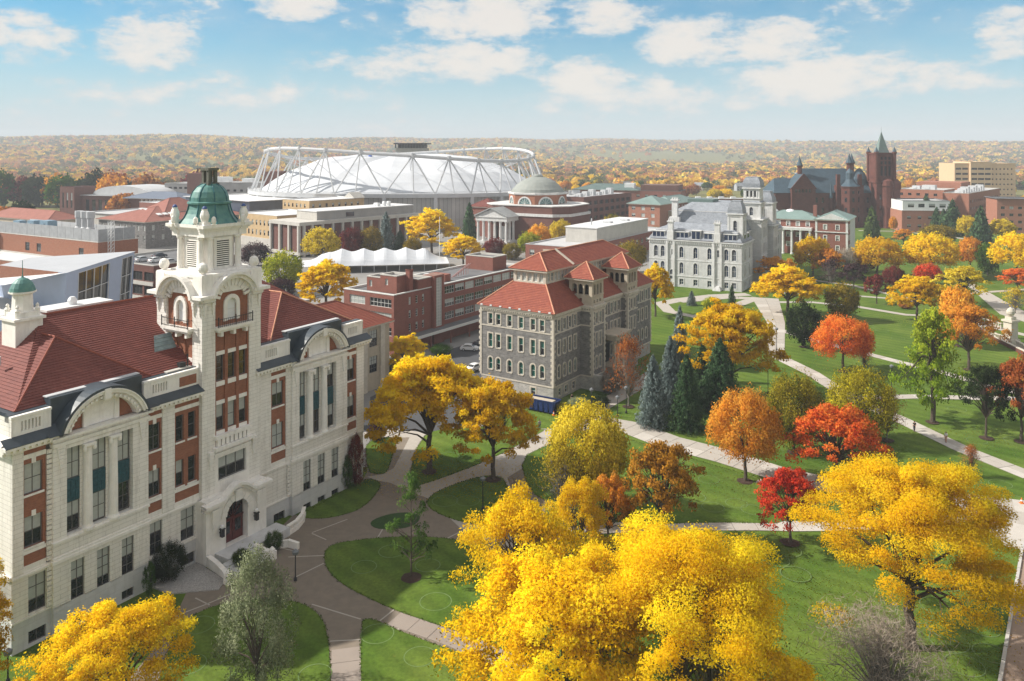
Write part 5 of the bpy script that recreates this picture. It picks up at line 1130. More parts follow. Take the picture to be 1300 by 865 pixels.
for k in range(3):
    A = [(-3 + pr[k][0] * i, 30 + pr[k][0] * j, pr[k][1]) for i, j in ((-1, -1), (1, -1), (1, 1), (-1, 1))]; B = [(-3 + pr[k + 1][0] * i, 30 + pr[k + 1][0] * j, pr[k + 1][1]) for i, j in ((-1, -1), (1, -1), (1, 1), (-1, 1))]
    for i in range(4): j = (i + 1) % 4; m.courses([A[i], A[j], B[j], B[i]], .5, .05)
m.box(-5.4, -.6, 27.6, 32.4, 39.1, 39.5); part('belfry_cap', m, SLATE, H, kind='stuff')
hblock(-32, 0, 48, 68, 16.9, [], hrow([3.4, 7.0, 13.0, 16.5], 1.1), [])
mansard(-32.2, .2, 47.8, 68.2, 17.3, 20.4, 2.2, 22.8, 5.5)
hblock(-7, 1.0, 47, 55, 19.4, hrow([4.0], 1.3), hrow([2.6, 5.4], 1.1))
capped(-6.4, .4, 47.6, 54.4, 19.8, 28.2, 33.0)
b = MB()
for k in range(5): b.box(-9.6 + .2 * k, -6.8 - .2 * k, -2.6 + .4 * k, 0, -.1, .3 + .3 * k)
part('front_steps', b, HLT, H)

# brick classroom hall with white columns
M = bldg('columned_hall', 'red brick hall with white columns, stone quoins and pale green copper roof', 154.5, 366.6, -30, 'hall')
MW = dict(nx=2, nz=2, fr=FRW, panes=(GLASS, BLIND), blind=(.3, .6), sur=(FRW, .28, .1), inset=.15, fw=.12)
shell(M, -14, 0, 0, 26, 0, 17.0, BRK2, None, front=[(x, z, 1.3, 2.3) for x in (3.6, 9.0) for z in (3.0, 7.6, 12.6)], right=[(y, z, 1.3, 2.3) for y in (3, 6.5) for z in (3.0, 7.6, 12.6)], capm=HLT, **MW)
hip(M, -14, 0, 0, 26, 17.3, 3.4, COPR, .9, 'roof', .8)
b = MB(); b.add([(-14.4, -.5, 17.3), (.4, -.5, 17.3), (-7, -.5, 20.2), (-14.4, .4, 17.3), (.4, .4, 17.3), (-7, .4, 20.2)], [(0, 1, 2), (0, 2, 5, 3), (1, 4, 5, 2)]); b.box(-14.3, .3, -.4, .0, 11.4, 11.8); part('pediment', b, HLT, M)
q = MB()
for x, y in ((-14.1, -.1), (-.8, -.1)): q.box(x, x + .9, y, y + .9, 0, 17)
q.box(-.9, .12, 8.2, 26, 0, 17.1); parts('stone_quoin', q, HLT, M)
shell(M, -40, -14, 5, 22, 0, 16.2, BRK2, None, front=[(x, z, 1.4, 2.2) for x in (3, 7.5, 12, 16.5, 21) for z in (3.4, 8.0, 13.2)], capm=HLT, **MW)
hip(M, -40, -14, 5, 22, 16.5, 3.6, COPR, .9, 'roof', .8)
b = MB(); b.box(-38, -16, 1.0, 5, 11.6, 12.8); part('portico_beam', b, HLT, M)
for x in (-37.2, -33, -29, -25, -21, -16.8): b = MB(); b.lathe([(.75, 0), (.75, .5), (.6, .8), (.5, 10.8), (.75, 11.2), (.8, 11.6)], x, 1.8, 12); part('column', b, HLT, M)
for x in (-36, -28): b = MB(); b.lathe([(2.2, 18.6), (2.4, 19.6), (1.6, 20.4), (.2, 20.7)], x, 14, 12); part('roof_vent', b, WHITE, M)
b = MB(); b.box(-17, -15.4, 12, 14, 17, 23); part('chimney', b, BRK2, M)

# red sandstone hall with spire
C = bldg('sandstone_hall', 'dark red sandstone hall with blue slate roof, gables and tall spired tower', 231, 514, 0, 'hall')
CW = dict(nx=1, nz=2, fr=SAND, panes=(GLASS, GLASS), inset=.4, fw=.15)
b = MB(); face(C, b, (-61, 0), (2, 0), 0, 22, [(x, z, 1.5, h) for x in (22, 26, 30, 44, 48, 52, 56, 59) for z, h in ((3, 3.4), (9, 3.6), (15.5, 3.6))], 0, .4, **CW); b.wall((2, 0), (2, 26), 0, 22); b.wall((2, 26), (-61, 26), 0, 22); b.wall((-61, 26), (-61, 0), 0, 22); b.box(-61.2, 2.2, -.25, .0, 21.5, 22); b.box(-61, 2, -.2, 0, 13.5, 13.9); part('wall', b, SAND, C)
b = MB(); A = [(-62, -1), (3, -1), (3, 27), (-62, 27)]
for q in ([(-48, -1, 22), (3, -1, 22), (-7, 13, 37.5), (-40, 13, 37.5)], [(3, -1, 22), (3, 27, 22), (-7, 13, 37.5)], [(3, 27, 22), (-48, 27, 22), (-40, 13, 37.5), (-7, 13, 37.5)], [(-48, 27, 22), (-48, -1, 22), (-40, 13, 37.5)]): b.courses(q, .6, .08)
for q in ([(-62, -1, 22), (-44, -1, 22), (-46, 12, 31), (-58, 12, 31)], [(-62, 27, 22), (-62, -1, 22), (-58, 12, 31)], [(-44, 25, 22), (-62, 27, 22), (-58, 12, 31), (-46, 12, 31)]): b.courses(q, .6, .08)
part('slate_roof', b, BSLATE, C, kind='stuff')
def gable(x0, x1, y, ze, za, yb=12):
    c = (x0 + x1) / 2; g_ = MB(); g_.wall((x0, y), (x1, y), 0, ze, [(2.2 + 2.2 * k, 2.2 + 2.2 * k + 1.4, ze - 3, ze - .6) for k in range(5) if 2.2 + 2.2 * k + 1.6 < x1 - x0], .4); g_.add([(x0, y, ze), (x1, y, ze), (c, y, za)], [(0, 1, 2)]); g_.wall((x1, y), (x1, 0), 0, ze); g_.wall((x0, 0), (x0, y), 0, ze)
    g_.bar((x0 - .4, y - .1, ze - .4), (c, y - .1, za + .3), .7, .6); g_.bar((x1 + .4, y - .1, ze - .4), (c, y - .1, za + .3), .7, .6); part('gable', g_, SAND, C)
    for k in range(5):
        if 2.2 + 2.2 * k + 1.6 < x1 - x0: window(C, (x0, y), 0, 2.2 + 2.2 * k, ze - 3, 1.4, 2.4, **CW)
    r = MB(); r.courses([(x1 + .6, y - .2, ze - .3), (x1 + .6, yb, ze - .3), (c, yb, za), (c, y - .2, za)], .6, .08); r.courses([(x0 - .6, yb, ze - .3), (x0 - .6, y - .2, ze - .3), (c, y - .2, za), (c, yb, za)], .6, .08); part('gable_roof', r, BSLATE, C, kind='stuff')
gable(-51.5, -36.2, -3, 25.2, 34.0)
b = MB(); n = 8; cx, cy, r_ = -14, -2, 6.2
b.lathe([(r_, 0), (r_, 25.5), (r_ + .5, 25.6), (r_ + .5, 26.4)], cx, cy, n, rot=R(22.5))
for e in (-1, 1): b.box(cx + e * 7 - 1.7, cx + e * 7 + 1.7, cy - 1, cy + 3, 0, 27); b.box(cx + e * 7 - 1.1, cx + e * 7 + 1.1, cy, cy + 2, 27, 34)
for k in range(3): b.box(cx - 6.6, cx + 6.6, cy - 6.2, cy, 8.0 + 6 * k, 8.4 + 6 * k) if False else None
part('apse', b, SAND, C)
b = MB(); b.lathe([(r_ + .6, 26.4), (4.2, 28.5), (2.4, 31), (2.2, 34.5), (2.6, 34.6), (1.4, 36.6), (.1, 38)], cx, cy, n, rot=R(22.5)); part('apse_roof', b, BSLATE, C)
for i in range(-2, 3):
    t = R(-90 + 45 * i); 
    for z in (4, 10, 16.5, 21.8): q = MB(); p = (cx + (r_ * .93) * math.cos(t), cy + (r_ * .93) * math.sin(t)); q.box(-.7, .7, -.12, .12, 0, 2.8 if z < 21 else 1.8); part('apse_window', q, GLASS, C, (p[0], p[1], z), t + R(90))
def spire(x, y, z0, z1, r): 
    q = MB(); q.lathe([(r, z0), (r, z0 + (z1 - z0) * .42), (r * 1.35, z0 + (z1 - z0) * .44), (r * 1.35, z0 + (z1 - z0) * .5)], x, y, 8); o = part('pinnacle', q, SAND, C); q = MB(); q.lathe([(r * 1.5, z0 + (z1 - z0) * .5), (r * .7, z0 + (z1 - z0) * .72), (.06, z1)], x, y, 8); part('pinnacle_cap', q, BSLATE, o)
spire(-42.5, 8, 33, 46, 1.5); spire(-10, 8, 35, 47.5, 1.7); spire(-5, 16, 35, 47.5, 1.6); spire(-25.5, -1, 8, 29.5, .8)
b = MB(); b.lathe([(5.2, 22), (5.0, 31), (3.6, 34.5), (1.5, 37), (.1, 38)], -3.5, 8, 10); part('stair_roof', b, BSLATE, C)
b = MB(); tx0, tx1, ty0, ty1 = 0.6, 13.5, -8, 5
face(C, b, (tx0, ty0), (tx1, ty0), 0, 29, [(2.0 + 4 * k, z, 1.3, 3.4) for k in range(3) for z in (4, 11, 18)], 0, .4, **CW); b.wall((tx1, ty0), (tx1, ty1), 0, 29); b.wall((tx1, ty1), (tx0, ty1), 0, 29); b.wall((tx0, ty1), (tx0, ty0), 0, 29)
b.lathe([(4.6, 0), (4.4, 24), (5.0, 25), (4.8, 29), (3.0, 31)], tx1 - 1.2, ty0 + 3, 14); b.lathe([(3.6, 0), (3.6, 26), (4.1, 27), (3.6, 30), (1, 32)], tx0 + 7.0, ty0 + .6, 12)
b.box(tx0 - .3, tx1 + .3, ty0 - .3, ty1 + .3, 28.6, 29.4); part('tower_base', b, SAND, C)
b = MB(); bx0, bx1, by0, by1 = .8, 12.2, -7.5, 3.9
ops = [(2.6 + 2.5 * k, z, 1.6, h) for k in range(3) for z, h in ((33.2, 6.4), (40.4, 2.2), (43.4, 2.0))]
face(C, b, (bx0, by0), (bx1, by0), 29.4, 48, ops, 0, .5, fr=SAND, panes=(DARK, DARK), inset=.45, nx=1, nz=1); face(C, b, (bx1, by0), (bx1, by1), 29.4, 48, ops, 0, .5, fr=SAND, panes=(DARK, DARK), inset=.45, nx=1, nz=1); b.wall((bx1, by1), (bx0, by1), 29.4, 48); b.wall((bx0, by1), (bx0, by0), 29.4, 48)
for x in (bx0, bx1):
    for y in (by0, by1): b.lathe([(1.2, 29), (1.15, 47), (1.5, 47.6), (1.5, 48.6)], x, y, 8)
b.box(bx0 - .5, bx1 + .5, by0 - .5, by1 + .5, 46.8, 47.8); b.box(bx0 - .3, bx1 + .3, by0 - .3, by1 + .3, 32, 32.5); part('belfry', b, SAND, C)
b = MB(); cxx, cyy = (bx0 + bx1) / 2, (by0 + by1) / 2; Q = [(cxx + 3.6 * i, cyy + 3.6 * j, 47.8) for i, j in ((-1, -1), (1, -1), (1, 1), (-1, 1))]; Q1 = [(cxx + 2.5 * i, cyy + 2.5 * j, 51.5) for i, j in ((-1, -1), (1, -1), (1, 1), (-1, 1))]
for i in range(4): j = (i + 1) % 4; b.courses([Q[i], Q[j], Q1[j], Q1[i]], .6, .06); b.courses([Q1[i], Q1[j], (cxx, cyy, 61.5)], .6, .06)
b.tube((cxx, cyy, 61), (cxx, cyy, 64.5), .12, .03, 6); part('spire', b, mat('grey green slate spire', (.15, .2, .19), .7, .12, .3), C, kind='stuff')
for x in (bx0, bx1):
    for y in (by0, by1): q = MB(); q.lathe([(1.3, 48.6), (.8, 49.8), (.1, 51.6)], x, y, 8); part('tower_pinnacle', q, BSLATE, C)

# covered stadium
D = thing('stadium', 'huge white roofed oval stadium ringed by white steel trusses', 'stadium', (-78, 574, 0))
def rim(t, k=1.0):
    c, s = math.cos(t), math.sin(t); e = 2 / 2.5
    x = 103 * k * math.copysign(abs(c) ** e, c); y = 88 * k * math.copysign(abs(s) ** e, s); return x, y
def rz(t): return 46.6 + 4.2 * math.cos(2 * (t - R(228)))
NN = 28; b = MB()
for i in range(NN * 2): a, c = rim(2 * math.pi * i / NN / 2), rim(2 * math.pi * (i + 1) / NN / 2); b.wall((a[0], a[1]), (c[0], c[1]), 0, 20.5)
part('bowl_wall', b, mat('ribbed concrete panel', (.42, .41, .39), .9, .1, .2, brick=(3.0, 40, .25, (.36, .355, .34), (.25, .245, .24))), D)
b = MB(); b2 = MB()
for i in range(NN * 2):
    t0, t1 = math.pi * i / NN, math.pi * (i + 1) / NN; q = [rim(t0, 1.02), rim(t1, 1.02), rim(t1, .95), rim(t0, .95)]; b.extr([p for p in q], 20.5, 22.9)
    a, c = rim(t0, 1.02), rim(t1, 1.02); b2.bar((*a, 24.0), (*c, 24.0), .2, .2); b2.bar((*a, 23.4), (*c, 23.4), .12, .12)
part('ring_walkway', b, STEEL, D); part('walkway_railing', b2, STEEL, D)
for i in range(NN): p = rim(2 * math.pi * i / NN, 1.01); q = MB(); q.box(-1.1, 1.1, -.8, .8, 0, 21); part('wall_column', q, STEEL, D, (p[0], p[1], 0), 2 * math.pi * i / NN + R(90))
b = MB(); nr, na = 10, NN * 2; rows_ = []
for j in range(nr + 1):
    k = .95 * (1 - j / nr); row = []
    for i in range(na):
        t = 2 * math.pi * i / na; x, y = rim(t, k); h = 23 + 23.0 * (1 - (k / .95) ** 3.0); pil = 1.5 * abs(math.sin(t * NN / 4)) * math.sin(math.pi * (1 - j / nr)) ** .7 * 1.8 - (.8 if j % 3 == 0 and 0 < j < nr else 0); row.append((x, y, h + pil - .9))
    rows_.append(row)
for j in range(nr):
    for i in range(na): n2 = (i + 1) % na; b.poly([rows_[j][i], rows_[j][n2], rows_[j + 1][n2], rows_[j + 1][i]])
part('fabric_roof', b, FABRIC, D)
b = MB(); b.tube((-20, -30, 44.8), (-18, -31, 46.0), .9, .9, 8); part('roof_marker', b, mat('blue canvas', (.02, .1, .45), .6, .1, 1), D)
P3 = []
for i in range(NN): t = 2 * math.pi * (i + .5) / NN; x, y = rim(t, .91); P3.append(Vector((x, y, rz(t))))
for i in range(NN):
    a, c = P3[i], P3[(i + 1) % NN]; q = MB(); q.tube(a, c, 1.15, 1.15, 8); part('ring_beam', q, STEEL, D)
    q = MB(); q.tube(a + Vector((0, 0, -1.2)), a + Vector((0, 0, 1.6)), 1.3, 1.3, 8); part('ring_node', q, STEEL, D)
    t0, t1 = 2 * math.pi * i / NN, 2 * math.pi * (i + 1) / NN; f0, f1 = rim(t0, 1.0), rim(t1, 1.0); tm = rim(2 * math.pi * (i + .5) / NN, 1.0)
    for p in (f0, f1): q = MB(); q.tube((p[0], p[1], 22.5), a, .5, .5, 6); part('diagonal_strut', q, STEEL, D)
    q = MB(); q.tube((tm[0], tm[1], 22.5), a, .42, .42, 6); part('upright_strut', q, STEEL, D)
    inn = Vector((*rim(2 * math.pi * (i + .5) / NN, .70), 0)); inn.z = 23 + 23.0 * (1 - (.70 / .95) ** 3.0)
    q = MB(); q.tube(a, inn, .2, .2, 5); part('roof_cable', q, STEEL, D)
PT = thing('pavilion_tower', 'dark flat roofed tower top with columns rising behind the stadium ring', 'building', (-112, 880, 0), R(-8))
b = MB(); b.box(-17, 17, 0, 16, -2, 51.5); part('wall', b, CONCG, PT); b = MB(); b.box(-19, 19, -2, 18, 55.8, 57.2); part('roof_slab', b, IRON, PT)
for i in range(12): b = MB(); b.box(-17.6 + 3.2 * i, -16.6 + 3.2 * i, -.8, .8, 51.5, 55.8); part('column', b, IRON, PT)
b = MB(); b.box(-15, 15, 3, 14, 51.5, 55.8); part('core', b, DARK, PT)
# chapel with a shallow dome
CH = bldg('domed_chapel', 'red brick chapel with shallow grey dome and white columned portico', 8.3, 427, -30, 'chapel')
b = MB(); pts = [(-31, 8), (-23, 0), (15, 0), (22, 8), (22, 32), (14, 40), (-22, 40), (-31, 32)]
b.extr(pts, 0, 15.5); b.extr([(x * .97 - .1, y * .97 + .6) for x, y in pts], 15.5, 19.5); part('wall', b, BRK3, CH)
b = MB(); b.extr([(x * 1.02, y * 1.02 - .5) for x, y in pts], 14.2, 15.6); b.extr([(x * .99, y * .99 + .2) for x, y in pts], 19.5, 20.0); part('stone_cornice', b, HLT, CH)
ccx, ccy = -4.5, 20; b = MB(); b.lathe([(16.2, 19.6), (16.2, 25.3)], ccx, ccy, 8, rot=R(22.5)); part('drum', b, BRK, CH)
b = MB(); b.lathe([(16.6, 25.2), (16.9, 25.6), (16.9, 26.3), (16.0, 26.4)], ccx, ccy, 8, rot=R(22.5)); part('drum_cornice', b, HLT, CH)
b = MB(); b.lathe([(15.2, 26.3), (15.0, 27.0), (14.6, 27.0), (14.2, 28.0), (13.2, 28.9), (11.8, 30.4), (10, 31.9), (7.6, 33.3), (5, 34.3), (3, 34.8), (3, 35.3), (2.2, 35.4), (2.0, 35.9), (.2, 36.3)], ccx, ccy, 32); part('dome', b, mat('weathered grey dome', (.3, .315, .29), .7, .15, .3, col2=(.24, .26, .24)), CH)
for i in range(8):
    t = R(45 * i); f = MB(); n = 10; r0, r1 = 3.4, 4.2
    for k in range(n):
        a0, a1 = math.pi * k / n, math.pi * (k + 1) / n; f.add([(r0 * math.cos(a0), -.3, r0 * math.sin(a0)), (r1 * math.cos(a0), -.3, r1 * math.sin(a0)), (r1 * math.cos(a1), -.3, r1 * math.sin(a1)), (r0 * math.cos(a1), -.3, r0 * math.sin(a1)), (r1 * math.cos(a0), .3, r1 * math.sin(a0)), (r1 * math.cos(a1), .3, r1 * math.sin(a1))], [(0, 1, 2, 3), (1, 4, 5, 2)])
    rr = 16.2 * math.cos(R(22.5)); o = part('lunette', f, HLT, CH, (ccx + rr * math.cos(t), ccy + rr * math.sin(t), 20.2), t + R(90))
    g_ = MB(); g_.poly([(r0 * math.cos(math.pi * k / n), -.05, r0 * math.sin(math.pi * k / n)) for k in range(n + 1)]); part('lunette_glass', g_, mat('pale green glass', (.12, .2, .2), .2, .2, 1), o)
    q = MB()
    for k in range(1, 6): q.bar((0, -.1, 0), (r0 * math.cos(math.pi * k / 6), -.1, r0 * math.sin(math.pi * k / 6)), .16, .1)
    part('glazing_bars', q, FRW, o)
px0, px1, py0 = -25, -5.5, -12.5
b = MB(); b.box(px0, px1, py0, 0, 11.9, 13.8); b.box(px0 - .4, px1 + .4, py0 - .4, 0, 13.8, 14.4); b.add([(px0, py0, 14.4), (px1, py0, 14.4), ((px0 + px1) / 2, py0, 18.2)], [(0, 1, 2)]); b.box(px0, px1, py0, 0, 0, 1.2); part('portico', b, HLT, CH)
b = MB(); xm = (px0 + px1) / 2; b.add([(px0 - .8, py0 - .7, 14.3), (xm, py0 - .7, 19.0), (xm, 4, 19.0), (px0 - .8, 4, 14.3), (px1 + .8, py0 - .7, 14.3), (px1 + .8, 4, 14.3)], [(0, 1, 2, 3), (1, 4, 5, 2)]); b.bar((px0 - .6, py0 - .6, 14.5), (xm, py0 - .6, 18.9), .5, .6); b.bar((px1 + .6, py0 - .6, 14.5), (xm, py0 - .6, 18.9), .5, .6); part('portico_roof', b, mat('grey lead roof', (.3, .31, .31), .7, .12, .3), CH)
for i in range(6): x = px0 + 1.0 + (px1 - px0 - 2.0) * i / 5; b = MB(); b.lathe([(.95, 1.2), (.95, 1.6), (.75, 1.9), (.62, 11.0), (.9, 11.4), (1.0, 11.9)], x, py0 + 1.0, 12); part('column', b, HLT, CH)
for y in (-8, -4): b = MB(); b.lathe([(.95, 1.2), (.75, 1.9), (.62, 11.0), (1.0, 11.9)], px1 - 1.0, y, 12); part('column', b, HLT, CH)
for i in range(3): x = px0 + 4 + 5 * i; b = MB(); b.box(x, x + 2.4, -.15, -.02, 1.2, 8.2); part('portal_door', b, WHITE if i == 1 else DARK, CH)
hip(CH, -46, -31, 14, 30, 17, 4.5, TILE, .6, 'side_roof', .8); b = MB(); b.box(-46, -31, 14, 30, 0, 17); part('side_wing', b, BRK2, CH)

# library with concrete columns
LB = bldg('columned_library', 'low brick library block framed by tall pale concrete columns', -98.2, 369, -41, 'library')
b = MB(); b.box(-23, 0, 0, 73, 2.2, 14.6); part('brick_panel', b, BRK3, LB); b = MB(); b.box(-24.2, 1.2, -1.2, 74.2, 14.6, 16.2); b.box(-24, 1, -1, 74, .9, 2.2); part('concrete_frame', b, CONC, LB)
for i in range(4): b = MB(); b.box(-24 + 7.7 * i, -23 + 7.7 * i + .1, -1.1, .2, 0, 14.6); part('concrete_column', b, CONC, LB)
for i in range(13): b = MB(); b.box(-.2, 1.1, 5.8 * i + (1.2 if i == 0 else 0), 5.8 * i + 1.1 + (1.2 if i == 0 else 0), 0, 14.6); part('concrete_column', b, CONC, LB)
for i in range(12): b = MB(); b.box(.002, .06, 5.8 * i + 1.3, 5.8 * i + 2.2, 2.3, 14.5); part('slit_window', b, GLASS, LB)
for i in range(3): b = MB(); b.box(-22.9 + 7.7 * i, -22.2 + 7.7 * i, -.06, -.002, 2.3, 14.5); part('slit_window', b, GLASS, LB)
b = MB(); b.box(-19, -2.5, 11, 72, 16.2, 20.2); part('upper_storey', b, CONCG, LB); b = MB(); b.box(-19.3, -2.2, 10.7, 72.3, 20.2, 20.6); part('roof_edge', b, WROOF, LB); b = MB(); b.box(-2.5, -2.42, 28, 33, 17.0, 19.2); part('window', b, GLASSB, LB)
b = MB(); b.box(-19.02, -2.48, 10.98, 11.02, 16.3, 20.1); part('end_panel', b, CONC, LB)
rooftop(LB, [(-8, 52, 20.6, 3, 2, 1.6), (-7, 56, 20.6, 1.5, 1.5, 2.2), (-7, 59, 20.6, 1.5, 1.5, 2.2)], WHITE)
TB = bldg('tan_hall', 'tan brick hall with small square windows and white roof before the stadium', -112, 440, -41)
shell(TB, -26, 0, 0, 38, 0, 21.5, TANB, WROOF, front=[(1.5 + 3.9 * i, z, 1.5, 2.1) for i in range(6) for z in (3, 8, 13, 17.6)], right=[(2 + 4.4 * i, z, 1.5, 2.1) for i in range(8) for z in (13, 17.6)], capm=WROOF, nx=1, nz=2, fr=FRM)
b = MB(); b.add([(-9, 30, 21.8), (1, 30, 21.8), (-4, 30, 25)], [(0, 1, 2)]); b.courses([(1, 30, 21.8), (1, 38, 21.8), (-4, 38, 25), (-4, 30, 25)], .8); part('gable', b, CONC, TB)
TB2 = bldg('tan_hall', 'lower tan brick wing with arched windows left of the columned library', -118, 400, -41)
shell(TB2, -36, 0, 0, 30, 0, 16.5, TANB, WROOF, front=[(1.5 + 3.7 * i, z, 1.4, 2.6) for i in range(9) for z in (1.5, 6, 11)], capm=WROOF, nx=1, nz=2)
b = MB(); b.box(-36.4, .4, -.5, 1, -.1, 4.6); part('stone_base', b, CONC, TB2)
WB = bldg('white_roof_hall', 'long low building with flat white roof and dark blue window band', -150, 455, -41)
shell(WB, -75, 0, 0, 45, 0, 20.3, mat('navy glazing band', (.05, .07, .11), .3, .2, .3, spec=.6), WROOF, cap=1.2, capm=WROOF)

# big white event tent
TN = tag(struct('event_tent', MB(), WHITE), 'large white peaked event tent among the trees left of the brick offices', 'tent'); TN['kind'] = 'thing'
b = MB(); nx_, ny_ = 60, 12; x0, x1 = -86.0, -25.0
def tz(i, j):
    u = i / nx_; v = j / ny_; env = math.sin(math.pi * v) ** .8; base = 3.0; big = 6.6 * max(0, 1 - abs(u * 7 - round(u * 7)) * 1.5) ** 1.7; e = min(1, u * 5, (1 - u) * 6)
    ramp = min(1.0, .45 + u * 2.6) if u < .25 else 1.0
    return base + env * (4.2 * ramp + big * .26 * ramp) * max(.15, e)
dirx, diry = math.cos(R(12)), math.sin(R(12))
for i in range(nx_ + 1):
    for j in range(ny_ + 1): x = (x1 - x0) * i / nx_; y = 20 * j / ny_; b.v.append((x, y, tz(i, j)))
for i in range(nx_):
    for j in range(ny_): a = i * (ny_ + 1) + j; b.f.append((a, a + ny_ + 1, a + ny_ + 2, a + 1)); b.m.append(0)
bpy.data.objects.remove(TN); TN = thing('event_tent', 'large white peaked event tent among the trees left of the brick offices', 'tent', (-86, 318, 0), R(10))
part('canopy', b, FABRIC, TN); b = MB()
for i in range(0, nx_ + 1, 5):
    for y in (0.2, 19.8): b.tube((61 * i / nx_, y, 0), (61 * i / nx_, y, 3), .12, .12, 6)
part('tent_poles', b, STEEL, TN, kind='stuff')

# brick blocks right of the chapel
BB = bldg('flat_roofed_block', 'low red brick block with light roof and big cream plant room', 27.9, 331.6, -32)
shell(BB, -26, 0, 0, 98, 0, 9.0, BRK2, LROOF, front=[(2, 4.5, 2.4, 2.4)], right=[(6 + 6 * i, 4.5, 2.6, 2.2) for i in range(14)], capm=LROOF, nx=2, nz=2, fr=FRW)
b = MB(); b.box(-17, -11, -.6, .0, 0, 7.4); b.box(-9, -3, -.5, 0, 0, 8.2); parts('pale_entrance', b, TANST, BB)
b = MB(); b.box(-17, -1.5, 20, 78, 8.6, 15.2); part('plant_room', b, CONC, BB); b = MB(); b.box(-17.3, -1.2, 19.7, 78.3, 15.2, 15.6); part('plant_roof', b, WROOF, BB); rooftop(BB, [(-8, 45, 15.6, 4, 3, .6), (-6, 60, 15.6, 4, 3, .6), (-9, 30, 15.6, .4, .4, 3)], STEEL)
DB = bldg('office_block', 'dark red brick block with deep black windows beside the domed chapel', 47, 521.8, -34)
shell(DB, -34, 0, 0, 72, 0, 18.5, BRK3, LROOF, right=[(6 + 8.2 * i, z, 5.4, 2.6) for i in range(8) for z in (3, 8, 13)], capm=BRK3, panes=(DARK, GLASS), nx=2, nz=1, rev=.8, inset=.7)
rooftop(DB, [(-10, 12 + 9 * i, 18.2, 4, 4, 2.0 + (i % 3)) for i in range(6)] + [(-24, 30, 18.2, 6, 6, 3)], STEEL)
b = MB(); b.box(-52, -34, 4, 30, 0, 21); b.box(-52.4, -33.6, 3.6, 30.4, 21, 21.6); part('side_block', b, BRK3, DB)
GB = bldg('green_roof_hall', 'red brick hall with green copper hipped roof beyond the grey white hall', 95, 512, -34, 'hall')
shell(GB, -22, 0, 0, 24, 0, 14.2, BRK4, None, front=[(2.2 + 6.8 * i, z, 2.6, 2.4) for i in range(3) for z in (1.5, 6, 10.5)], capm=HLT, nx=2, nz=2, fr=FRW, panes=(GLASS, BLIND), blind=(.6, .8)); hip(GB, -22, 0, 0, 24, 14.5, 5, COPR, .9, 'roof', 1.2)
shell(GB, -20, -2, 24, 70, 0, 13.2, BRK2, None, right=[(3 + 5 * i, z, 2.0, 2.0) for i in range(8) for z in (2, 6, 10)], capm=HLT, nx=1, nz=2, fr=FRW); hip(GB, -20, -2, 24, 70, 13.5, 4.4, COPR, .9, 'roof', 1.0)
shell(GB, 0, 30, 14, 40, 0, 9.5, TANST, LROOF, front=[(3 + 6.5 * i, 5, 3.6, 2.6) for i in range(4)], capm=HLT)
GM = bldg('metal_roof_hall', 'brick building with long dark green metal roof on the valley edge', 95, 640, -20)
shell(GM, -48, 40, 0, 30, 0, 17, BRK2, None, front=[(4 + 7 * i, z, 2.6, 2) for i in range(12) for z in (6, 12)], capm=GUNM); hip(GM, -48, 6, 0, 30, 17.2, 4.5, GUNM, 1.2, 'roof', .8); b = MB(); b.box(8, 38, 2, 28, 17, 21.5); part('upper_block', b, BRK3, GM); b = MB(); b.box(-6, 2, 6, 14, 18, 22.6); part('roof_unit', b, WHITE, GM)
LB2 = bldg('low_brick_range', 'long low brick range with white vents behind the capped towers', 168, 620, -6)
shell(LB2, -60, 20, 0, 16, 0, 11.5, BRK2, LROOF, front=[(4 + 6 * i, 5, 2.2, 2.2) for i in range(12)], capm=CONC); rooftop(LB2, [(-40 + 9 * i, 6, 11.2, 4, 3, 1.6) for i in range(6)], WHITE)

# right: hospital and hotel blocks
HB = bldg('hotel_block', 'broad orange brown brick block with punched windows and cluttered roof', 290, 505.5, -42)
shell(HB, -15, 0, 0, 92, 0, 22, BRK4, LROOF, right=[(4 + 5.6 * i, z, 2.4, 1.8) for i in range(15) for z in (2, 6.6, 11.2, 15.8)], nx=2, nz=1, rev=.4, capm=CONC)
shell(HB, -44, -15, 3, 30, 0, 23.5, BRK4, LROOF, front=[(2 + 5.2 * i, z, 2.2, 1.7) for i in range(5) for z in (2, 6.4, 10.8, 15.2, 19.4)], nx=2, nz=1, rev=.4, capm=CONC)
shell(HB, -74, -44, 6, 30, 0, 19, BRK4, LROOF, front=[(2.4 + 5.4 * i, z, 2.2, 1.7) for i in range(5) for z in (2, 6.4, 10.8, 15)], nx=2, nz=1, rev=.4, capm=CONC)
b = MB(); b.box(-40, -12, 34, 60, 22, 27.5); part('upper_block', b, BRK4, HB); rooftop(HB, [(-7, 8 + 7 * i, 21.7, 5, 4, 1.8 + (i % 3) * .9) for i in range(9)] + [(-26, 12, 23.2, 8, 5, 3), (-36, 20, 23.2, 5, 4, 2), (-60, 16, 18.7, 8, 4, 2.4)], STEEL)
WB3 = bldg('white_topped_block', 'pale brick block with white upper floor beside the spired tower', 236, 482, -8)
shell(WB3, 0, 28, 0, 24, 0, 13, BRK4, None, front=[(3 + 6 * i, z, 2.2, 1.8) for i in range(4) for z in (3, 8)], capm=CONC); shell(WB3, .6, 27.4, .6, 24, 13, 19, WHITE, LROOF, front=[(3 + 6 * i, 15, 3.6, 2.2) for i in range(4)], capm=GROOF, name='upper_floor')
RB2 = bldg('dormitory', 'long brown brick dormitory with dark flat roof at the right edge', 305, 475, -14)
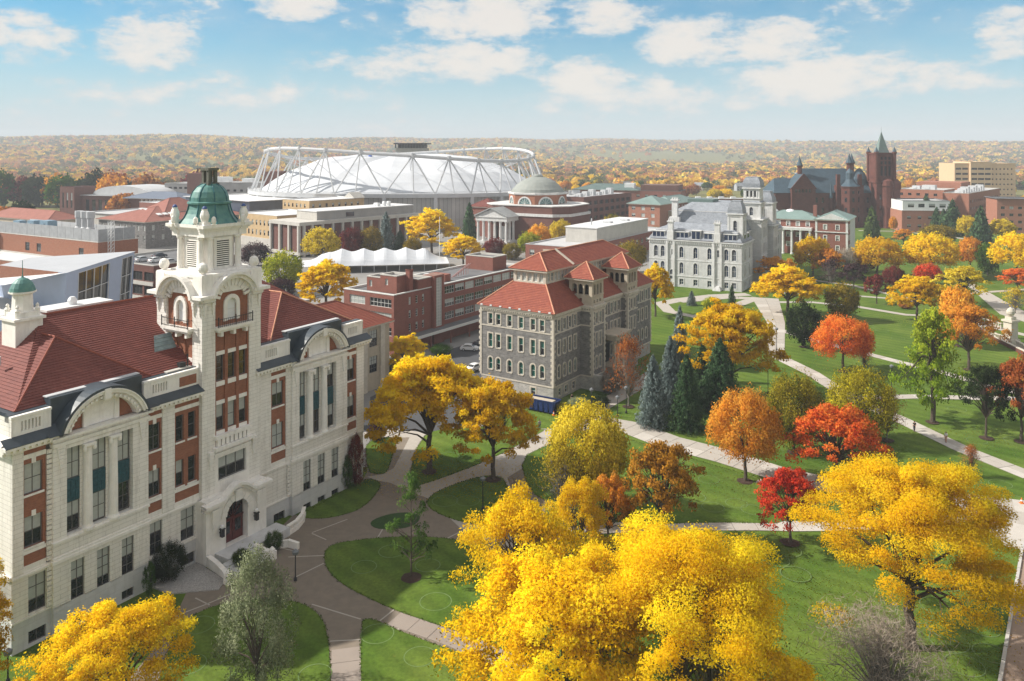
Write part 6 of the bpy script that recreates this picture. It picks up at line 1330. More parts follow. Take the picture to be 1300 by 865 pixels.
shell(RB2, -14, 18, 0, 20, 0, 20.5, BRK4, GROOF, front=[(2 + 4.6 * i, z, 2.2, 1.7) for i in range(7) for z in (1.6, 5.8, 10, 14.2)], nx=2, nz=1, cap=.9, capm=GROOF, rev=.4); shell(RB2, 18, 60, -5, 20, 0, 22, BRK4, GROOF, front=[(2 + 5.6 * i, z, 2.4, 1.7) for i in range(7) for z in (1.6, 5.8, 10, 14.2)], nx=2, nz=1, cap=.9, capm=GROOF, rev=.4)
TT = bldg('tan_tower_block', 'tall tan hospital block with dark strip windows rising above the dormitories', 446, 800, -6)
TW = dict(nx=4, nz=1, fr=FRM, panes=(DARK, GLASS), inset=.6, fw=.12)
tan = mat('tan precast panel', (.58, .42, .26), .9, .07, .3); tz_ = [1.5 + 5.1 * i for i in range(7)]
shell(TT, 0, 14, 3, 40, 0, 36, tan, LROOF, front=[(1.0, z - 2.5, 5.4, 2.0) for z in tz_] + [(7.4, z - 2.5, 5.6, 2.0) for z in tz_], capm=tan, rev=.7, **TW)
shell(TT, 14, 34, 0, 40, 0, 37.5, tan, LROOF, front=[(.8, z - 2.5, 5.6, 2.0) for z in tz_] + [(7.1, z - 2.5, 5.8, 2.0) for z in tz_] + [(13.6, z - 2.5, 5.6, 2.0) for z in tz_], capm=tan, rev=.7, **TW)
shell(TT, 34, 58, 3, 40, 0, 36, tan, LROOF, front=[(1.6 + 3.6 * i, z - 2.5, 1.5, 1.5, dict(nx=1)) for i in range(6) for z in tz_], capm=tan, rev=.7, **TW)

# left: science block, angular blue building and the halls behind
SB = bldg('science_block', 'orange brick block with tall grey screened rooftop plant at the left edge', -156, 300, -31)
shell(SB, -78, 0, 0, 16.5, 0, 14.9, BRK, None, front=[(78 - d, 8.8, 3.2, 3.4) for d in (12.5, 42, 50.5)], nx=2, nz=1, fr=FRM, capm=CONC)
b = MB()
for i in range(14): b = MB(); x = -77.5 + 5.5 * i; b.box(x + .08, x + 5.42, .5, .7, 15.1, 19.7); part('screen_panel', b, SCREEN, SB)
for i in range(3): b = MB(); b.box(-.9, -.7, .8 + 5 * i, 5.65 + 5 * i, 15.1, 19.7); part('screen_panel', b, SCREEN, SB)
for i in range(12): b = MB(); b.box(-77 + 6.3 * i, -71 + 6.3 * i, 15.8, 16, 15.1, 19.2); part('screen_panel', b, STEEL, SB)
for x in (-27.5, -23.5, -19.6): b = MB(); b.lathe([(1.6, 15), (1.6, 18.6), (1.3, 19.0), (1.3, 22.4), (1.6, 22.6), (1.6, 25.2)], x, 9, 14); part('exhaust_stack', b, STEEL, SB)
b = MB(); b.box(-76, -30, 4, 13, 14.9, 17.0); part('plant_units', b, CONCG, SB); rooftop(SB, [(-48, 8, 17, 6, 4, 3.4), (-58, 8, 17, 5, 4, 3), (-70, 8, 17, 5, 3, 2.4)], mat('blue grey plant unit', (.2, .3, .38), .6, .15, 1))
b = MB(); b.tube((-71, -.8, 15), (-71, -.8, 8.6), .9, .9, 8); b.tube((-71, -.8, 8.6), (-76, -.8, 7.6), .9, .9, 8); part('duct', b, STEEL, SB)
shell(SB, -78, 2, -16, 0, 0, 7.6, BRK, WROOF, capm=CONC, name='low_wing'); rooftop(SB, [(-68, -8, 7.3, 5, 3, 1.6), (-62, -7, 7.3, 3, 3, 1.2), (-74, -6, 7.3, 3, 3, 1.6)], STEEL)
b = MB(); a0, a1 = (0.6, 6, 0), (0.6, 3, 22)
for k in range(12):
    z = 6 + 1.4 * k; w_ = .75
    for i, j in ((-1, -1), (1, -1), (1, 1), (-1, 1)): b.bar((2 + i * w_, 4 + j * w_, z), (2 + i * w_, 4 + j * w_, z + 1.4), .14, .14)
    b.bar((2 - w_, 4 - w_, z), (2 + w_, 4 - w_, z + 1.4), .1, .1); b.bar((2 + w_, 4 - w_, z), (2 + w_, 4 + w_, z + 1.4), .1, .1)
part('lattice_mast', b, WHITE, SB)
BL = thing('blue_building', 'angular pale blue metal clad building with slanted glass wall', 'building', (-95.2, 170, 0))
A_, B_, C_, D_ = (0, 0), (-.8, 30), (-27, 20), (-29, 48)
zA, zB, zC = 23.6, 24.4, 19.2
b = MB()
def slant(u0, u1, v0, v1, off=0.0):                   # panel of the leaning wall between A and B
    def q(u, v): y = 30 * u; zt = zA + (zB - zA) * u; return (-.8 * u + off + 1.2 * u * v - .6 * (1 - v), y, zt * v)
    return [q(u0, v0), q(u1, v0), q(u1, v1), q(u0, v1)]
for u0, u1, v0, v1 in ((0, .16, 0, 1), (.16, .6, 0, .42), (.16, .6, .965, 1), (.6, .8, 0, 1), (.8, .97, 0, .42), (.8, .97, .965, 1), (.97, 1, 0, 1)): b.poly(slant(u0, u1, v0, v1))
b.poly([(-27, 20, 0), (-.6, 0, 0), (0, 0, zA), (-27, 20, zC)]); b.poly([(-.8, 30, 0), (-29, 48, 0), (-29, 48, zC), (.4, 30, zB)]); part('metal_wall', b, BLUEM, BL)
g_ = MB(); g_.poly(slant(.16, .6, .42, .965, -.25)); g_.poly(slant(.8, .97, .42, .965, -.25)); part('glass_wall', g_, GLASS, BL)
q = MB()
for u in (.16, .27, .38, .49, .6, .8, .885, .97): s = slant(u, u + .004, .42, .965, .02); q.bar(s[0], s[3], .16, .16)
for v in (.42, .6, .78, .965):
    for u0, u1 in ((.16, .6), (.8, .97)): s = slant(u0, u1, v, v, .02); q.bar(s[0], s[1], .14, .14)
part('glazing_bars', q, STEEL, BL)
b = MB(); b.poly([(0.1, -.1, zA + .05), (.7, 30.2, zB + .05), (-27, 32, zC + 3.4), (-27.2, 20, zC + 3.2)]); b.poly([(-27, 32, zC + 3.4), (.7, 30.2, zB + .05), (-29, 48, zC + 1.2)]); part('metal_roof', b, mat('grey metal roof', (.42, .43, .45), .5, .06, .2), BL)
b = MB(); b.add([(0, 0, zA + .12), (-27.2, 20, zC + .1), (-40, 16, zC - 1), (-12, -2, zA - 2.2)], [(0, 1, 2, 3)]); part('white_roof', b, WROOF, BL)
b = MB(); b.box(-60, -12.2, -2, 26, 0, 14.6); part('lower_wing', b, BLUEM, BL); b = MB()
for i in range(7): b.box(-58 + 6.4 * i, -53 + 6.4 * i, -2.1, -1.98, 9.5, 12.8)
parts('wing_window', b, GLASS, BL); b = MB(); b.box(-61, -12, -2.5, 27, 14.6, 15.0); part('wing_roof', b, WROOF, BL)
PD = bldg('parking_deck', 'brown brick parking structure with strip windows and cars on its roof', -112.8, 238, -31, 'car park')
shell(PD, -20, 9, 0, 30, 0, 15.8, BRK3, GROOF, front=[(3 + 5.4 * i, z, 4.6, 2.6) for i in range(5) for z in (2, 7, 11.2)], nx=3, nz=1, panes=(DARK, BLIND), blind=(.0, .2), capm=CONC)
b = MB(); b.box(-19, 9, -.25, -.02, 9.9, 11.0); b.box(-19, 9, -.25, -.02, 5.2, 6.6); parts('spandrel_band', b, CONC, PD)
GH = bldg('grey_stone_hall', 'dark grey stone hall with faded red roof and white skylights behind the clock tower', -184, 400, -31, 'hall')
GW = dict(nx=2, nz=2, fr=FRW, panes=(GLASS, BLIND), blind=(.2, .5), inset=.2, fw=.12)
shell(GH, -40, 0, 0, 62, 0, 13.2, GST, None, front=[(3 + 5 * i, z, 1.6, 2.6) for i in range(8) for z in (4, 9)], right=[(3.5 + 5.6 * i, z, 1.6, 2.6) for i in range(11) for z in (4, 9)], capm=STRIM, **GW)
hip(GH, -40, 0, 0, 62, 13.5, 6.0, TILEP, .8, 'roof', 1.0); hip(GH, -30, -10, 18, 44, 17.0, 6.6, TILEP, .8, 'upper_roof', .6)
for x, y in ((-6.5, 12), (-6.5, 15.5), (-6.5, 19), (-22, 15.4), (-26, 15.4)): b = MB(); b.add([(-1, -1.2, 0), (1.4, -1.2, -.7), (1.4, 1.2, -.7), (-1, 1.2, 0), (-1, -1.2, .35), (1.4, -1.2, -.35), (1.4, 1.2, -.35), (-1, 1.2, .35)], [(4, 5, 6, 7), (0, 1, 5, 4), (1, 2, 6, 5), (2, 3, 7, 6), (3, 0, 4, 7)]); part('skylight', b, WHITE, GH, (x, y, 16.6 if x > -10 else 18.3))
RH = bldg('red_roof_hall', 'long low hall with faded red roof at the far left edge', -232, 398, -31, 'hall')
shell(RH, -60, 0, 0, 18, 0, 14, TANST, None, front=[(3 + 6 * i, 8, 1.8, 2.6) for i in range(9)], capm=STRIM); hip(RH, -60, 0, 0, 18, 14.3, 4.2, TILEP, .8, 'roof', .8)
FR = bldg('flat_white_hall', 'windowless pale hall with wide light grey roof behind the screened block', -196, 430, -31, 'hall')
shell(FR, -62, 0, 0, 50, 0, 13.6, CONC, LROOF, capm=LROOF, cap=.6); rooftop(FR, [(-20, 14, 13.3, 3, 3, 1.4), (-36, 20, 13.3, 3, 3, 1.4)], STEEL)
CU = bldg('curved_roof_hall', 'dark brick building with shallow curved metal roof below the far trees', -268, 560, -20)
shell(CU, -46, 46, 0, 40, 0, 17, BRK3, LROOF, front=[(4 + 6 * i, 6, 3.4, 8) for i in range(14)], capm=STEEL, cap=1.6, nx=1, nz=1); shell(CU, -60, -46, -6, 12, 0, 23, BRK3, GROOF, front=[(2.4 + 4 * i, 8, 1.6, 11) for i in range(3)], capm=BRK3, name='stair_block')
b = MB(); n = 14
for i in range(n):
    t0, t1 = math.pi * i / n, math.pi * (i + 1) / n
    b.poly([(-15 - 27 * math.cos(t0), 6, 17 + 7 * math.sin(t0)), (-15 - 27 * math.cos(t1), 6, 17 + 7 * math.sin(t1)), (-15 - 27 * math.cos(t1), 36, 17 + 7 * math.sin(t1)), (-15 - 27 * math.cos(t0), 36, 17 + 7 * math.sin(t0))])
b.poly([(-15 - 27 * math.cos(math.pi * i / n), 6, 17 + 7 * math.sin(math.pi * i / n)) for i in range(n + 1)][::-1]); part('curved_roof', b, STEEL, CU)
PL = bldg('columned_pavilion', 'small blue roofed building with pale columns right of the curved roof hall', -262, 540, -20)
b = MB(); b.box(0, 44, 2, 24, 0, 17); part('wall', b, BRK3, PL); hip(PL, 0, 44, 0, 24, 17.2, 4, mat('blue grey metal roof', (.16, .19, .25), .5, .1, .3), 1.2, 'roof', 1.5)
for i in range(8): b = MB(); b.lathe([(.9, 0), (.9, 17)], 14 + 3.4 * i, .6, 8); part('column', b, CONC, PL)
CB = bldg('concrete_block', 'pale concrete block with rows of small square windows left of the dome', -262, 588, -8)
shell(CB, 6, 70, 0, 30, 0, 25, CONCG, LROOF, front=[(3 + 4.1 * i, 21, 2.6, 1.5) for i in range(15)] + [(5 + 8 * i, 12, 1.8, 3) for i in range(8)], capm=CONC, nx=1, nz=1, panes=(DARK, GLASS))
BT = bldg('brick_stair_tower', 'twin red brick stair towers joined by a low grey block left of the stadium', -240, 570, -8)
b = MB(); b.box(8, 19, 0, 10, 0, 33); part('stair_tower', b, BRK3, BT); b = MB(); b.box(66, 78, 0, 12, 0, 34.5); part('stair_tower', b, BRK3, BT); b = MB(); b.box(80, 92, 6, 18, 0, 34); part('stair_tower', b, BRK3, BT)
shell(BT, 19, 66, 2, 24, 0, 26.5, CONCG, LROOF, front=[(3 + 5 * i, z, 2.2, 1.6) for i in range(9) for z in (14, 20)], capm=CONC, nx=1, nz=1, panes=(DARK, GLASS)); rooftop(BT, [(30, 8, 26.2, 14, 6, 4), (50, 10, 26.2, 8, 6, 3)], WHITE)
WH = bldg('pale_roof_range', 'long range with pale flat roof between the stone hall and the stadium', -215, 500, -30)
shell(WH, -30, 60, 0, 22, 0, 16, BRK2, WROOF, front=[(4 + 7 * i, 9, 3, 2.4) for i in range(12)], capm=WROOF)
# ------------------------------------------------------------------ trees
def leaf_mat(name, a, b, c, tr=.35, hue=.03, shape=True):
    m = bpy.data.materials.new(name); m.use_nodes = True; nt = m.node_tree; N = nt.nodes; L = nt.links; N.clear()
    at = N.new('ShaderNodeAttribute'); at.attribute_name = 'tone'
    rp = N.new('ShaderNodeValToRGB'); L.new(at.outputs['Fac'], rp.inputs[0]); e = rp.color_ramp.elements
    e[0].position = .05; e[0].color = (*a, 1); e[1].position = .95; e[1].color = (*c, 1); k = rp.color_ramp.elements.new(.5); k.color = (*b, 1)
    oi = N.new('ShaderNodeObjectInfo'); hs = N.new('ShaderNodeHueSaturation'); L.new(rp.outputs[0], hs.inputs['Color'])
    mr = N.new('ShaderNodeMapRange'); L.new(oi.outputs['Random'], mr.inputs[0]); mr.inputs[3].default_value = .5 - hue; mr.inputs[4].default_value = .5 + hue; L.new(mr.outputs[0], hs.inputs['Hue'])
    m2 = N.new('ShaderNodeMapRange'); L.new(oi.outputs['Random'], m2.inputs[0]); m2.inputs[3].default_value = .86; m2.inputs[4].default_value = 1.12; L.new(m2.outputs[0], hs.inputs['Value'])
    d = N.new('ShaderNodeBsdfDiffuse'); t = N.new('ShaderNodeBsdfTranslucent'); x = N.new('ShaderNodeMixShader'); x.inputs[0].default_value = tr
    sb = N.new('ShaderNodeAttribute'); sb.attribute_name = 'puff'
    vt = N.new('ShaderNodeVectorTransform'); vt.vector_type = 'NORMAL'; vt.convert_from = 'OBJECT'; vt.convert_to = 'WORLD'; L.new(sb.outputs['Vector'], vt.inputs[0]); nr = N.new('ShaderNodeVectorMath'); nr.operation = 'NORMALIZE'; L.new(vt.outputs[0], nr.inputs[0])
    gm = N.new('ShaderNodeNewGeometry'); mv = N.new('ShaderNodeMix'); mv.data_type = 'VECTOR'; mv.inputs[0].default_value = .7; L.new(gm.outputs['Normal'], mv.inputs[4]); L.new(nr.outputs[0], mv.inputs[5]); n3 = N.new('ShaderNodeVectorMath'); n3.operation = 'NORMALIZE'; L.new(mv.outputs[1], n3.inputs[0])
    if shape: L.new(n3.outputs[0], d.inputs['Normal'])
    L.new(hs.outputs[0], d.inputs[0]); L.new(hs.outputs[0], t.inputs[0]); L.new(d.outputs[0], x.inputs[1]); L.new(t.outputs[0], x.inputs[2])
    o = N.new('ShaderNodeOutputMaterial'); L.new(x.outputs[0], o.inputs[0]); return m
LM = dict(
    gold=leaf_mat('golden leaves', (.7, .44, .008), (.93, .6, .01), (.97, .76, .03), .58, .008), paleyellow=leaf_mat('pale yellow leaves', (.42, .34, .015), (.78, .58, .03), (.9, .74, .08), .5, .01),
    orange=leaf_mat('orange leaves', (.55, .2, .02), (.88, .38, .035), (.93, .53, .08), .45, .008), amber=leaf_mat('amber olive leaves', (.22, .13, .015), (.52, .27, .025), (.75, .4, .04), .35, .01), scarlet=leaf_mat('orange red leaves', (.58, .07, .02), (.88, .2, .03), (.93, .36, .06), .45, .006),
    red=leaf_mat('red leaves', (.38, .015, .012), (.65, .04, .02), (.75, .12, .04), .35, .006), maroon=leaf_mat('maroon leaves', (.07, .012, .014), (.16, .025, .025), (.27, .06, .04), .25, .008),
    purple=leaf_mat('purple brown leaves', (.035, .018, .022), (.065, .035, .04), (.11, .06, .06), .2, .01), rust=leaf_mat('rusty leaves', (.2, .05, .015), (.42, .13, .03), (.55, .24, .05), .3, .012),
    olive=leaf_mat('olive leaves', (.1, .1, .01), (.26, .2, .015), (.45, .33, .03), .35, .015), lime=leaf_mat('lime green leaves', (.14, .2, .01), (.34, .38, .018), (.62, .58, .04), .45, .01),
    green=leaf_mat('green leaves', (.03, .07, .01), (.06, .12, .015), (.1, .17, .025), .3, .015), dark=leaf_mat('dark green leaves', (.012, .022, .008), (.025, .04, .014), (.045, .06, .02), .2, .012),
    sage=leaf_mat('grey green leaves', (.13, .155, .075), (.26, .3, .16), (.42, .45, .29), .4, .01), spruce=leaf_mat('blue grey needles', (.07, .105, .1), (.15, .2, .195), (.28, .335, .32), .2, .008),
    fir=leaf_mat('dark green needles', (.018, .045, .02), (.045, .095, .04), (.1, .16, .07), .2, .012), firgreen=leaf_mat('green needles', (.03, .06, .014), (.07, .12, .03), (.13, .18, .05), .2, .01),
    freshlime=leaf_mat('fresh lime leaves', (.13, .24, .015), (.3, .42, .03), (.54, .58, .05), .45, .01), yolive=leaf_mat('yellow olive leaves', (.15, .15, .01), (.42, .36, .016), (.72, .6, .03), .4, .01), young=leaf_mat('fresh green leaves', (.04, .1, .015), (.09, .19, .03), (.16, .27, .06), .35, .01), twig=leaf_mat('grey twigs', (.19, .15, .115), (.28, .23, .18), (.38, .32, .26), .1, .01))
BARK = mat('grey brown bark', (.085, .065, .05), .95, .3, 3, bump=.6)
BARKG = mat('pale grey bark', (.2, .18, .155), .95, .25, 3, bump=.5)
def leaf_mesh(name, centers, sizes, tones, rng, flat=.5, aspect=1.6, droop=0.0, puff=None):
    """many small rhombic leaves; flat=1 lies level, 0 random"""
    n = len(centers); nz = rng.normal(size=(n, 3)); nz /= np.linalg.norm(nz, axis=1)[:, None]
    nz = nz * (1 - flat) + np.array([0, 0, 1.0]) * flat; nz /= np.linalg.norm(nz, axis=1)[:, None] + 1e-9
    r = rng.normal(size=(n, 3)); r[:, 2] -= droop; u = r - nz * np.sum(r * nz, 1)[:, None]; u /= np.linalg.norm(u, axis=1)[:, None] + 1e-9; w = np.cross(nz, u)
    s = sizes[:, None]; V = np.empty((n, 4, 3)); V[:, 0] = centers - u * s * aspect * .5; V[:, 1] = centers + w * s * .5; V[:, 2] = centers + u * s * aspect * .5; V[:, 3] = centers - w * s * .5
    me = bpy.data.meshes.new(name); me.vertices.add(n * 4); me.vertices.foreach_set('co', V.ravel())
    me.loops.add(n * 4); me.loops.foreach_set('vertex_index', np.arange(n * 4, dtype=np.int32)); me.polygons.add(n)
    me.polygons.foreach_set('loop_start', np.arange(0, n * 4, 4, dtype=np.int32))
    at = me.attributes.new('tone', 'FLOAT', 'FACE'); at.data.foreach_set('value', np.clip(tones, 0, 1).astype(np.float32)); 
    if puff is not None: ap = me.attributes.new('puff', 'FLOAT_VECTOR', 'FACE'); ap.data.foreach_set('vector', puff.astype(np.float32).ravel())
    me.update(); return me
PUFF = [None]
def sprays(rng, C, per, rad, thick, size, tone_c, jit=.12):
    """leaves gathered in flattened sprays round the clump centres C (units of metres)"""
    k = len(C); idx = np.repeat(np.arange(k), per); n = len(idx); a = rng.random(n) * 2 * np.pi; r = np.sqrt(rng.random(n)) * rad[idx] * rng.uniform(.75, 1.15, n)
    z = rng.normal(size=n) * thick[idx] - (r / rad[idx]) ** 2 * thick[idx] * 1.1
    P = C[idx] + np.stack([r * np.cos(a), r * np.sin(a), z], 1); t = tone_c[idx] + rng.normal(size=n) * jit
    q = (P - C[idx]) / np.stack([rad[idx], rad[idx], thick[idx] * 2.2], 1); q[:, 2] += .55; q /= np.linalg.norm(q, axis=1)[:, None] + 1e-6; ctr = C.mean(0); ctr[2] = C[:, 2].min() + .25 * (C[:, 2].max() - C[:, 2].min()); w_ = P - ctr; w_ /= np.linalg.norm(w_, axis=1)[:, None] + 1e-6; PUFF[0] = q * .55 + w_ * .7; return P, rng.uniform(.7, 1.25, n) * size, t
def limbs(rng, C, top, r0, trunk_h, n, bend=.3, fork=None):
    """trunk with limbs running out to some of the clump centres"""
    b = MB(); z = 0; p = Vector((0, 0, -.3)); k = 5; pts = [p]
    for i in range(1, k + 1): pts.append(Vector((rng.normal() * .05 * r0 * 4, rng.normal() * .05 * r0 * 4, trunk_h * i / k)))
    b.tube(pts[0], pts[0] + Vector((0, 0, .8)), r0 * 1.5, r0 * 1.05, 8)
    for i in range(k): b.tube(pts[i], pts[i + 1], r0 * (1.05 - .3 * i / k), r0 * (1.05 - .3 * (i + 1) / k), 8)
    order = rng.permutation(len(C))[:n]
    for j in order:
        c = Vector(C[j]); c = Vector((c.x * .8, c.y * .8, c.z * .9)); s = pts[-1] if c.z > trunk_h * 1.1 else pts[-2]; d = c - s
        m1 = s + d * .35 + Vector((0, 0, .12 * d.length)); m2 = s + d * .72 + Vector((rng.normal() * .25, rng.normal() * .25, .1 * d.length))
        ra = r0 * rng.uniform(.34, .5); b.tube(s, m1, ra, ra * .7, 6, cap=False); b.tube(m1, m2, ra * .7, ra * .42, 5, cap=False); b.tube(m2, c, ra * .42, ra * .12, 4, cap=False)
        for q in range(2): e = m2 + Vector((rng.normal(), rng.normal(), rng.normal() * .5 + .3)) * d.length * .22; b.tube(m2, e, ra * .3, ra * .08, 4, cap=False)
    return b
def dome_points(rng, n, W, z0, z1, fill=.45, flat=1.0, gap=0.0):
    """clump centres over a broad irregular crown"""
    out = []; H_ = z1 - z0; ph = rng.random(6) * 6.28; am = rng.uniform(.06, .16, 6)
    while len(out) < n:
        a = rng.random() * 2 * np.pi; t = rng.random() ** .75; el = t * np.pi / 2
        lob = 1 + sum(am[k] * np.sin((k + 2) * a + ph[k] + 3 * t) for k in range(3)) * 1.1
        rr = rng.uniform(fill, 1) ** .6; r = np.cos(el) ** .75 * W / 2 * lob * rr; z = z0 + H_ * (np.sin(el) * (.75 + .25 * lob) * (.55 + .45 * rr)) + (rng.random() - .5) * H_ * .1
        if gap and np.sin(3 * a + ph[4]) * np.sin(7 * t + ph[5]) > 1 - gap: continue
        out.append((r * np.cos(a), r * np.sin(a), z))
    return np.array(out)
TPL = {}
def template(key):
    """crown and trunk meshes of one tree form at one level of detail (nominal 16 m wide, 14 m tall)"""
    if key in TPL: return TPL[key]
    form, lod, seed = key; rng = np.random.default_rng(seed * 97 + hash_(form) + (lod + 2) * 13); sz = {-1: .085, 0: .155, 1: .25, 2: .5, 3: 1.0}[lod]; mul = {-1: 4.2, 0: 1.4, 1: .7, 2: .2, 3: .06}[lod]
    if form == 'locust':
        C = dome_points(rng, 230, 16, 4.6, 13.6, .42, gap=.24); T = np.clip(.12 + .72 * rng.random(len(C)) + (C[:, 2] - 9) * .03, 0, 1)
        P, S_, t = sprays(rng, C, int(190 * mul), rng.uniform(.8, 1.6, len(C)), rng.uniform(.12, .3, len(C)), sz, T, .08); me = leaf_mesh('crown', P, S_, t, rng, .5, 1.9, .3, puff=PUFF[0]); tr = limbs(rng, C, 13, .42, 4.6, 26)
    elif form == 'open':
        C = dome_points(rng, 120, 16, 5.0, 13.6, .35, gap=.5); T = rng.uniform(.25, .75, len(C)); P, S_, t = sprays(rng, C, int(150 * mul), rng.uniform(.8, 1.6, len(C)), np.full(len(C), .3), sz, T, .2); me = leaf_mesh('crown', P, S_, t, rng, .35, 1.8, .3, puff=PUFF[0]); tr = limbs(rng, C, 13, .36, 4.0, 60)
    elif form == 'maple':
        C = []
        while len(C) < 190:
            d = rng.normal(size=3); d /= np.linalg.norm(d); rr = rng.uniform(.5, 1) ** .5
            if d[2] < -.75: continue
            C.append((d[0] * 7.0 * rr * (1 - .12 * d[2]), d[1] * 7.0 * rr * (1 - .12 * d[2]), 8.4 + d[2] * 5.0 * rr))
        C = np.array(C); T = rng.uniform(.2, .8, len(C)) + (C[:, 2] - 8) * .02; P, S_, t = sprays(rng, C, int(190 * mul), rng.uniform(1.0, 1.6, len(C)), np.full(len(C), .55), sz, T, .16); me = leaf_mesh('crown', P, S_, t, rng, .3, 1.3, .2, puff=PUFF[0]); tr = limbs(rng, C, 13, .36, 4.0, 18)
    elif form == 'round':
        C = []
        while len(C) < 170:
            d = rng.normal(size=3); d /= np.linalg.norm(d); rr = rng.uniform(.45, 1) ** .5; C.append((d[0] * 6.9 * rr, d[1] * 6.9 * rr, 7.6 + d[2] * 5.6 * rr))
        C = np.array(C); T = rng.uniform(.15, .85, len(C)); P, S_, t = sprays(rng, C, int(170 * mul), rng.uniform(1.0, 1.9, len(C)), np.full(len(C), .8), sz, T, .14); me = leaf_mesh('crown', P, S_, t, rng, .25, 1.4, .2, puff=PUFF[0]); tr = limbs(rng, C, 13, .4, 3.2, 16)
    elif form in ('conifer', 'droopy'):
        C = []; T = []; rad = []
        nl = 26
        for i in range(nl):
            h = i / (nl - 1); z = 1.4 + 12.6 * h; R_ = 8.0 * (1 - h) ** .62 + .25; nb = max(3, int(13 * (1 - h) + 4))
            for k in range(nb):
                a = 2 * np.pi * (k + rng.random() * .8) / nb + i * .7; L_b = R_ * rng.uniform(.7, 1.08)
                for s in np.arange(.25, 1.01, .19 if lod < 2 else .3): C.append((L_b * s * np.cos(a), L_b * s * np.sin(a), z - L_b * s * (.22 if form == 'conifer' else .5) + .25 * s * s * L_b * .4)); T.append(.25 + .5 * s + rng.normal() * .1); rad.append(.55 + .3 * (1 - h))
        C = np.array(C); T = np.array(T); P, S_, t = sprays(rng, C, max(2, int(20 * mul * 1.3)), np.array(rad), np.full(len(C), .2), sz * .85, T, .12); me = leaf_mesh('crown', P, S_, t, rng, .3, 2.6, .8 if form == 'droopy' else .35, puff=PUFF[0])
        tr = MB(); tr.tube((0, 0, -.3), (0, 0, 13.6), .3, .04, 8)
    elif form == 'upright':
        C = []
        for i in range(120): h = rng.random() ** .85; R_ = 6.6 * (np.sin(np.pi * (h * .86 + .12)) ** .8) * rng.uniform(.4, 1.05); a = rng.random() * 6.28; C.append((R_ * np.cos(a), R_ * np.sin(a), 1.6 + 12.3 * h))
        C = np.array(C); T = rng.uniform(.1, .9, len(C)); P, S_, t = sprays(rng, C, int(110 * mul), rng.uniform(.7, 1.5, len(C)), np.full(len(C), .55), sz * .85, T, .12); me = leaf_mesh('crown', P, S_, t, rng, .2, 2.4, .5, puff=PUFF[0]); tr = limbs(rng, C, 13, .3, 3.0, 20)
    elif form == 'sapling':
        C = []
        for i in range(46): h = rng.random(); R_ = 6.8 * (1 - h * .82) * rng.uniform(.25, 1.05); a = rng.random() * 6.28; C.append((R_ * np.cos(a), R_ * np.sin(a), 3.0 + 11 * h))
        C = np.array(C); T = rng.uniform(.2, .8, len(C)); P, S_, t = sprays(rng, C, int(100 * mul), rng.uniform(.7, 1.3, len(C)), np.full(len(C), .25), sz * .85, T, .15); me = leaf_mesh('crown', P, S_, t, rng, .4, 2.0, .3, puff=PUFF[0])
        tr = MB(); tr.tube((0, 0, -.3), (0, 0, 13.6), .22, .03, 7)
        for c in C: tr.tube((0, 0, max(2, c[2] - .35 * math.hypot(c[0], c[1]))), c, .08, .02, 4, cap=False)
    elif form == 'ginkgo':
        C = []
        for i in range(40):
            h = i / 39; z = 2.2 + 11.4 * h; R_ = (6.8 * (1 - h) ** .6 + .8) * rng.uniform(.55, 1.1); a = i * 2.4 + rng.random()
            for s in (.3, .5, .7, .88, 1.0): C.append((R_ * s * np.cos(a), R_ * s * np.sin(a), z + R_ * s * .25 + rng.normal() * .15))
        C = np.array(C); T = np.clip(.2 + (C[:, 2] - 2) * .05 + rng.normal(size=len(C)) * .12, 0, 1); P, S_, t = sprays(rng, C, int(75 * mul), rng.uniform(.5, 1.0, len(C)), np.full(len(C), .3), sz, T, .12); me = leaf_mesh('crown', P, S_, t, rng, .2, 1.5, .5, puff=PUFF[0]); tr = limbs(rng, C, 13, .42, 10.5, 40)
    elif form in ('bare', 'thin'):
        C = dome_points(rng, 150, 15, 3.0, 13, .3); nt = 7000 if form == 'bare' else 4200; nt = int(nt * (1 if lod < 2 else .4)); P = []
        j = rng.integers(0, len(C), nt); P = C[j] + rng.normal(size=(nt, 3)) * np.array([1.1, 1.1, .8]); S_ = np.full(nt, .05 if lod < 2 else .1) * (1.0 if form == 'bare' else 1.0); T = rng.uniform(.2, .9, nt)
        me = leaf_mesh('crown', P, S_, T, rng, .0, 22 if form == 'bare' else 20, -1.2, (P - [0, 0, 5]) / 9); tr = limbs(rng, C, 12, .3, 2.0, 110)
        if form == 'thin':
            k = int(4200 * max(mul, .15)); j = rng.integers(0, len(C), k); P2 = C[j] + rng.normal(size=(k, 3)) * np.array([.8, .8, .5]); P3 = np.concatenate([P[:1200], P2]); me = leaf_mesh('crown', P3, np.concatenate([S_[:1200], np.full(k, sz)]), np.concatenate([T[:1200] * .3, rng.uniform(.2, 1, k)]), rng, .2, 1.7, .3, (P3 - [0, 0, 5]) / 9)
    TPL[key] = (me, tr.mesh('trunk', [BARK])); TPL[key][0].materials.append(None); return TPL[key]
def hash_(s): return sum((i + 1) * ord(c) for i, c in enumerate(s))
ntree = [0]
VNO = 0
KIND = {'locust': 'honey locust tree', 'maple': 'maple tree'}
RADMAX = {}
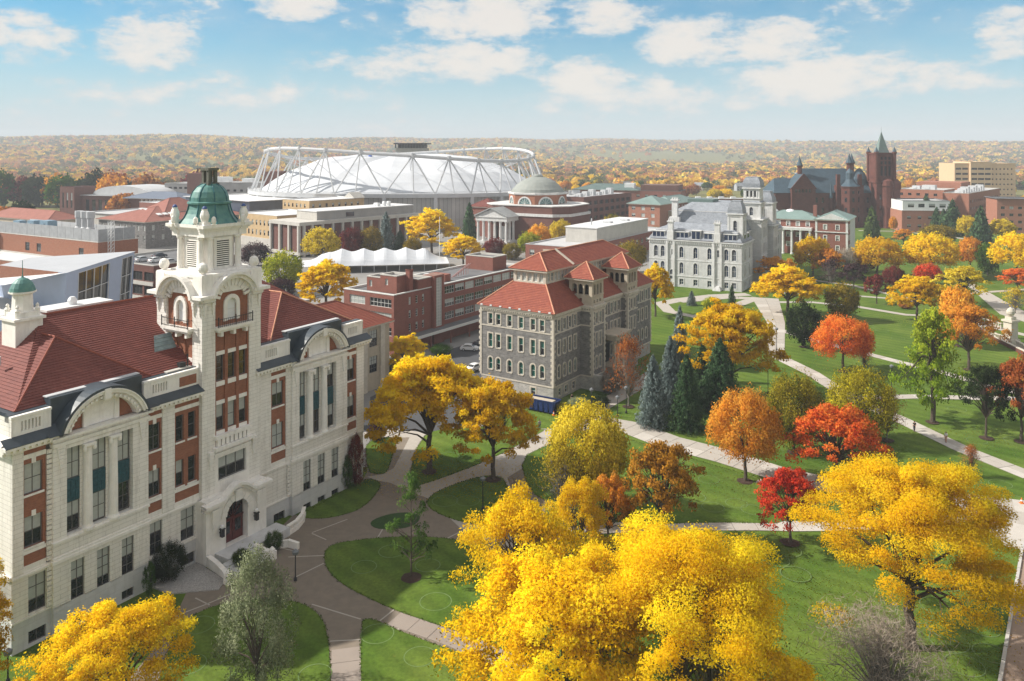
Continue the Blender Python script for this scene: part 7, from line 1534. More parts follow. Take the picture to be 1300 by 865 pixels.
def tree(bx, by, W, Hh, form, col, label, lod=None, name='broadleaf_tree', group=None, cat='tree', mulch=0.0, world_xy=None, z=0.0, bark=None, seed=None):
    x, y = world_xy if world_xy else px(bx, by)
    if lod is None: lod = -1 if y < 92 and W > 18 else 0 if y < 92 else 1 if y < 190 else 2 if y < 420 else 3
    ntree[0] += 1; sd = ntree[0] % 2 if lod < 0 else ntree[0] % 2
    if seed is not None: sd = seed
    me, tm = template((form, lod, sd))
    r = thing(name, label, cat, (x, y, z), random.uniform(0, 6.28), group); nomW = 16.0 if form != 'sapling' else 14.0
    r.scale = (W / nomW, W / nomW, Hh / 14.0)
    c = put('crown', me, r); c.material_slots[0].link = 'OBJECT'; c.material_slots[0].material = LM[col]
    t = put('trunk', tm, r)
    if bark: t.material_slots[0].link = 'OBJECT'; t.material_slots[0].material = bark
    if mulch:
        m = MB(); k = nomW / W; rr = mulch * k; n = 16; m.add([(rr * random.uniform(.9, 1.1) * math.cos(2 * math.pi * i / n), rr * random.uniform(.9, 1.1) * math.sin(2 * math.pi * i / n), .14 * 14 / Hh) for i in range(n)] + [(0, 0, .3 * 14 / Hh)], [(i, (i + 1) % n, n) for i in range(n)])
        part('mulch_ring', m, MULCH, r)
    return r
L_ = 'locust'
TREES = [
 # near trees
 (150, 945, 12.6, 11.2, L_, 'gold', 'golden yellow tree at the bottom left corner in front of the white hall'),
 (-58, 900, 9.4, 12.6, L_, 'gold', 'golden tree mostly cut off by the left edge, one branch showing'),
 (326, 888, 9.8, 13.4, 'upright', 'sage', 'tall grey green tree between the hall entrance and the bottom edge'),
 (522, 735, 7.6, 12.2, 'sapling', 'young', 'slim sparse green tree with dark mulch ring on the rounded lawn'),
 (545, 600, 18.5, 17.6, L_, 'gold', 'broad golden tree on the triangular lawn right of the white hall'),
 (626, 610, 13.2, 15.0, L_, 'gold', 'golden tree with slender dark trunk at the tip of the small lawn'),
 (516, 482, 8.5, 9.5, L_, 'gold', 'small yellow and green tree beside the tan annex'),
 (745, 650, 12.4, 15.6, 'maple', 'paleyellow', 'pale lemon yellow tree in front of the grey stone hall'),
 (716, 668, 9.5, 11.0, 'thin', 'olive', 'half bare olive brown tree below the lemon yellow tree'),
 (842, 692, 10.5, 12.6, 'open', 'amber', 'rusty olive orange tree behind the two big golden crowns of the bottom centre'),
 (772, 700, 7.0, 9.4, 'open', 'orange', 'small pale orange tree left of the rusty olive tree'),
 (662, 838, 14.5, 15.8, 'open', 'gold', 'open yellow tree with visible dark branches at the upper left of two big crowns'),
 (866, 965, 21.0, 18.4, L_, 'gold', 'tallest golden tree filling the bottom centre'),
 (718, 968, 18.0, 15.8, L_, 'gold', 'golden tree at the bottom edge overlapping the tallest bottom centre crown on its left'),
 (735, 748, 9.5, 12.4, 'open', 'gold', 'small golden tree between the lemon yellow tree and the bottom centre crowns'),
 (905, 950, 13.5, 13.8, 'thin', 'olive', 'thin half bare yellow olive tree at the bottom edge right of the tallest golden crown'),
 (1120, 915, 14.0, 9.2, 'bare', 'twig', 'bare grey leafless tree at the bottom edge'),
 (1156, 822, 21.0, 18.2, L_, 'gold', 'big golden tree with dark forked trunk at the lower right'),
 (1062, 615, 15.2, 11.6, 'open', 'scarlet', 'wide orange red tree behind the big lower right golden tree'),
 (1003, 690, 8.8, 9.2, 'open', 'red', 'small bright red tree left of the big lower right golden tree'),
 (946, 612, 11.8, 14.2, 'maple', 'orange', 'orange tree standing by the wide pale walk'),
 (1008, 575, 10.0, 14.0, 'round', 'olive', 'olive yellow green tree behind the orange tree by the wide walk'),
 (1094, 562, 11.8, 13.0, 'round', 'yolive', 'yellow green tree behind the wide orange red tree'),
 (1126, 560, 6.5, 9.5, 'thin', 'rust', 'small rusty tree right of the yellow green tree'),
 (928, 505, 18.2, 18.6, L_, 'gold', 'tall golden tree behind the cluster of spruces'),
 (798, 517, 9.2, 14.2, 'thin', 'rust', 'thin rusty tree in front of the stone hall entrance'),
 (1020, 441, 9.4, 12.0, 'round', 'dark', 'dark green round tree left of the bright orange red maple'),
 (1070, 472, 14.0, 13.2, 'maple', 'scarlet', 'rounded bright orange red maple on the open lawn'),
 (1184, 537, 15.5, 20.8, 'ginkgo', 'freshlime', 'tall narrow lime green tree with straight trunk'),
 (1230, 470, 14.8, 14.6, 'open', 'orange', 'orange tree right of the tall lime green tree'),
 (1216, 440, 10.5, 15.5, 'maple', 'orange', 'peach orange tree behind the tall lime green tree'),
 (1252, 557, 8.8, 12.4, 'open', 'dark', 'dark green brown tree beside the path at the right'),
 (1297, 562, 11.0, 14.4, 'open', 'rust', 'brown rusty tree cut by the right edge'),
 (1000, 402, 20.0, 14.8, L_, 'gold', 'golden tree at the corner of the grey white hall'),
 (1068, 407, 10.8, 11.6, 'round', 'olive', 'olive green round tree right of the golden tree by the grey white hall'),
 (1164, 408, 14.6, 12.8, L_, 'gold', 'yellow orange tree standing alone on the middle lawn'),
 (1222, 388, 17.0, 12.4, 'open', 'paleyellow', 'pale yellow spreading tree left of the stone pillar'),
 (1181, 352, 23.5, 17.8, 'maple', 'gold', 'broad yellow tree in the middle of the distant row'),
 (1114, 352, 21.5, 15.8, 'maple', 'gold', 'broad yellow tree left of the middle of the distant row'),
 (1032, 352, 17.0, 16.4, 'maple', 'gold', 'yellow tree in front of the columned brick hall'),
 (1052, 358, 12.0, 12.6, 'open', 'orange', 'faded orange tree below the columned brick hall'),
 (985, 362, 17.0, 10.4, 'open', 'orange', 'dull orange tree against the side of the grey white hall'),
 (1056, 364, 10.0, 10.8, 'thin', 'purple', 'dark purple half bare tree left of the dark red trees'),
 (1084, 368, 10.5, 9.5, 'open', 'purple', 'small purple brown tree left of the red bush tree'),
 (1113, 386, 8.6, 9.4, 'open', 'maroon', 'small dark red tree in front of the broad yellow row'),
 (1135, 366, 8.2, 8.4, 'round', 'maroon', 'round maroon tree between two broad yellow trees'),
 (1178, 362, 10.4, 8.4, 'round', 'red', 'crimson round tree beneath the broad yellow row'),
 (1100, 345, 9.5, 8.0, 'round', 'maroon', 'low maroon tree behind the small dark red tree'),
 (1232, 347, 11.0, 14.8, 'maple', 'orange', 'upright orange tree right of the broad yellow row'),
 (1254, 350, 9.8, 13.5, 'round', 'green', 'dark green tree right of the upright orange tree'),
 (1291, 354, 21.0, 18.0, 'maple', 'gold', 'golden tree cut by the right edge below the dormitory'),
 (1292, 372, 13.0, 8.6, 'open', 'scarlet', 'orange red tree at the right edge beneath the golden tree'),
 (1289, 398, 9.0, 8.4, 'thin', 'paleyellow', 'thin yellow sapling by the stone pillar'),
 (832, 402, 11.0, 15.0, L_, 'gold', 'golden tree at the far end of the grey stone hall'),
 (801, 347, 13.6, 13.8, 'round', 'olive', 'grey olive tree behind the second loggia tower'),
 (904, 399, 6.8, 5.4, 'round', 'lime', 'low yellow green tree on the lawn before the grey white hall'),
 # left middle distance
 (358, 374, 15.0, 15.8, 'round', 'lime', 'yellow green rounded tree right of the clock tower'),
 (414, 398, 19.0, 15.4, L_, 'gold', 'golden tree in front of the white tent'),
 (408, 335, 18.0, 16.0, 'maple', 'paleyellow', 'yellow tree before the concrete columned library'),
 (357, 381, 11.0, 7.6, 'round', 'purple', 'dark purple low tree under the yellow green tree'),
 (324, 338, 14.0, 10.6, 'round', 'purple', 'purple bushy tree beside the tan wing'),
 (446, 328, 12.0, 15.0, 'round', 'maroon', 'dark maroon tree beside the library columns'),
 (470, 326, 12.5, 14.6, 'round', 'olive', 'olive yellow tree left of the blue grey spruce'),
 (548, 323, 24.0, 21.0, L_, 'gold', 'large ochre yellow tree behind the white tent'),
 (524, 330, 9.5, 10.5, 'round', 'olive', 'small olive tree left of the large ochre tree'),
 (588, 338, 17.5, 12.9, L_, 'gold', 'bright golden tree between the tent and the chapel'),
 (628, 328, 12.0, 9.8, 'round', 'maroon', 'maroon tree below the chapel columns'),
 (684, 322, 13.0, 14.5, 'maple', 'orange', 'orange tree in front of the chapel side wall'),
 (672, 326, 12.5, 12.0, 'round', 'lime', 'lime yellow tree right of the chapel portico'),
 (712, 318, 13.0, 15.6, 'maple', 'paleyellow', 'yellow tree right of the chapel'),
 (727, 320, 9.5, 10.0, 'round', 'rust', 'rusty tree beneath the yellow tree right of the chapel'),
 (738, 300, 9.5, 14.5, 'maple', 'orange', 'slim golden orange tree before the dark brick block'),
 (779, 300, 14.0, 13.6, 'round', 'olive', 'olive tree between the dark brick block and the cream plant room'),
 (650, 330, 10.0, 8.0, 'round', 'olive', 'low grey olive shrub tree below the portico corner'),
 (322, 300, 8.0, 14.0, 'round', 'lime', 'small yellow green tree against the tan wing'),
 # right middle distance
 (1229, 305, 13.0, 13.6, 'maple', 'paleyellow', 'yellow tree between the dark conifers below the hotel block'),
 (1272, 308, 15.0, 13.0, 'maple', 'paleyellow', 'yellow tree below the dormitory right of the tall conifer'),
 (1190, 312, 20.0, 11.5, 'round', 'olive', 'yellow olive tree behind the broad yellow row'),
 (1147, 312, 11.0, 8.6, 'open', 'orange', 'dusty orange tree on the slope below the sandstone hall'),
 (1134, 296, 5.5, 10.0, 'maple', 'orange', 'small orange tree right of the spired tower'),
 (1022, 322, 8.0, 10.0, 'round', 'olive', 'dark olive tree by the white columns'),
 (1008, 318, 6.0, 9.6, 'round', 'olive', 'olive tree at the corner of the white columns'),
 (1075, 352, 13.0, 11.0, 'bare', 'twig', 'bare grey tree before the columned brick hall'),
 # far left
 (4, 300, 22.0, 17.0, 'maple', 'rust', 'rusty orange tree at the left edge beyond the red roof'),
 (26, 292, 20.0, 19.0, 'round', 'dark', 'dark green tree beside the curved roof hall'),
 (158, 282, 26.0, 20.0, 'maple', 'rust', 'ochre brown tree in front of the columned pavilion'),
]
for t in TREES: tree(*t[:7], mulch=1.2 if t[1] < 745 and t[1] > 430 and t[1] not in (650, 668) else 0.0, name='broadleaf_tree', bark=BARKG if t[4] in ('bare', 'thin') else None)
CON = [
 (829, 542, 7.4, 12.6, 'conifer', 'spruce', 'pale blue spruce at the front left of the conifer cluster'),
 (851, 524, 7.6, 14.2, 'conifer', 'spruce', 'blue grey spruce behind the pale blue spruce'),
 (872, 547, 8.2, 13.2, 'conifer', 'fir', 'dark green fir in the middle front of the conifer cluster'),
 (914, 522, 10.6, 13.6, 'conifer', 'fir', 'broad green fir at the right of the conifer cluster'),
 (863, 485, 7.4, 16.0, 'droopy', 'spruce', 'tall grey weeping spruce at the back of the conifer cluster'),
 (892, 512, 9.0, 11.5, 'conifer', 'fir', 'dark fir hidden between the two front firs'),
 (929, 388, 3.4, 6.4, 'conifer', 'fir', 'small dark conifer on the lawn before the grey white hall'),
 (878, 388, 4.0, 4.6, 'conifer', 'spruce', 'low bluish conifer near the grey white hall steps'),
 (490, 322, 12.0, 19.6, 'conifer', 'spruce', 'blue grey spruce in front of the library'),
 (508, 322, 10.0, 11.0, 'conifer', 'fir', 'dark conifer right of the blue grey spruce by the library'),
 (596, 306, 11.0, 20.0, 'conifer', 'fir', 'dark conifer before the stadium wall'),
 (1107, 303, 11.5, 17.5, 'conifer', 'firgreen', 'light green conifer in front of the spired tower'),
 (1152, 294, 11.0, 14.5, 'conifer', 'spruce', 'bluish conifer right of the spired tower'),
 (1176, 293, 16.0, 20.5, 'conifer', 'fir', 'broad dark conifer below the hotel roof'),
 (1189, 296, 10.0, 15.0, 'conifer', 'fir', 'narrower dark conifer right of the broad dark one'),
 (1209, 300, 15.0, 20.0, 'conifer', 'fir', 'tall pointed dark conifer before the hotel corner'),
 (1198, 298, 9.0, 14.5, 'conifer', 'fir', 'dark conifer between the broad and the pointed ones'),
 (1245, 308, 13.0, 19.0, 'conifer', 'fir', 'dark conifer before the dormitory'),
]
for t in CON: tree(*t[:7], name='conifer_tree', bark=BARKG if t[1] > 500 else None, mulch=1.0 if t[1] > 500 else 0)
# shrubs and creeper round the hall
def shrub(bx, by, W, Hh, form, col, label, name='shrub', cat='shrub', z=0): return tree(bx, by, W, Hh, form, col, label, 1, name, None, cat, z=z)
shrub(214, 738, 4.4, 4.6, 'round', 'dark', 'dark evergreen shrub by the hall wall left of the steps'); shrub(190, 757, 2.0, 3.8, 'upright', 'green', 'thin green climbing shrub against the hall wall')
shrub(307, 722, 2.6, 2.4, 'round', 'green', 'clipped green shrub right of the front steps'); shrub(347, 700, 2.6, 2.6, 'round', 'firgreen', 'green shrub inside the curved planter wall')
shrub(452, 618, 3.6, 7.6, 'upright', 'maroon', 'tall dark red creeper climbing the right end of the white hall', 'creeper', 'creeper'); shrub(441, 622, 2.2, 5.0, 'upright', 'green', 'green creeper low on the right end of the white hall', 'creeper', 'creeper')
shrub(478, 560, 3.6, 3.0, 'round', 'purple', 'brown shrub beside the tan annex door'); shrub(498, 478, 6.0, 4.4, 'round', 'green', 'green shrub under the small yellow and green tree')
for i, (x, y, w, h, c, l) in enumerate([(735, 522, 5, 2.6, 'sage', 'grey shrub along the side of the stone hall'), (760, 518, 5, 2.4, 'dark', 'dark low shrub at the stone hall corner'), (716, 526, 4, 2.2, 'olive', 'olive shrub by the blue bin'), (775, 500, 5, 4.2, 'twig', 'grey twiggy bush by the stone hall porch'), (787, 492, 5, 4, 'twig', 'bare brown bush beside the porch columns'), (1150, 392, 5, 2, 'rust', 'rusty low bush on the middle lawn'), (560, 452, 6, 3, 'green', 'green bush at the car park entrance'), (640, 318, 6, 3, 'olive', 'olive hedge clump below the chapel portico')]): shrub(x, y, w, h, 'round', c, l)
tree(1233, 606, 3.4, 5.2, 'thin', 'rust', 'tiny young tree alone on the lawn below the far path', 1, 'young_tree', mulch=.8)
tree(639, 556, 2.6, 6.0, 'thin', 'olive', 'thin young tree on the grass between the two golden trees', 1, 'young_tree', mulch=.9)
tree(1097, 470, 4, 6.2, 'thin', 'twig', 'bare young tree on the right lawn by the dark green tree', 1, 'young_tree')
tree(1280, 430, 3.6, 5.4, 'bare', 'twig', 'bare young tree below the stone pillar', 1, 'young_tree')
# tree line behind the left roofs: individuals
VN = dict(gold='golden', olive='olive yellow', orange='orange', green='green', paleyellow='pale yellow', dark='dark green', rust='rusty brown', maroon='maroon')
cols = ['rust', 'green', 'maroon', 'dark', 'orange', 'green', 'dark', 'rust', 'orange', 'dark', 'rust', 'green', 'maroon', 'dark']
for i in range(24):
    X = -462 + 15.5 * i + random.uniform(-6, 6); Y = 690 + random.uniform(-15, 40)
    tree(0, 0, 30 * random.uniform(.8, 1.15), 29 * random.uniform(.85, 1.2), 'round', cols[i % len(cols)], VN[cols[i % len(cols)]] + ' tree in the row behind the far left roofs', 3, group='trees in the row behind the far left roofs', world_xy=(X, Y))
# wooded valley: the nearest as single trees, the rest as one wood
vr = np.random.default_rng(5)
VC = ['gold', 'olive', 'orange', 'green', 'gold', 'paleyellow', 'dark', 'rust', 'olive', 'gold', 'orange', 'green']
cnt = 0
while cnt < 190:
    Y = 600 + 520 * vr.random() ** 1.2; X = (vr.random() * 1420 - 60 - 650) / FPX * Y
    if X < -60 and Y < 930: continue
    if Y < 720 and -60 < X < 330: continue
    if abs(X + 112) < 40 and abs(Y - 880) < 45: continue
    if 430 < X < 520 and 760 < Y < 860: continue
    vc = VC[vr.integers(0, len(VC))]
    tree(0, 0, vr.uniform(11, 19), vr.uniform(10, 16), 'round' if vr.random() < .6 else 'maple', vc, VN[vc] + ' tree in the wooded valley beyond the campus', 3, group='trees in the wooded valley beyond the campus', world_xy=(X, Y), z=-.3); cnt += 1
def wood(name, pal, n, seed):
    """the far wood: leafy clumps joined in one mesh per leaf colour, so thin that nobody could count them"""
    rng = np.random.default_rng(seed); P = []; S_ = []; T = []
    m = 0
    while m < n:
        u = rng.random(); Y = 1000 + 6000 * u ** 1.5; X = rng.uniform(-.74, .74) * Y
        dn = 1.5 * np.sin(X * .0021 + 1 + Y * .0008) * np.sin(Y * .0019 + 2) + np.sin(X * .004 + 2) * np.sin(Y * .0045 + X * .002) + .35 * np.sin(X * .011 + Y * .013)
        dn += 1.1 * np.sin(X * .0056 + seed * 2.1 + .3 * np.sin(Y * .003)) * np.sin(Y * .0034 + seed * 1.3)
        if rng.random() > .6 + .3 * dn: continue
        if 250 < X - Y * .12 < 420 and 2300 < Y < 2700 and rng.random() < .95: continue      # open field
        g = 1 + max(0, Y - 2200) / 4200; h = rng.uniform(9, 16) * (1 + .12 * (g - 1)); w = rng.uniform(10, 19) * (1 + .25 * (g - 1)); k = 26 if Y < 1900 else 14; d = rng.normal(size=(k, 3)); d /= np.linalg.norm(d, axis=1)[:, None]; d[:, 2] = np.abs(d[:, 2]) * 1.0 - .15
        P.append(np.stack([X + d[:, 0] * w / 2, Y + d[:, 1] * w / 2, hill(X, Y) + h * .42 + d[:, 2] * h * .52], 1)); S_.append(np.full(k, w * (.36 if Y < 1900 else .5)) * rng.uniform(.7, 1.3, k)); T.append(np.full(k, .5 + .3 * np.sin(X * .009 + seed) * np.sin(Y * .007) + .16 * rng.normal()) + rng.normal(size=k) * .1); m += 1
    P = np.concatenate(P); me = leaf_mesh(name, P, np.concatenate(S_), np.concatenate(T), rng, .2, 1.3); me.materials.append(pal); o = put(name, me); o['kind'] = 'stuff'; return o
FM = dict(a=leaf_mat('far golden wood', (.5, .32, .05), (.75, .46, .07), (.8, .6, .12), .3, .02, False), b=leaf_mat('far orange wood', (.45, .22, .09), (.62, .32, .11), (.7, .43, .17), .3, .02, False), c=leaf_mat('far green wood', (.07, .1, .04), (.13, .16, .06), (.26, .26, .09), .3, .02, False), d=leaf_mat('far brown wood', (.22, .16, .08), (.34, .24, .11), (.42, .32, .15), .3, .02, False))
wood('golden_woodland', FM['a'], 7600, 11); wood('orange_woodland', FM['b'], 4600, 12); wood('green_woodland', FM['c'], 6400, 13); wood('brown_woodland', FM['d'], 3200, 14)
# small houses among the valley trees
hm = MB(); hm.wall((-5, -4), (5, -4), 0, 6, [(1.2, 2.4, 1, 2.6), (4.4, 5.6, 1, 2.6), (7.6, 8.8, 1, 2.6), (1.2, 2.4, 3.8, 5.2), (7.6, 8.8, 3.8, 5.2)], .2); hm.wall((5, -4), (5, 4), 0, 6); hm.wall((5, 4), (-5, 4), 0, 6); hm.wall((-5, 4), (-5, -4), 0, 6); hm.add([(-5, -4, 6), (-5, 4, 6), (-5, 0, 9.5)], [(2, 1, 0)]); hm.add([(5, -4, 6), (5, 4, 6), (5, 0, 9.5)], [(0, 1, 2)])
hw = [hm.mesh('house_wall', [m]) for m in (WHITE, mat('cream clapboard', (.55, .5, .42), .8, .1, 1), mat('grey clapboard', (.35, .37, .4), .8, .1, 1))]
hr = MB(); hr.courses([(-5.5, -4.6, 5.6), (5.5, -4.6, 5.6), (5.5, 0, 9.6), (-5.5, 0, 9.6)], .9); hr.courses([(-5.5, 4.6, 5.6), (5.5, 4.6, 5.6), (5.5, 0, 9.6), (-5.5, 0, 9.6)], .9)
hr = [hr.mesh('house_roof', [m]) for m in (GROOF, mat('brown shingle', (.14, .1, .08), .9, .1, 1), SLATE)]
hg = MB()
for x, z in ((-3.2, 1), (0, 1), (3.2, 1), (-3.2, 3.8), (3.2, 3.8)): hg.box(x - .6, x + .6, -3.86, -3.82, z, z + 1.5)
hg = hg.mesh('house_windows', [GLASS])
for i in range(46):
    Y = 760 + 900 * vr.random(); X = (vr.uniform(690, 1290) - 650) / FPX * Y
    if 430 < X < 520 and 740 < Y < 880: continue
    h = thing('house', ('white', 'cream', 'grey')[i % 3] + ' house half hidden among the valley trees', 'house', (X, Y, hill(X, Y)), vr.uniform(-.8, .8), 'small houses in the valley'); k = i % 3; s = vr.uniform(.9, 1.5); h.scale = (s, s, s)
    put('wall', hw[k], h); put('roof', hr[(i // 2) % 3], h); put('window', hg, h)
# ------------------------------------------------------------------ cars, lamps, people, small things
def car_proto(label, paint, loc, rz, group=None):
    r = thing('parked_car', label, 'car', loc, rz, group); prof = [(-2.2, .35), (-2.25, .75), (-2.1, 1.0), (-1.75, 1.08), (-1.2, 1.55), (-.3, 1.62), (.55, 1.55), (1.2, 1.05), (2.05, .9), (2.25, .65), (2.2, .35)]
    b = MB(); n = len(prof)
    def yy(z): return .9 if z < 1.1 else .9 - (z - 1.1) * .42
    vs = [(x, -yy(z), z) for x, z in prof] + [(x, yy(z), z) for x, z in prof]; b.add(vs, [(i + 1, i, n + i, n + i + 1) for i in range(n - 1)] + [tuple(range(n)), tuple(range(2 * n - 1, n - 1, -1)), (0, n - 1, 2 * n - 1, n)]); part('body', b, paint, r)
    for e in (-1, 1): g_ = MB(); g_.poly([(x, e * (yy(z) + .012), z) for x, z in ((-1.55, 1.13), (.98, 1.13), (.5, 1.46), (-.3, 1.53), (-1.1, 1.47))][::e]); part('side_window', g_, GLASS, r)
    g_ = MB(); g_.poly([(1.2, -.78, 1.1), (1.2, .78, 1.1), (.62, .7, 1.52), (.62, -.7, 1.52)]); part('windscreen', g_, GLASS, r); g_ = MB(); g_.poly([(-1.74, .78, 1.12), (-1.74, -.78, 1.12), (-1.27, -.7, 1.5), (-1.27, .7, 1.5)]); part('rear_window', g_, GLASS, r)
    for x in (-1.35, 1.38):
        for e in (-1, 1): w = MB(); w.tube((x, e * .72, .34), (x, e * .93, .34), .34, .34, 14); q = part('wheel', w, IRON, r); h = MB(); h.tube((x, e * .92, .34), (x, e * .945, .34), .2, .2, 10); part('hub', h, STEEL, q)
    for e in (-1, 1): h = MB(); h.box(2.12, 2.24, e * .65 - .2, e * .65 + .2, .62, .78); part('headlight', h, WHITE, r); h = MB(); h.box(-2.27, -2.15, e * .7 - .12, e * .7 + .12, .7, .95); part('tail_light', h, mat('red lamp lens', (.3, .01, .01), .3, .05, 1), r)
    return r
CPW = mat('white car paint', (.75, .75, .74), .25, .03, .5, spec=.6); CPD = mat('dark car paint', (.03, .035, .05), .25, .05, .5, spec=.6); CPB = mat('blue car paint', (.06, .14, .3), .25, .05, .5, spec=.6); CPS = mat('silver car paint', (.42, .44, .46), .3, .05, .5, spec=.6)
def cpx(x, y, rz, paint, label, z=.1, group=None): p = px(x, y, z); return car_proto(label, paint, (p[0], p[1], z), rz, group)
cpx(596, 445, R(-8), CPW, 'white estate car parked beside the grey stone hall'); cpx(612, 440, R(-8), CPD, 'dark car half hidden behind the white estate car'); cpx(604, 470, R(50), CPW, 'white car whose nose shows at the left foot of the grey stone hall')
k = 0
for x, y, pt, l in ((-14, 6, CPB, 'blue car on the parking deck roof'), (-10, 6, CPW, 'white car nearest the edge of the parking deck roof'), (-5, 6, CPS, 'silver car on the parking deck roof'), (0, 7, CPW, 'white car in the middle of the parking deck roof'), (5, 14, CPB, 'blue car right on the parking deck roof'), (-8, 14, CPD, 'dark car at the back of the parking deck roof'), (7, 7, CPS, 'silver car at the right of the parking deck roof')):
    m = Matrix.Rotation(R(-31), 4, 'Z') @ Vector((x, y, 0)); car_proto(l, pt, (-112.8 + m.x, 238 + m.y, 15.5), R(-31 + 90))
def lamp(x, y, h, label):
    p = px(x, y); r = thing('lamp_post', label, 'lamp post', (p[0], p[1], .05), 0, 'black lamp posts along the walks'); b = MB(); b.lathe([(.2, 0), (.2, .3), (.1, .45), (.075, .6), (.06, h)], 0, 0, 10); part('pole', b, IRON, r)
    b = MB(); b.lathe([(.12, h), (.34, h + .08), (.38, h + .3), (.4, h + .42), (.15, h + .6), (.03, h + .7)], 0, 0, 12); part('lamp_head', b, mat('grey lamp head', (.16, .17, .18), .4, .1, 2), r)
for x, y, h, l in ((375, 738, 3.0, 'lamp post on the forecourt near the hall entrance'), (613, 648, 4.0, 'lamp post on the small lawn beneath the two golden trees'), (10, 868, 2.6, 'lamp post at the bottom left corner by the hall'), (986, 445, 5.0, 'lamp post on the lawn left of the dark green tree'), (975, 500, 5.0, 'lamp post right of the tall golden tree'), (795, 525, 4.5, 'lamp post beside the thin rusty tree'), (662, 498, 6.0, 'tall lamp post before the left face of the stone hall'), (1132, 498, 5, 'lamp post where two walks meet on the right lawn'), (751, 524, 4.0, 'lamp post at the side path of the stone hall'), (784, 530, 3.4, 'short lamp post left of the pale blue spruce')): lamp(x, y, h, l)
def skinned(name, joints, edges, radii, m, parent, sub=1):
    me = bpy.data.meshes.new(name); me.from_pydata(joints, edges, []); o = put(name, me, parent); me.materials.append(m)
    md = o.modifiers.new('skin', 'SKIN'); md.use_smooth_shade = True
    lay = me.skin_vertices[0] if len(me.skin_vertices) else None
    if lay is None:
        bpy.context.view_layer.objects.active = o; bpy.ops.mesh.customdata_skin_add(); lay = me.skin_vertices[0]
    for i, r in enumerate(radii): lay.data[i].radius = (r, r)
    lay.data[0].use_root = True
    s = o.modifiers.new('sub', 'SUBSURF'); s.levels = sub; s.render_levels = sub; return o
SKIN = mat('skin', (.5, .3, .22), .6, .05, 3)
def person(x, y, rz, label, top, bottom, pose='walk', z=.1, hair=(.05, .03, .02), bag=None):
    p = px(x, y); r = thing('person', label, 'person', (p[0], p[1], z), rz); s = 1 if pose == 'walk' else 0
    if pose == 'walk': L1, L2 = ((.1, .1, .5), (.1, -.02 - .2, .1), (.1, .02, .02)), ((-.1, .16, .52), (-.1, .26, .08), (-.1, .42, .03))
    if pose != 'sit':
        J = [(0, 0, .95), (0, 0, 1.2), (0, .01, 1.42), (0, .02, 1.52), (0, .04, 1.62), (0, .03, 1.72), (.19, 0, 1.42), (.26, -.05, 1.14), (.25, .1, .9), (-.19, 0, 1.42), (-.26, .06, 1.15), (-.22, .24, .98), (.1, 0, .9), (.1, .12, .5), (.1, -.1, .09), (.1, .06, .04), (-.1, 0, .9), (-.1, .2, .52), (-.1, .3, .09), (-.1, .46, .05)]
    else:
        J = [(0, 0, .16), (0, -.05, .42), (0, -.04, .62), (0, -.02, .72), (0, .02, .82), (0, .02, .92), (.19, -.04, .62), (.27, .04, .38), (.16, .25, .36), (-.19, -.04, .62), (-.27, .04, .38), (-.16, .25, .36), (.1, .02, .14), (.14, .4, .42), (.12, .62, .06), (.12, .76, .05), (-.1, .02, .14), (-.14, .4, .42), (-.12, .62, .06), (-.12, .76, .05)]
    E_ = [(0, 1), (1, 2), (2, 3), (3, 4), (4, 5), (2, 6), (6, 7), (7, 8), (2, 9), (9, 10), (10, 11), (0, 12), (12, 13), (13, 14), (14, 15), (0, 16), (16, 17), (17, 18), (18, 19)]
    rad = [.13, .13, .13, .06, .1, .07, .06, .048, .04, .06, .048, .04, .09, .065, .045, .045, .09, .065, .045, .045]
    skinned('body', J, E_, rad, SKIN, r)
    skinned('shirt', [J[i] for i in (0, 1, 2, 6, 7, 9, 10)], [(0, 1), (1, 2), (2, 3), (3, 4), (2, 5), (5, 6)], [.155, .16, .155, .085, .07, .085, .07], top, r)
    skinned('trousers', [J[i] for i in (0, 12, 13, 14, 16, 17, 18)], [(0, 1), (1, 2), (2, 3), (0, 4), (4, 5), (5, 6)], [.15, .115, .09, .075, .115, .09, .075], bottom, r)
    hd = J[5]; b = MB(); b.lathe([(.02, hd[2] + .06), (.09, hd[2] + .03), (.115, hd[2] - .05), (.1, hd[2] - .13)], hd[0], hd[1] - .025, 10); part('hair', b, mat('dark hair', hair, .6, .1, 5), r)
    b = MB(); fy = J[4][1] + .1; b.box(-.012, .012, fy, fy + .03, J[4][2] - .02, J[4][2] + .025); b.box(-.045, -.02, fy - .006, fy + .004, J[4][2] + .03, J[4][2] + .045); b.box(.02, .045, fy - .006, fy + .004, J[4][2] + .03, J[4][2] + .045); b.box(-.025, .025, fy - .008, fy + .002, J[4][2] - .055, J[4][2] - .045); part('face', b, mat('shadowed skin', (.3, .15, .11), .6, .05, 3), r)
    for e in (8, 11):                                 # hand: palm with four fingers and a thumb
        c = Vector(J[e]); h = MB(); h.tube(c, c + Vector((0, .03, -.08)), .032, .038, 6)
        for i in range(4): h.tube(c + Vector((-.024 + .016 * i, .03, -.08)), c + Vector((-.028 + .018 * i, .06, -.15 - .012 * (i in (1, 2)))), .009, .007, 5)
        h.tube(c + Vector((.03 if e == 8 else -.03, .02, -.04)), c + Vector((.055 if e == 8 else -.055, .05, -.09)), .01, .008, 5); part('hand', h, SKIN, r)
    for e in (15, 19): f = MB(); c = J[e]; f.box(c[0] - .05, c[0] + .05, c[1] - .14, c[1] + .12, c[2] - .045, c[2] + .035); part('shoe', f, IRON, r)
    if bag:
        f = MB(); f.box(-.15, .15, -.32, -.14, .98, 1.42); part('backpack', f, bag, r)
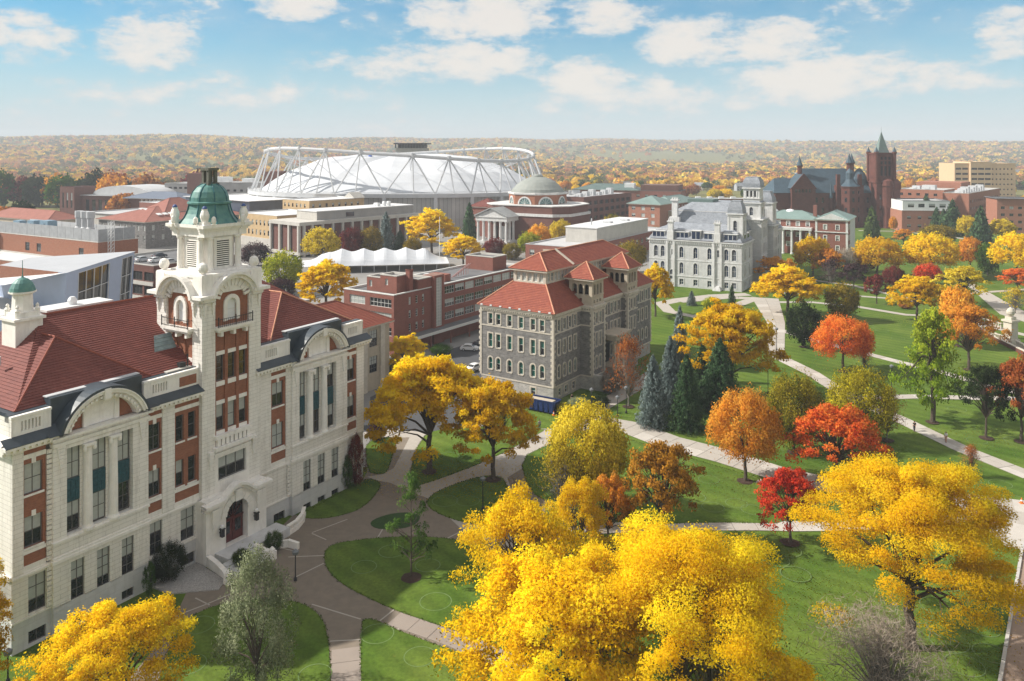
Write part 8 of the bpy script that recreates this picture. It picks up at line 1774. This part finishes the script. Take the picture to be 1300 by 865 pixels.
DK = mat('black cloth', (.015, .015, .018), .9, .1, 3); WT = mat('white cloth', (.7, .7, .7), .9, .05, 3); DN = mat('blue denim', (.05, .07, .13), .9, .15, 3); GY = mat('grey cloth', (.25, .25, .26), .9, .1, 3)
person(908, 0, 0, 'x', DK, DN) if False else None
person(1161, 548, R(140), 'person in black walking on the far right walk', DK, DK, bag=DK); person(1201, 562, R(140), 'person in white top and bare legs walking on the far right walk', WT, SKIN)
person(966, 615, R(60), 'person in white sitting on the grass beneath the orange tree', WT, GY, 'sit', .1); person(980, 614, R(100), 'person in dark clothes sitting on the grass right of the orange tree', DK, DN, 'sit', .1)
person(685, 546, R(20), 'person in grey walking near the blue bin', GY, DN); person(726, 512, R(200), 'person in dark jacket by the side steps of the stone hall', DK, DK)
# blue bin by the stone hall
p = px(697, 517); r = thing('skip_bin', 'dark blue waste container at the corner of the stone hall', 'container', (p[0] - 1.2, p[1] - 2.4, .08), R(-32)); BB_ = mat('dark blue paint', (.012, .03, .12), .5, .15, 1)
b = MB(); b.add([(-3.2, -1.1, .25), (2.6, -1.1, .25), (2.6, 1.1, .25), (-3.2, 1.1, .25), (-3.6, -1.2, 2.3), (3.2, -1.2, 2.3), (3.2, 1.2, 2.3), (-3.6, 1.2, 2.3)], [(3, 2, 1, 0), (0, 1, 5, 4), (1, 2, 6, 5), (2, 3, 7, 6), (3, 0, 4, 7)]); b.bar((-3.6, -1.2, 2.3), (3.2, -1.2, 2.3), .16, .16); b.bar((3.2, -1.2, 2.3), (3.2, 1.2, 2.3), .16, .16); b.bar((-3.6, 1.2, 2.3), (3.2, 1.2, 2.3), .16, .16); part('container_body', b, BB_, r)
for i in range(6): b = MB(); x = -2.9 + 1.1 * i; b.box(x, x + .14, -1.26, -1.1, .3, 2.25); part('stiffener', b, BB_, r)
b = MB(); b.box(-2.8, 2.2, -.9, .9, 1.6, 2.15); part('waste_load', b, TANST, r)
for x in (-2.6, 2.0): b = MB(); b.tube((x, -.9, .15), (x, .9, .15), .15, .15, 10); part('roller', b, IRON, r)
OR_ = mat('orange plastic', (.7, .16, .02), .6, .05, 2)
for x, y, l in ((703, 528, 'orange traffic cone beside the blue waste container'), (1297, 640, 'orange traffic cone at the right edge of the plaza')):
    p = px(x, y); r = thing('traffic_cone', l, 'cone', (p[0], p[1], .09)); b = MB(); b.lathe([(.22, .04), (.04, .8), (.03, .82)], 0, 0, 12); part('cone_body', b, OR_, r); b = MB(); b.box(-.28, .28, -.28, .28, 0, .04); part('cone_base', b, OR_, r); b = MB(); b.lathe([(.158, .34), (.115, .52)], 0, 0, 12); part('white_band', b, WHITE, r)
# stone pillar, balustrades and terrace at the right
p = px(1283, 436); r = thing('stone_pillar', 'pale stone gate pillar topped by a ball at the right terrace', 'pillar', (p[0], p[1], 0), R(20))
b = MB(); b.box(-1.5, 1.5, -1.5, 1.5, 0, 1.2); b.box(-1.15, 1.15, -1.15, 1.15, 1.2, 5.6); b.box(-1.5, 1.5, -1.5, 1.5, 5.6, 6.1); b.box(-.9, .9, -.9, .9, 6.1, 6.9); part('shaft', b, STRIM, r); b = MB(); b.lathe([(.4, 6.9), (.6, 7.1), (.95, 7.7), (.95, 8.3), (.6, 8.9), (.1, 9.3)], 0, 0, 14); part('ball', b, STRIM, r)
def balus(p0, p1, label):
    a, c = Vector(px(*p0)), Vector(px(*p1)); L = (c - a).length; r = thing('balustrade', label, 'balustrade', (a.x, a.y, 0), math.atan2((c - a).y, (c - a).x)); b = MB(); b.box(0, L, -.35, .35, 0, .5); part('base', b, STRIM, r); b = MB(); b.box(0, L, -.35, .35, 1.35, 1.6); part('rail', b, STRIM, r)
    n = int(L / .8)
    for i in range(n): q = MB(); q.lathe([(.16, 0), (.24, .2), (.1, .6), (.16, .85)], 0, 0, 8); part('baluster', q, STRIM, r, (L * (i + .5) / n, 0, .5)) if i == 0 else put('baluster', r.children[-1].data if False else BALM[0], r, (L * (i + .5) / n, 0, .5)) if BALM else None
BALM = [MB().lathe([(.16, 0), (.24, .2), (.1, .6), (.16, .85)], 0, 0, 8).mesh('baluster', [STRIM])]
balus((1238, 408), (1272, 418), 'pale balustrade left of the stone pillar'); balus((1290, 440), (1325, 458), 'pale balustrade right of the stone pillar running to the edge'); balus((1262, 430), (1280, 437), 'short balustrade joining the stone pillar')
b = MB(); P = [px(*q) for q in ((1236, 412), (1262, 432), (1286, 444), (1330, 466))]
r = thing('terrace_wall', 'low brick and stone terrace wall below the stone pillar', 'wall', (0, 0, 0)); 
for i in range(3): b.bar((*P[i], .5), (*P[i + 1], .5), .5, 1.0)
part('wall_face', b, BRK3, r); b = MB()
for i in range(3): b.bar((*P[i], 1.08), (*P[i + 1], 1.08), .7, .16)
part('coping', b, STRIM, r)
# lantern post seen over the big golden tree
p = px(1172, 655); r = thing('globe_lantern', 'white globe lantern on a stone post behind the big lower right golden tree', 'lantern', (p[0], p[1], 0)); b = MB(); b.box(-.5, .5, -.5, .5, 0, 4.6); b.box(-.75, .75, -.75, .75, 4.6, 5.0); part('post', b, STRIM, r); b = MB(); b.lathe([(.3, 5.0), (.55, 5.25), (.7, 5.7), (.6, 6.1), (.3, 6.4), (.05, 6.5)], 0, 0, 14); part('globe', b, WHITE, r); b = MB(); b.lathe([(.68, 5.45), (.71, 5.55), (.71, 5.75), (.68, 5.85)], 0, 0, 14); part('band', b, IRON, r)
for x, y, c, l in ((1249, 762, DN, 'dark blue bag lying on the grass at the lower right'), (1256, 736, mat('teal cloth', (.05, .3, .33), .8, .1, 3), 'teal bag on the grass beside the corner plaza')):
    p = px(x, y); r = thing('bag', l, 'bag', (p[0], p[1], .05)); b = MB(); b.lathe([(.25, 0), (.34, .15), (.3, .35), (.12, .45)], 0, 0, 10); part('pouch', b, c, r); b = MB(); b.tube((-.2, 0, .4), (0, 0, .6), .03, .03, 5); b.tube((0, 0, .6), (.2, 0, .4), .03, .03, 5); part('strap', b, c, r)
# flag pole by the library
p = px(558, 330); r = thing('flag_pole', 'white flag pole in front of the large ochre tree', 'flag pole', (p[0], p[1], 0)); b = MB(); b.lathe([(.2, 0), (.18, 10), (.08, 19), (.16, 19.1), (.16, 19.4), (.02, 19.5)], 0, 0, 8); part('pole', b, WHITE, r)
# fallen leaves under the golden trees
def litter(name, spots, col, seed):
    rng = np.random.default_rng(seed); P = []
    for x, y, rad, n in spots:
        c = px(x, y); a = rng.random(n) * 6.28; rr = rad * rng.random(n) ** .8 * 1.15; P.append(np.stack([c[0] + rr * np.cos(a), c[1] + rr * np.sin(a), np.full(n, .135 if y > 535 else .09) + rng.random(n) * .02], 1))
    P = np.concatenate(P); me = leaf_mesh(name, P, rng.uniform(.06, .15, len(P)), rng.random(len(P)), rng, .8, 1.4); me.materials.append(LM[col]); o = put(name, me); o['kind'] = 'stuff'
litter('fallen_yellow_leaves', [(545, 600, 9, 1800), (626, 610, 7, 1400), (1156, 822, 11, 2200), (928, 505, 10, 1500), (662, 838, 8, 1200), (745, 650, 7, 800), (1030, 740, 6, 400), (1164, 408, 9, 300), (480, 600, 6, 150)], 'gold', 3)
litter('fallen_orange_leaves', [(946, 612, 8, 600), (1062, 615, 9, 600), (1070, 472, 9, 500), (1230, 470, 9, 500), (1252, 557, 7, 300), (1003, 690, 5, 250)], 'orange', 4)
# ragged grass along the edges of the lawn islands
def edge_tufts():
    rng = np.random.default_rng(9); P = []
    for o in LAWNS:
        me = o.data; cnt = {}
        for p in me.polygons:
            z = [me.vertices[v].co.z for v in p.vertices]
            if len(z) == 4 and max(z) - min(z) > .01:
                q = [me.vertices[v].co for v in p.vertices if me.vertices[v].co.z > .1][:2]
                if len(q) == 2:
                    L = (q[0] - q[1]).length; n = int(L * 16)
                    if n and q[0].length < 140: t = rng.random((n, 1)); P.append(np.array(q[0]) * t + np.array(q[1]) * (1 - t) + np.stack([rng.normal(size=n) * .09, rng.normal(size=n) * .09, rng.random(n) * .06 - .02], 1))
    P = np.concatenate(P); me = leaf_mesh('grass_tufts', P, rng.uniform(.05, .12, len(P)), rng.random(len(P)), rng, .1, 2.6, -1.5); me.materials.append(leaf_mat('lawn edge blades', (.04, .075, .012), (.075, .12, .018), (.13, .15, .03), .2, .01, False)); o = put('grass_tufts', me); o['kind'] = 'stuff'
edge_tufts()
# ------------------------------------------------------------------ air
if HAZE > 0:
    b = MB(); b.box(-7700, 7700, -7700, 7700, -3, 230); o = put('haze', b.mesh('haze', [])); o['kind'] = 'stuff'
    m = bpy.data.materials.new('haze air'); m.use_nodes = True; N = m.node_tree.nodes; N.remove(N['Principled BSDF']); v = N.new('ShaderNodeVolumePrincipled'); v.inputs['Color'].default_value = (.88, .94, 1, 1); v.inputs['Density'].default_value = HAZE; v.inputs['Anisotropy'].default_value = 0.0
    m.node_tree.links.new(v.outputs[0], N['Material Output'].inputs['Volume']); o.data.materials.append(m)
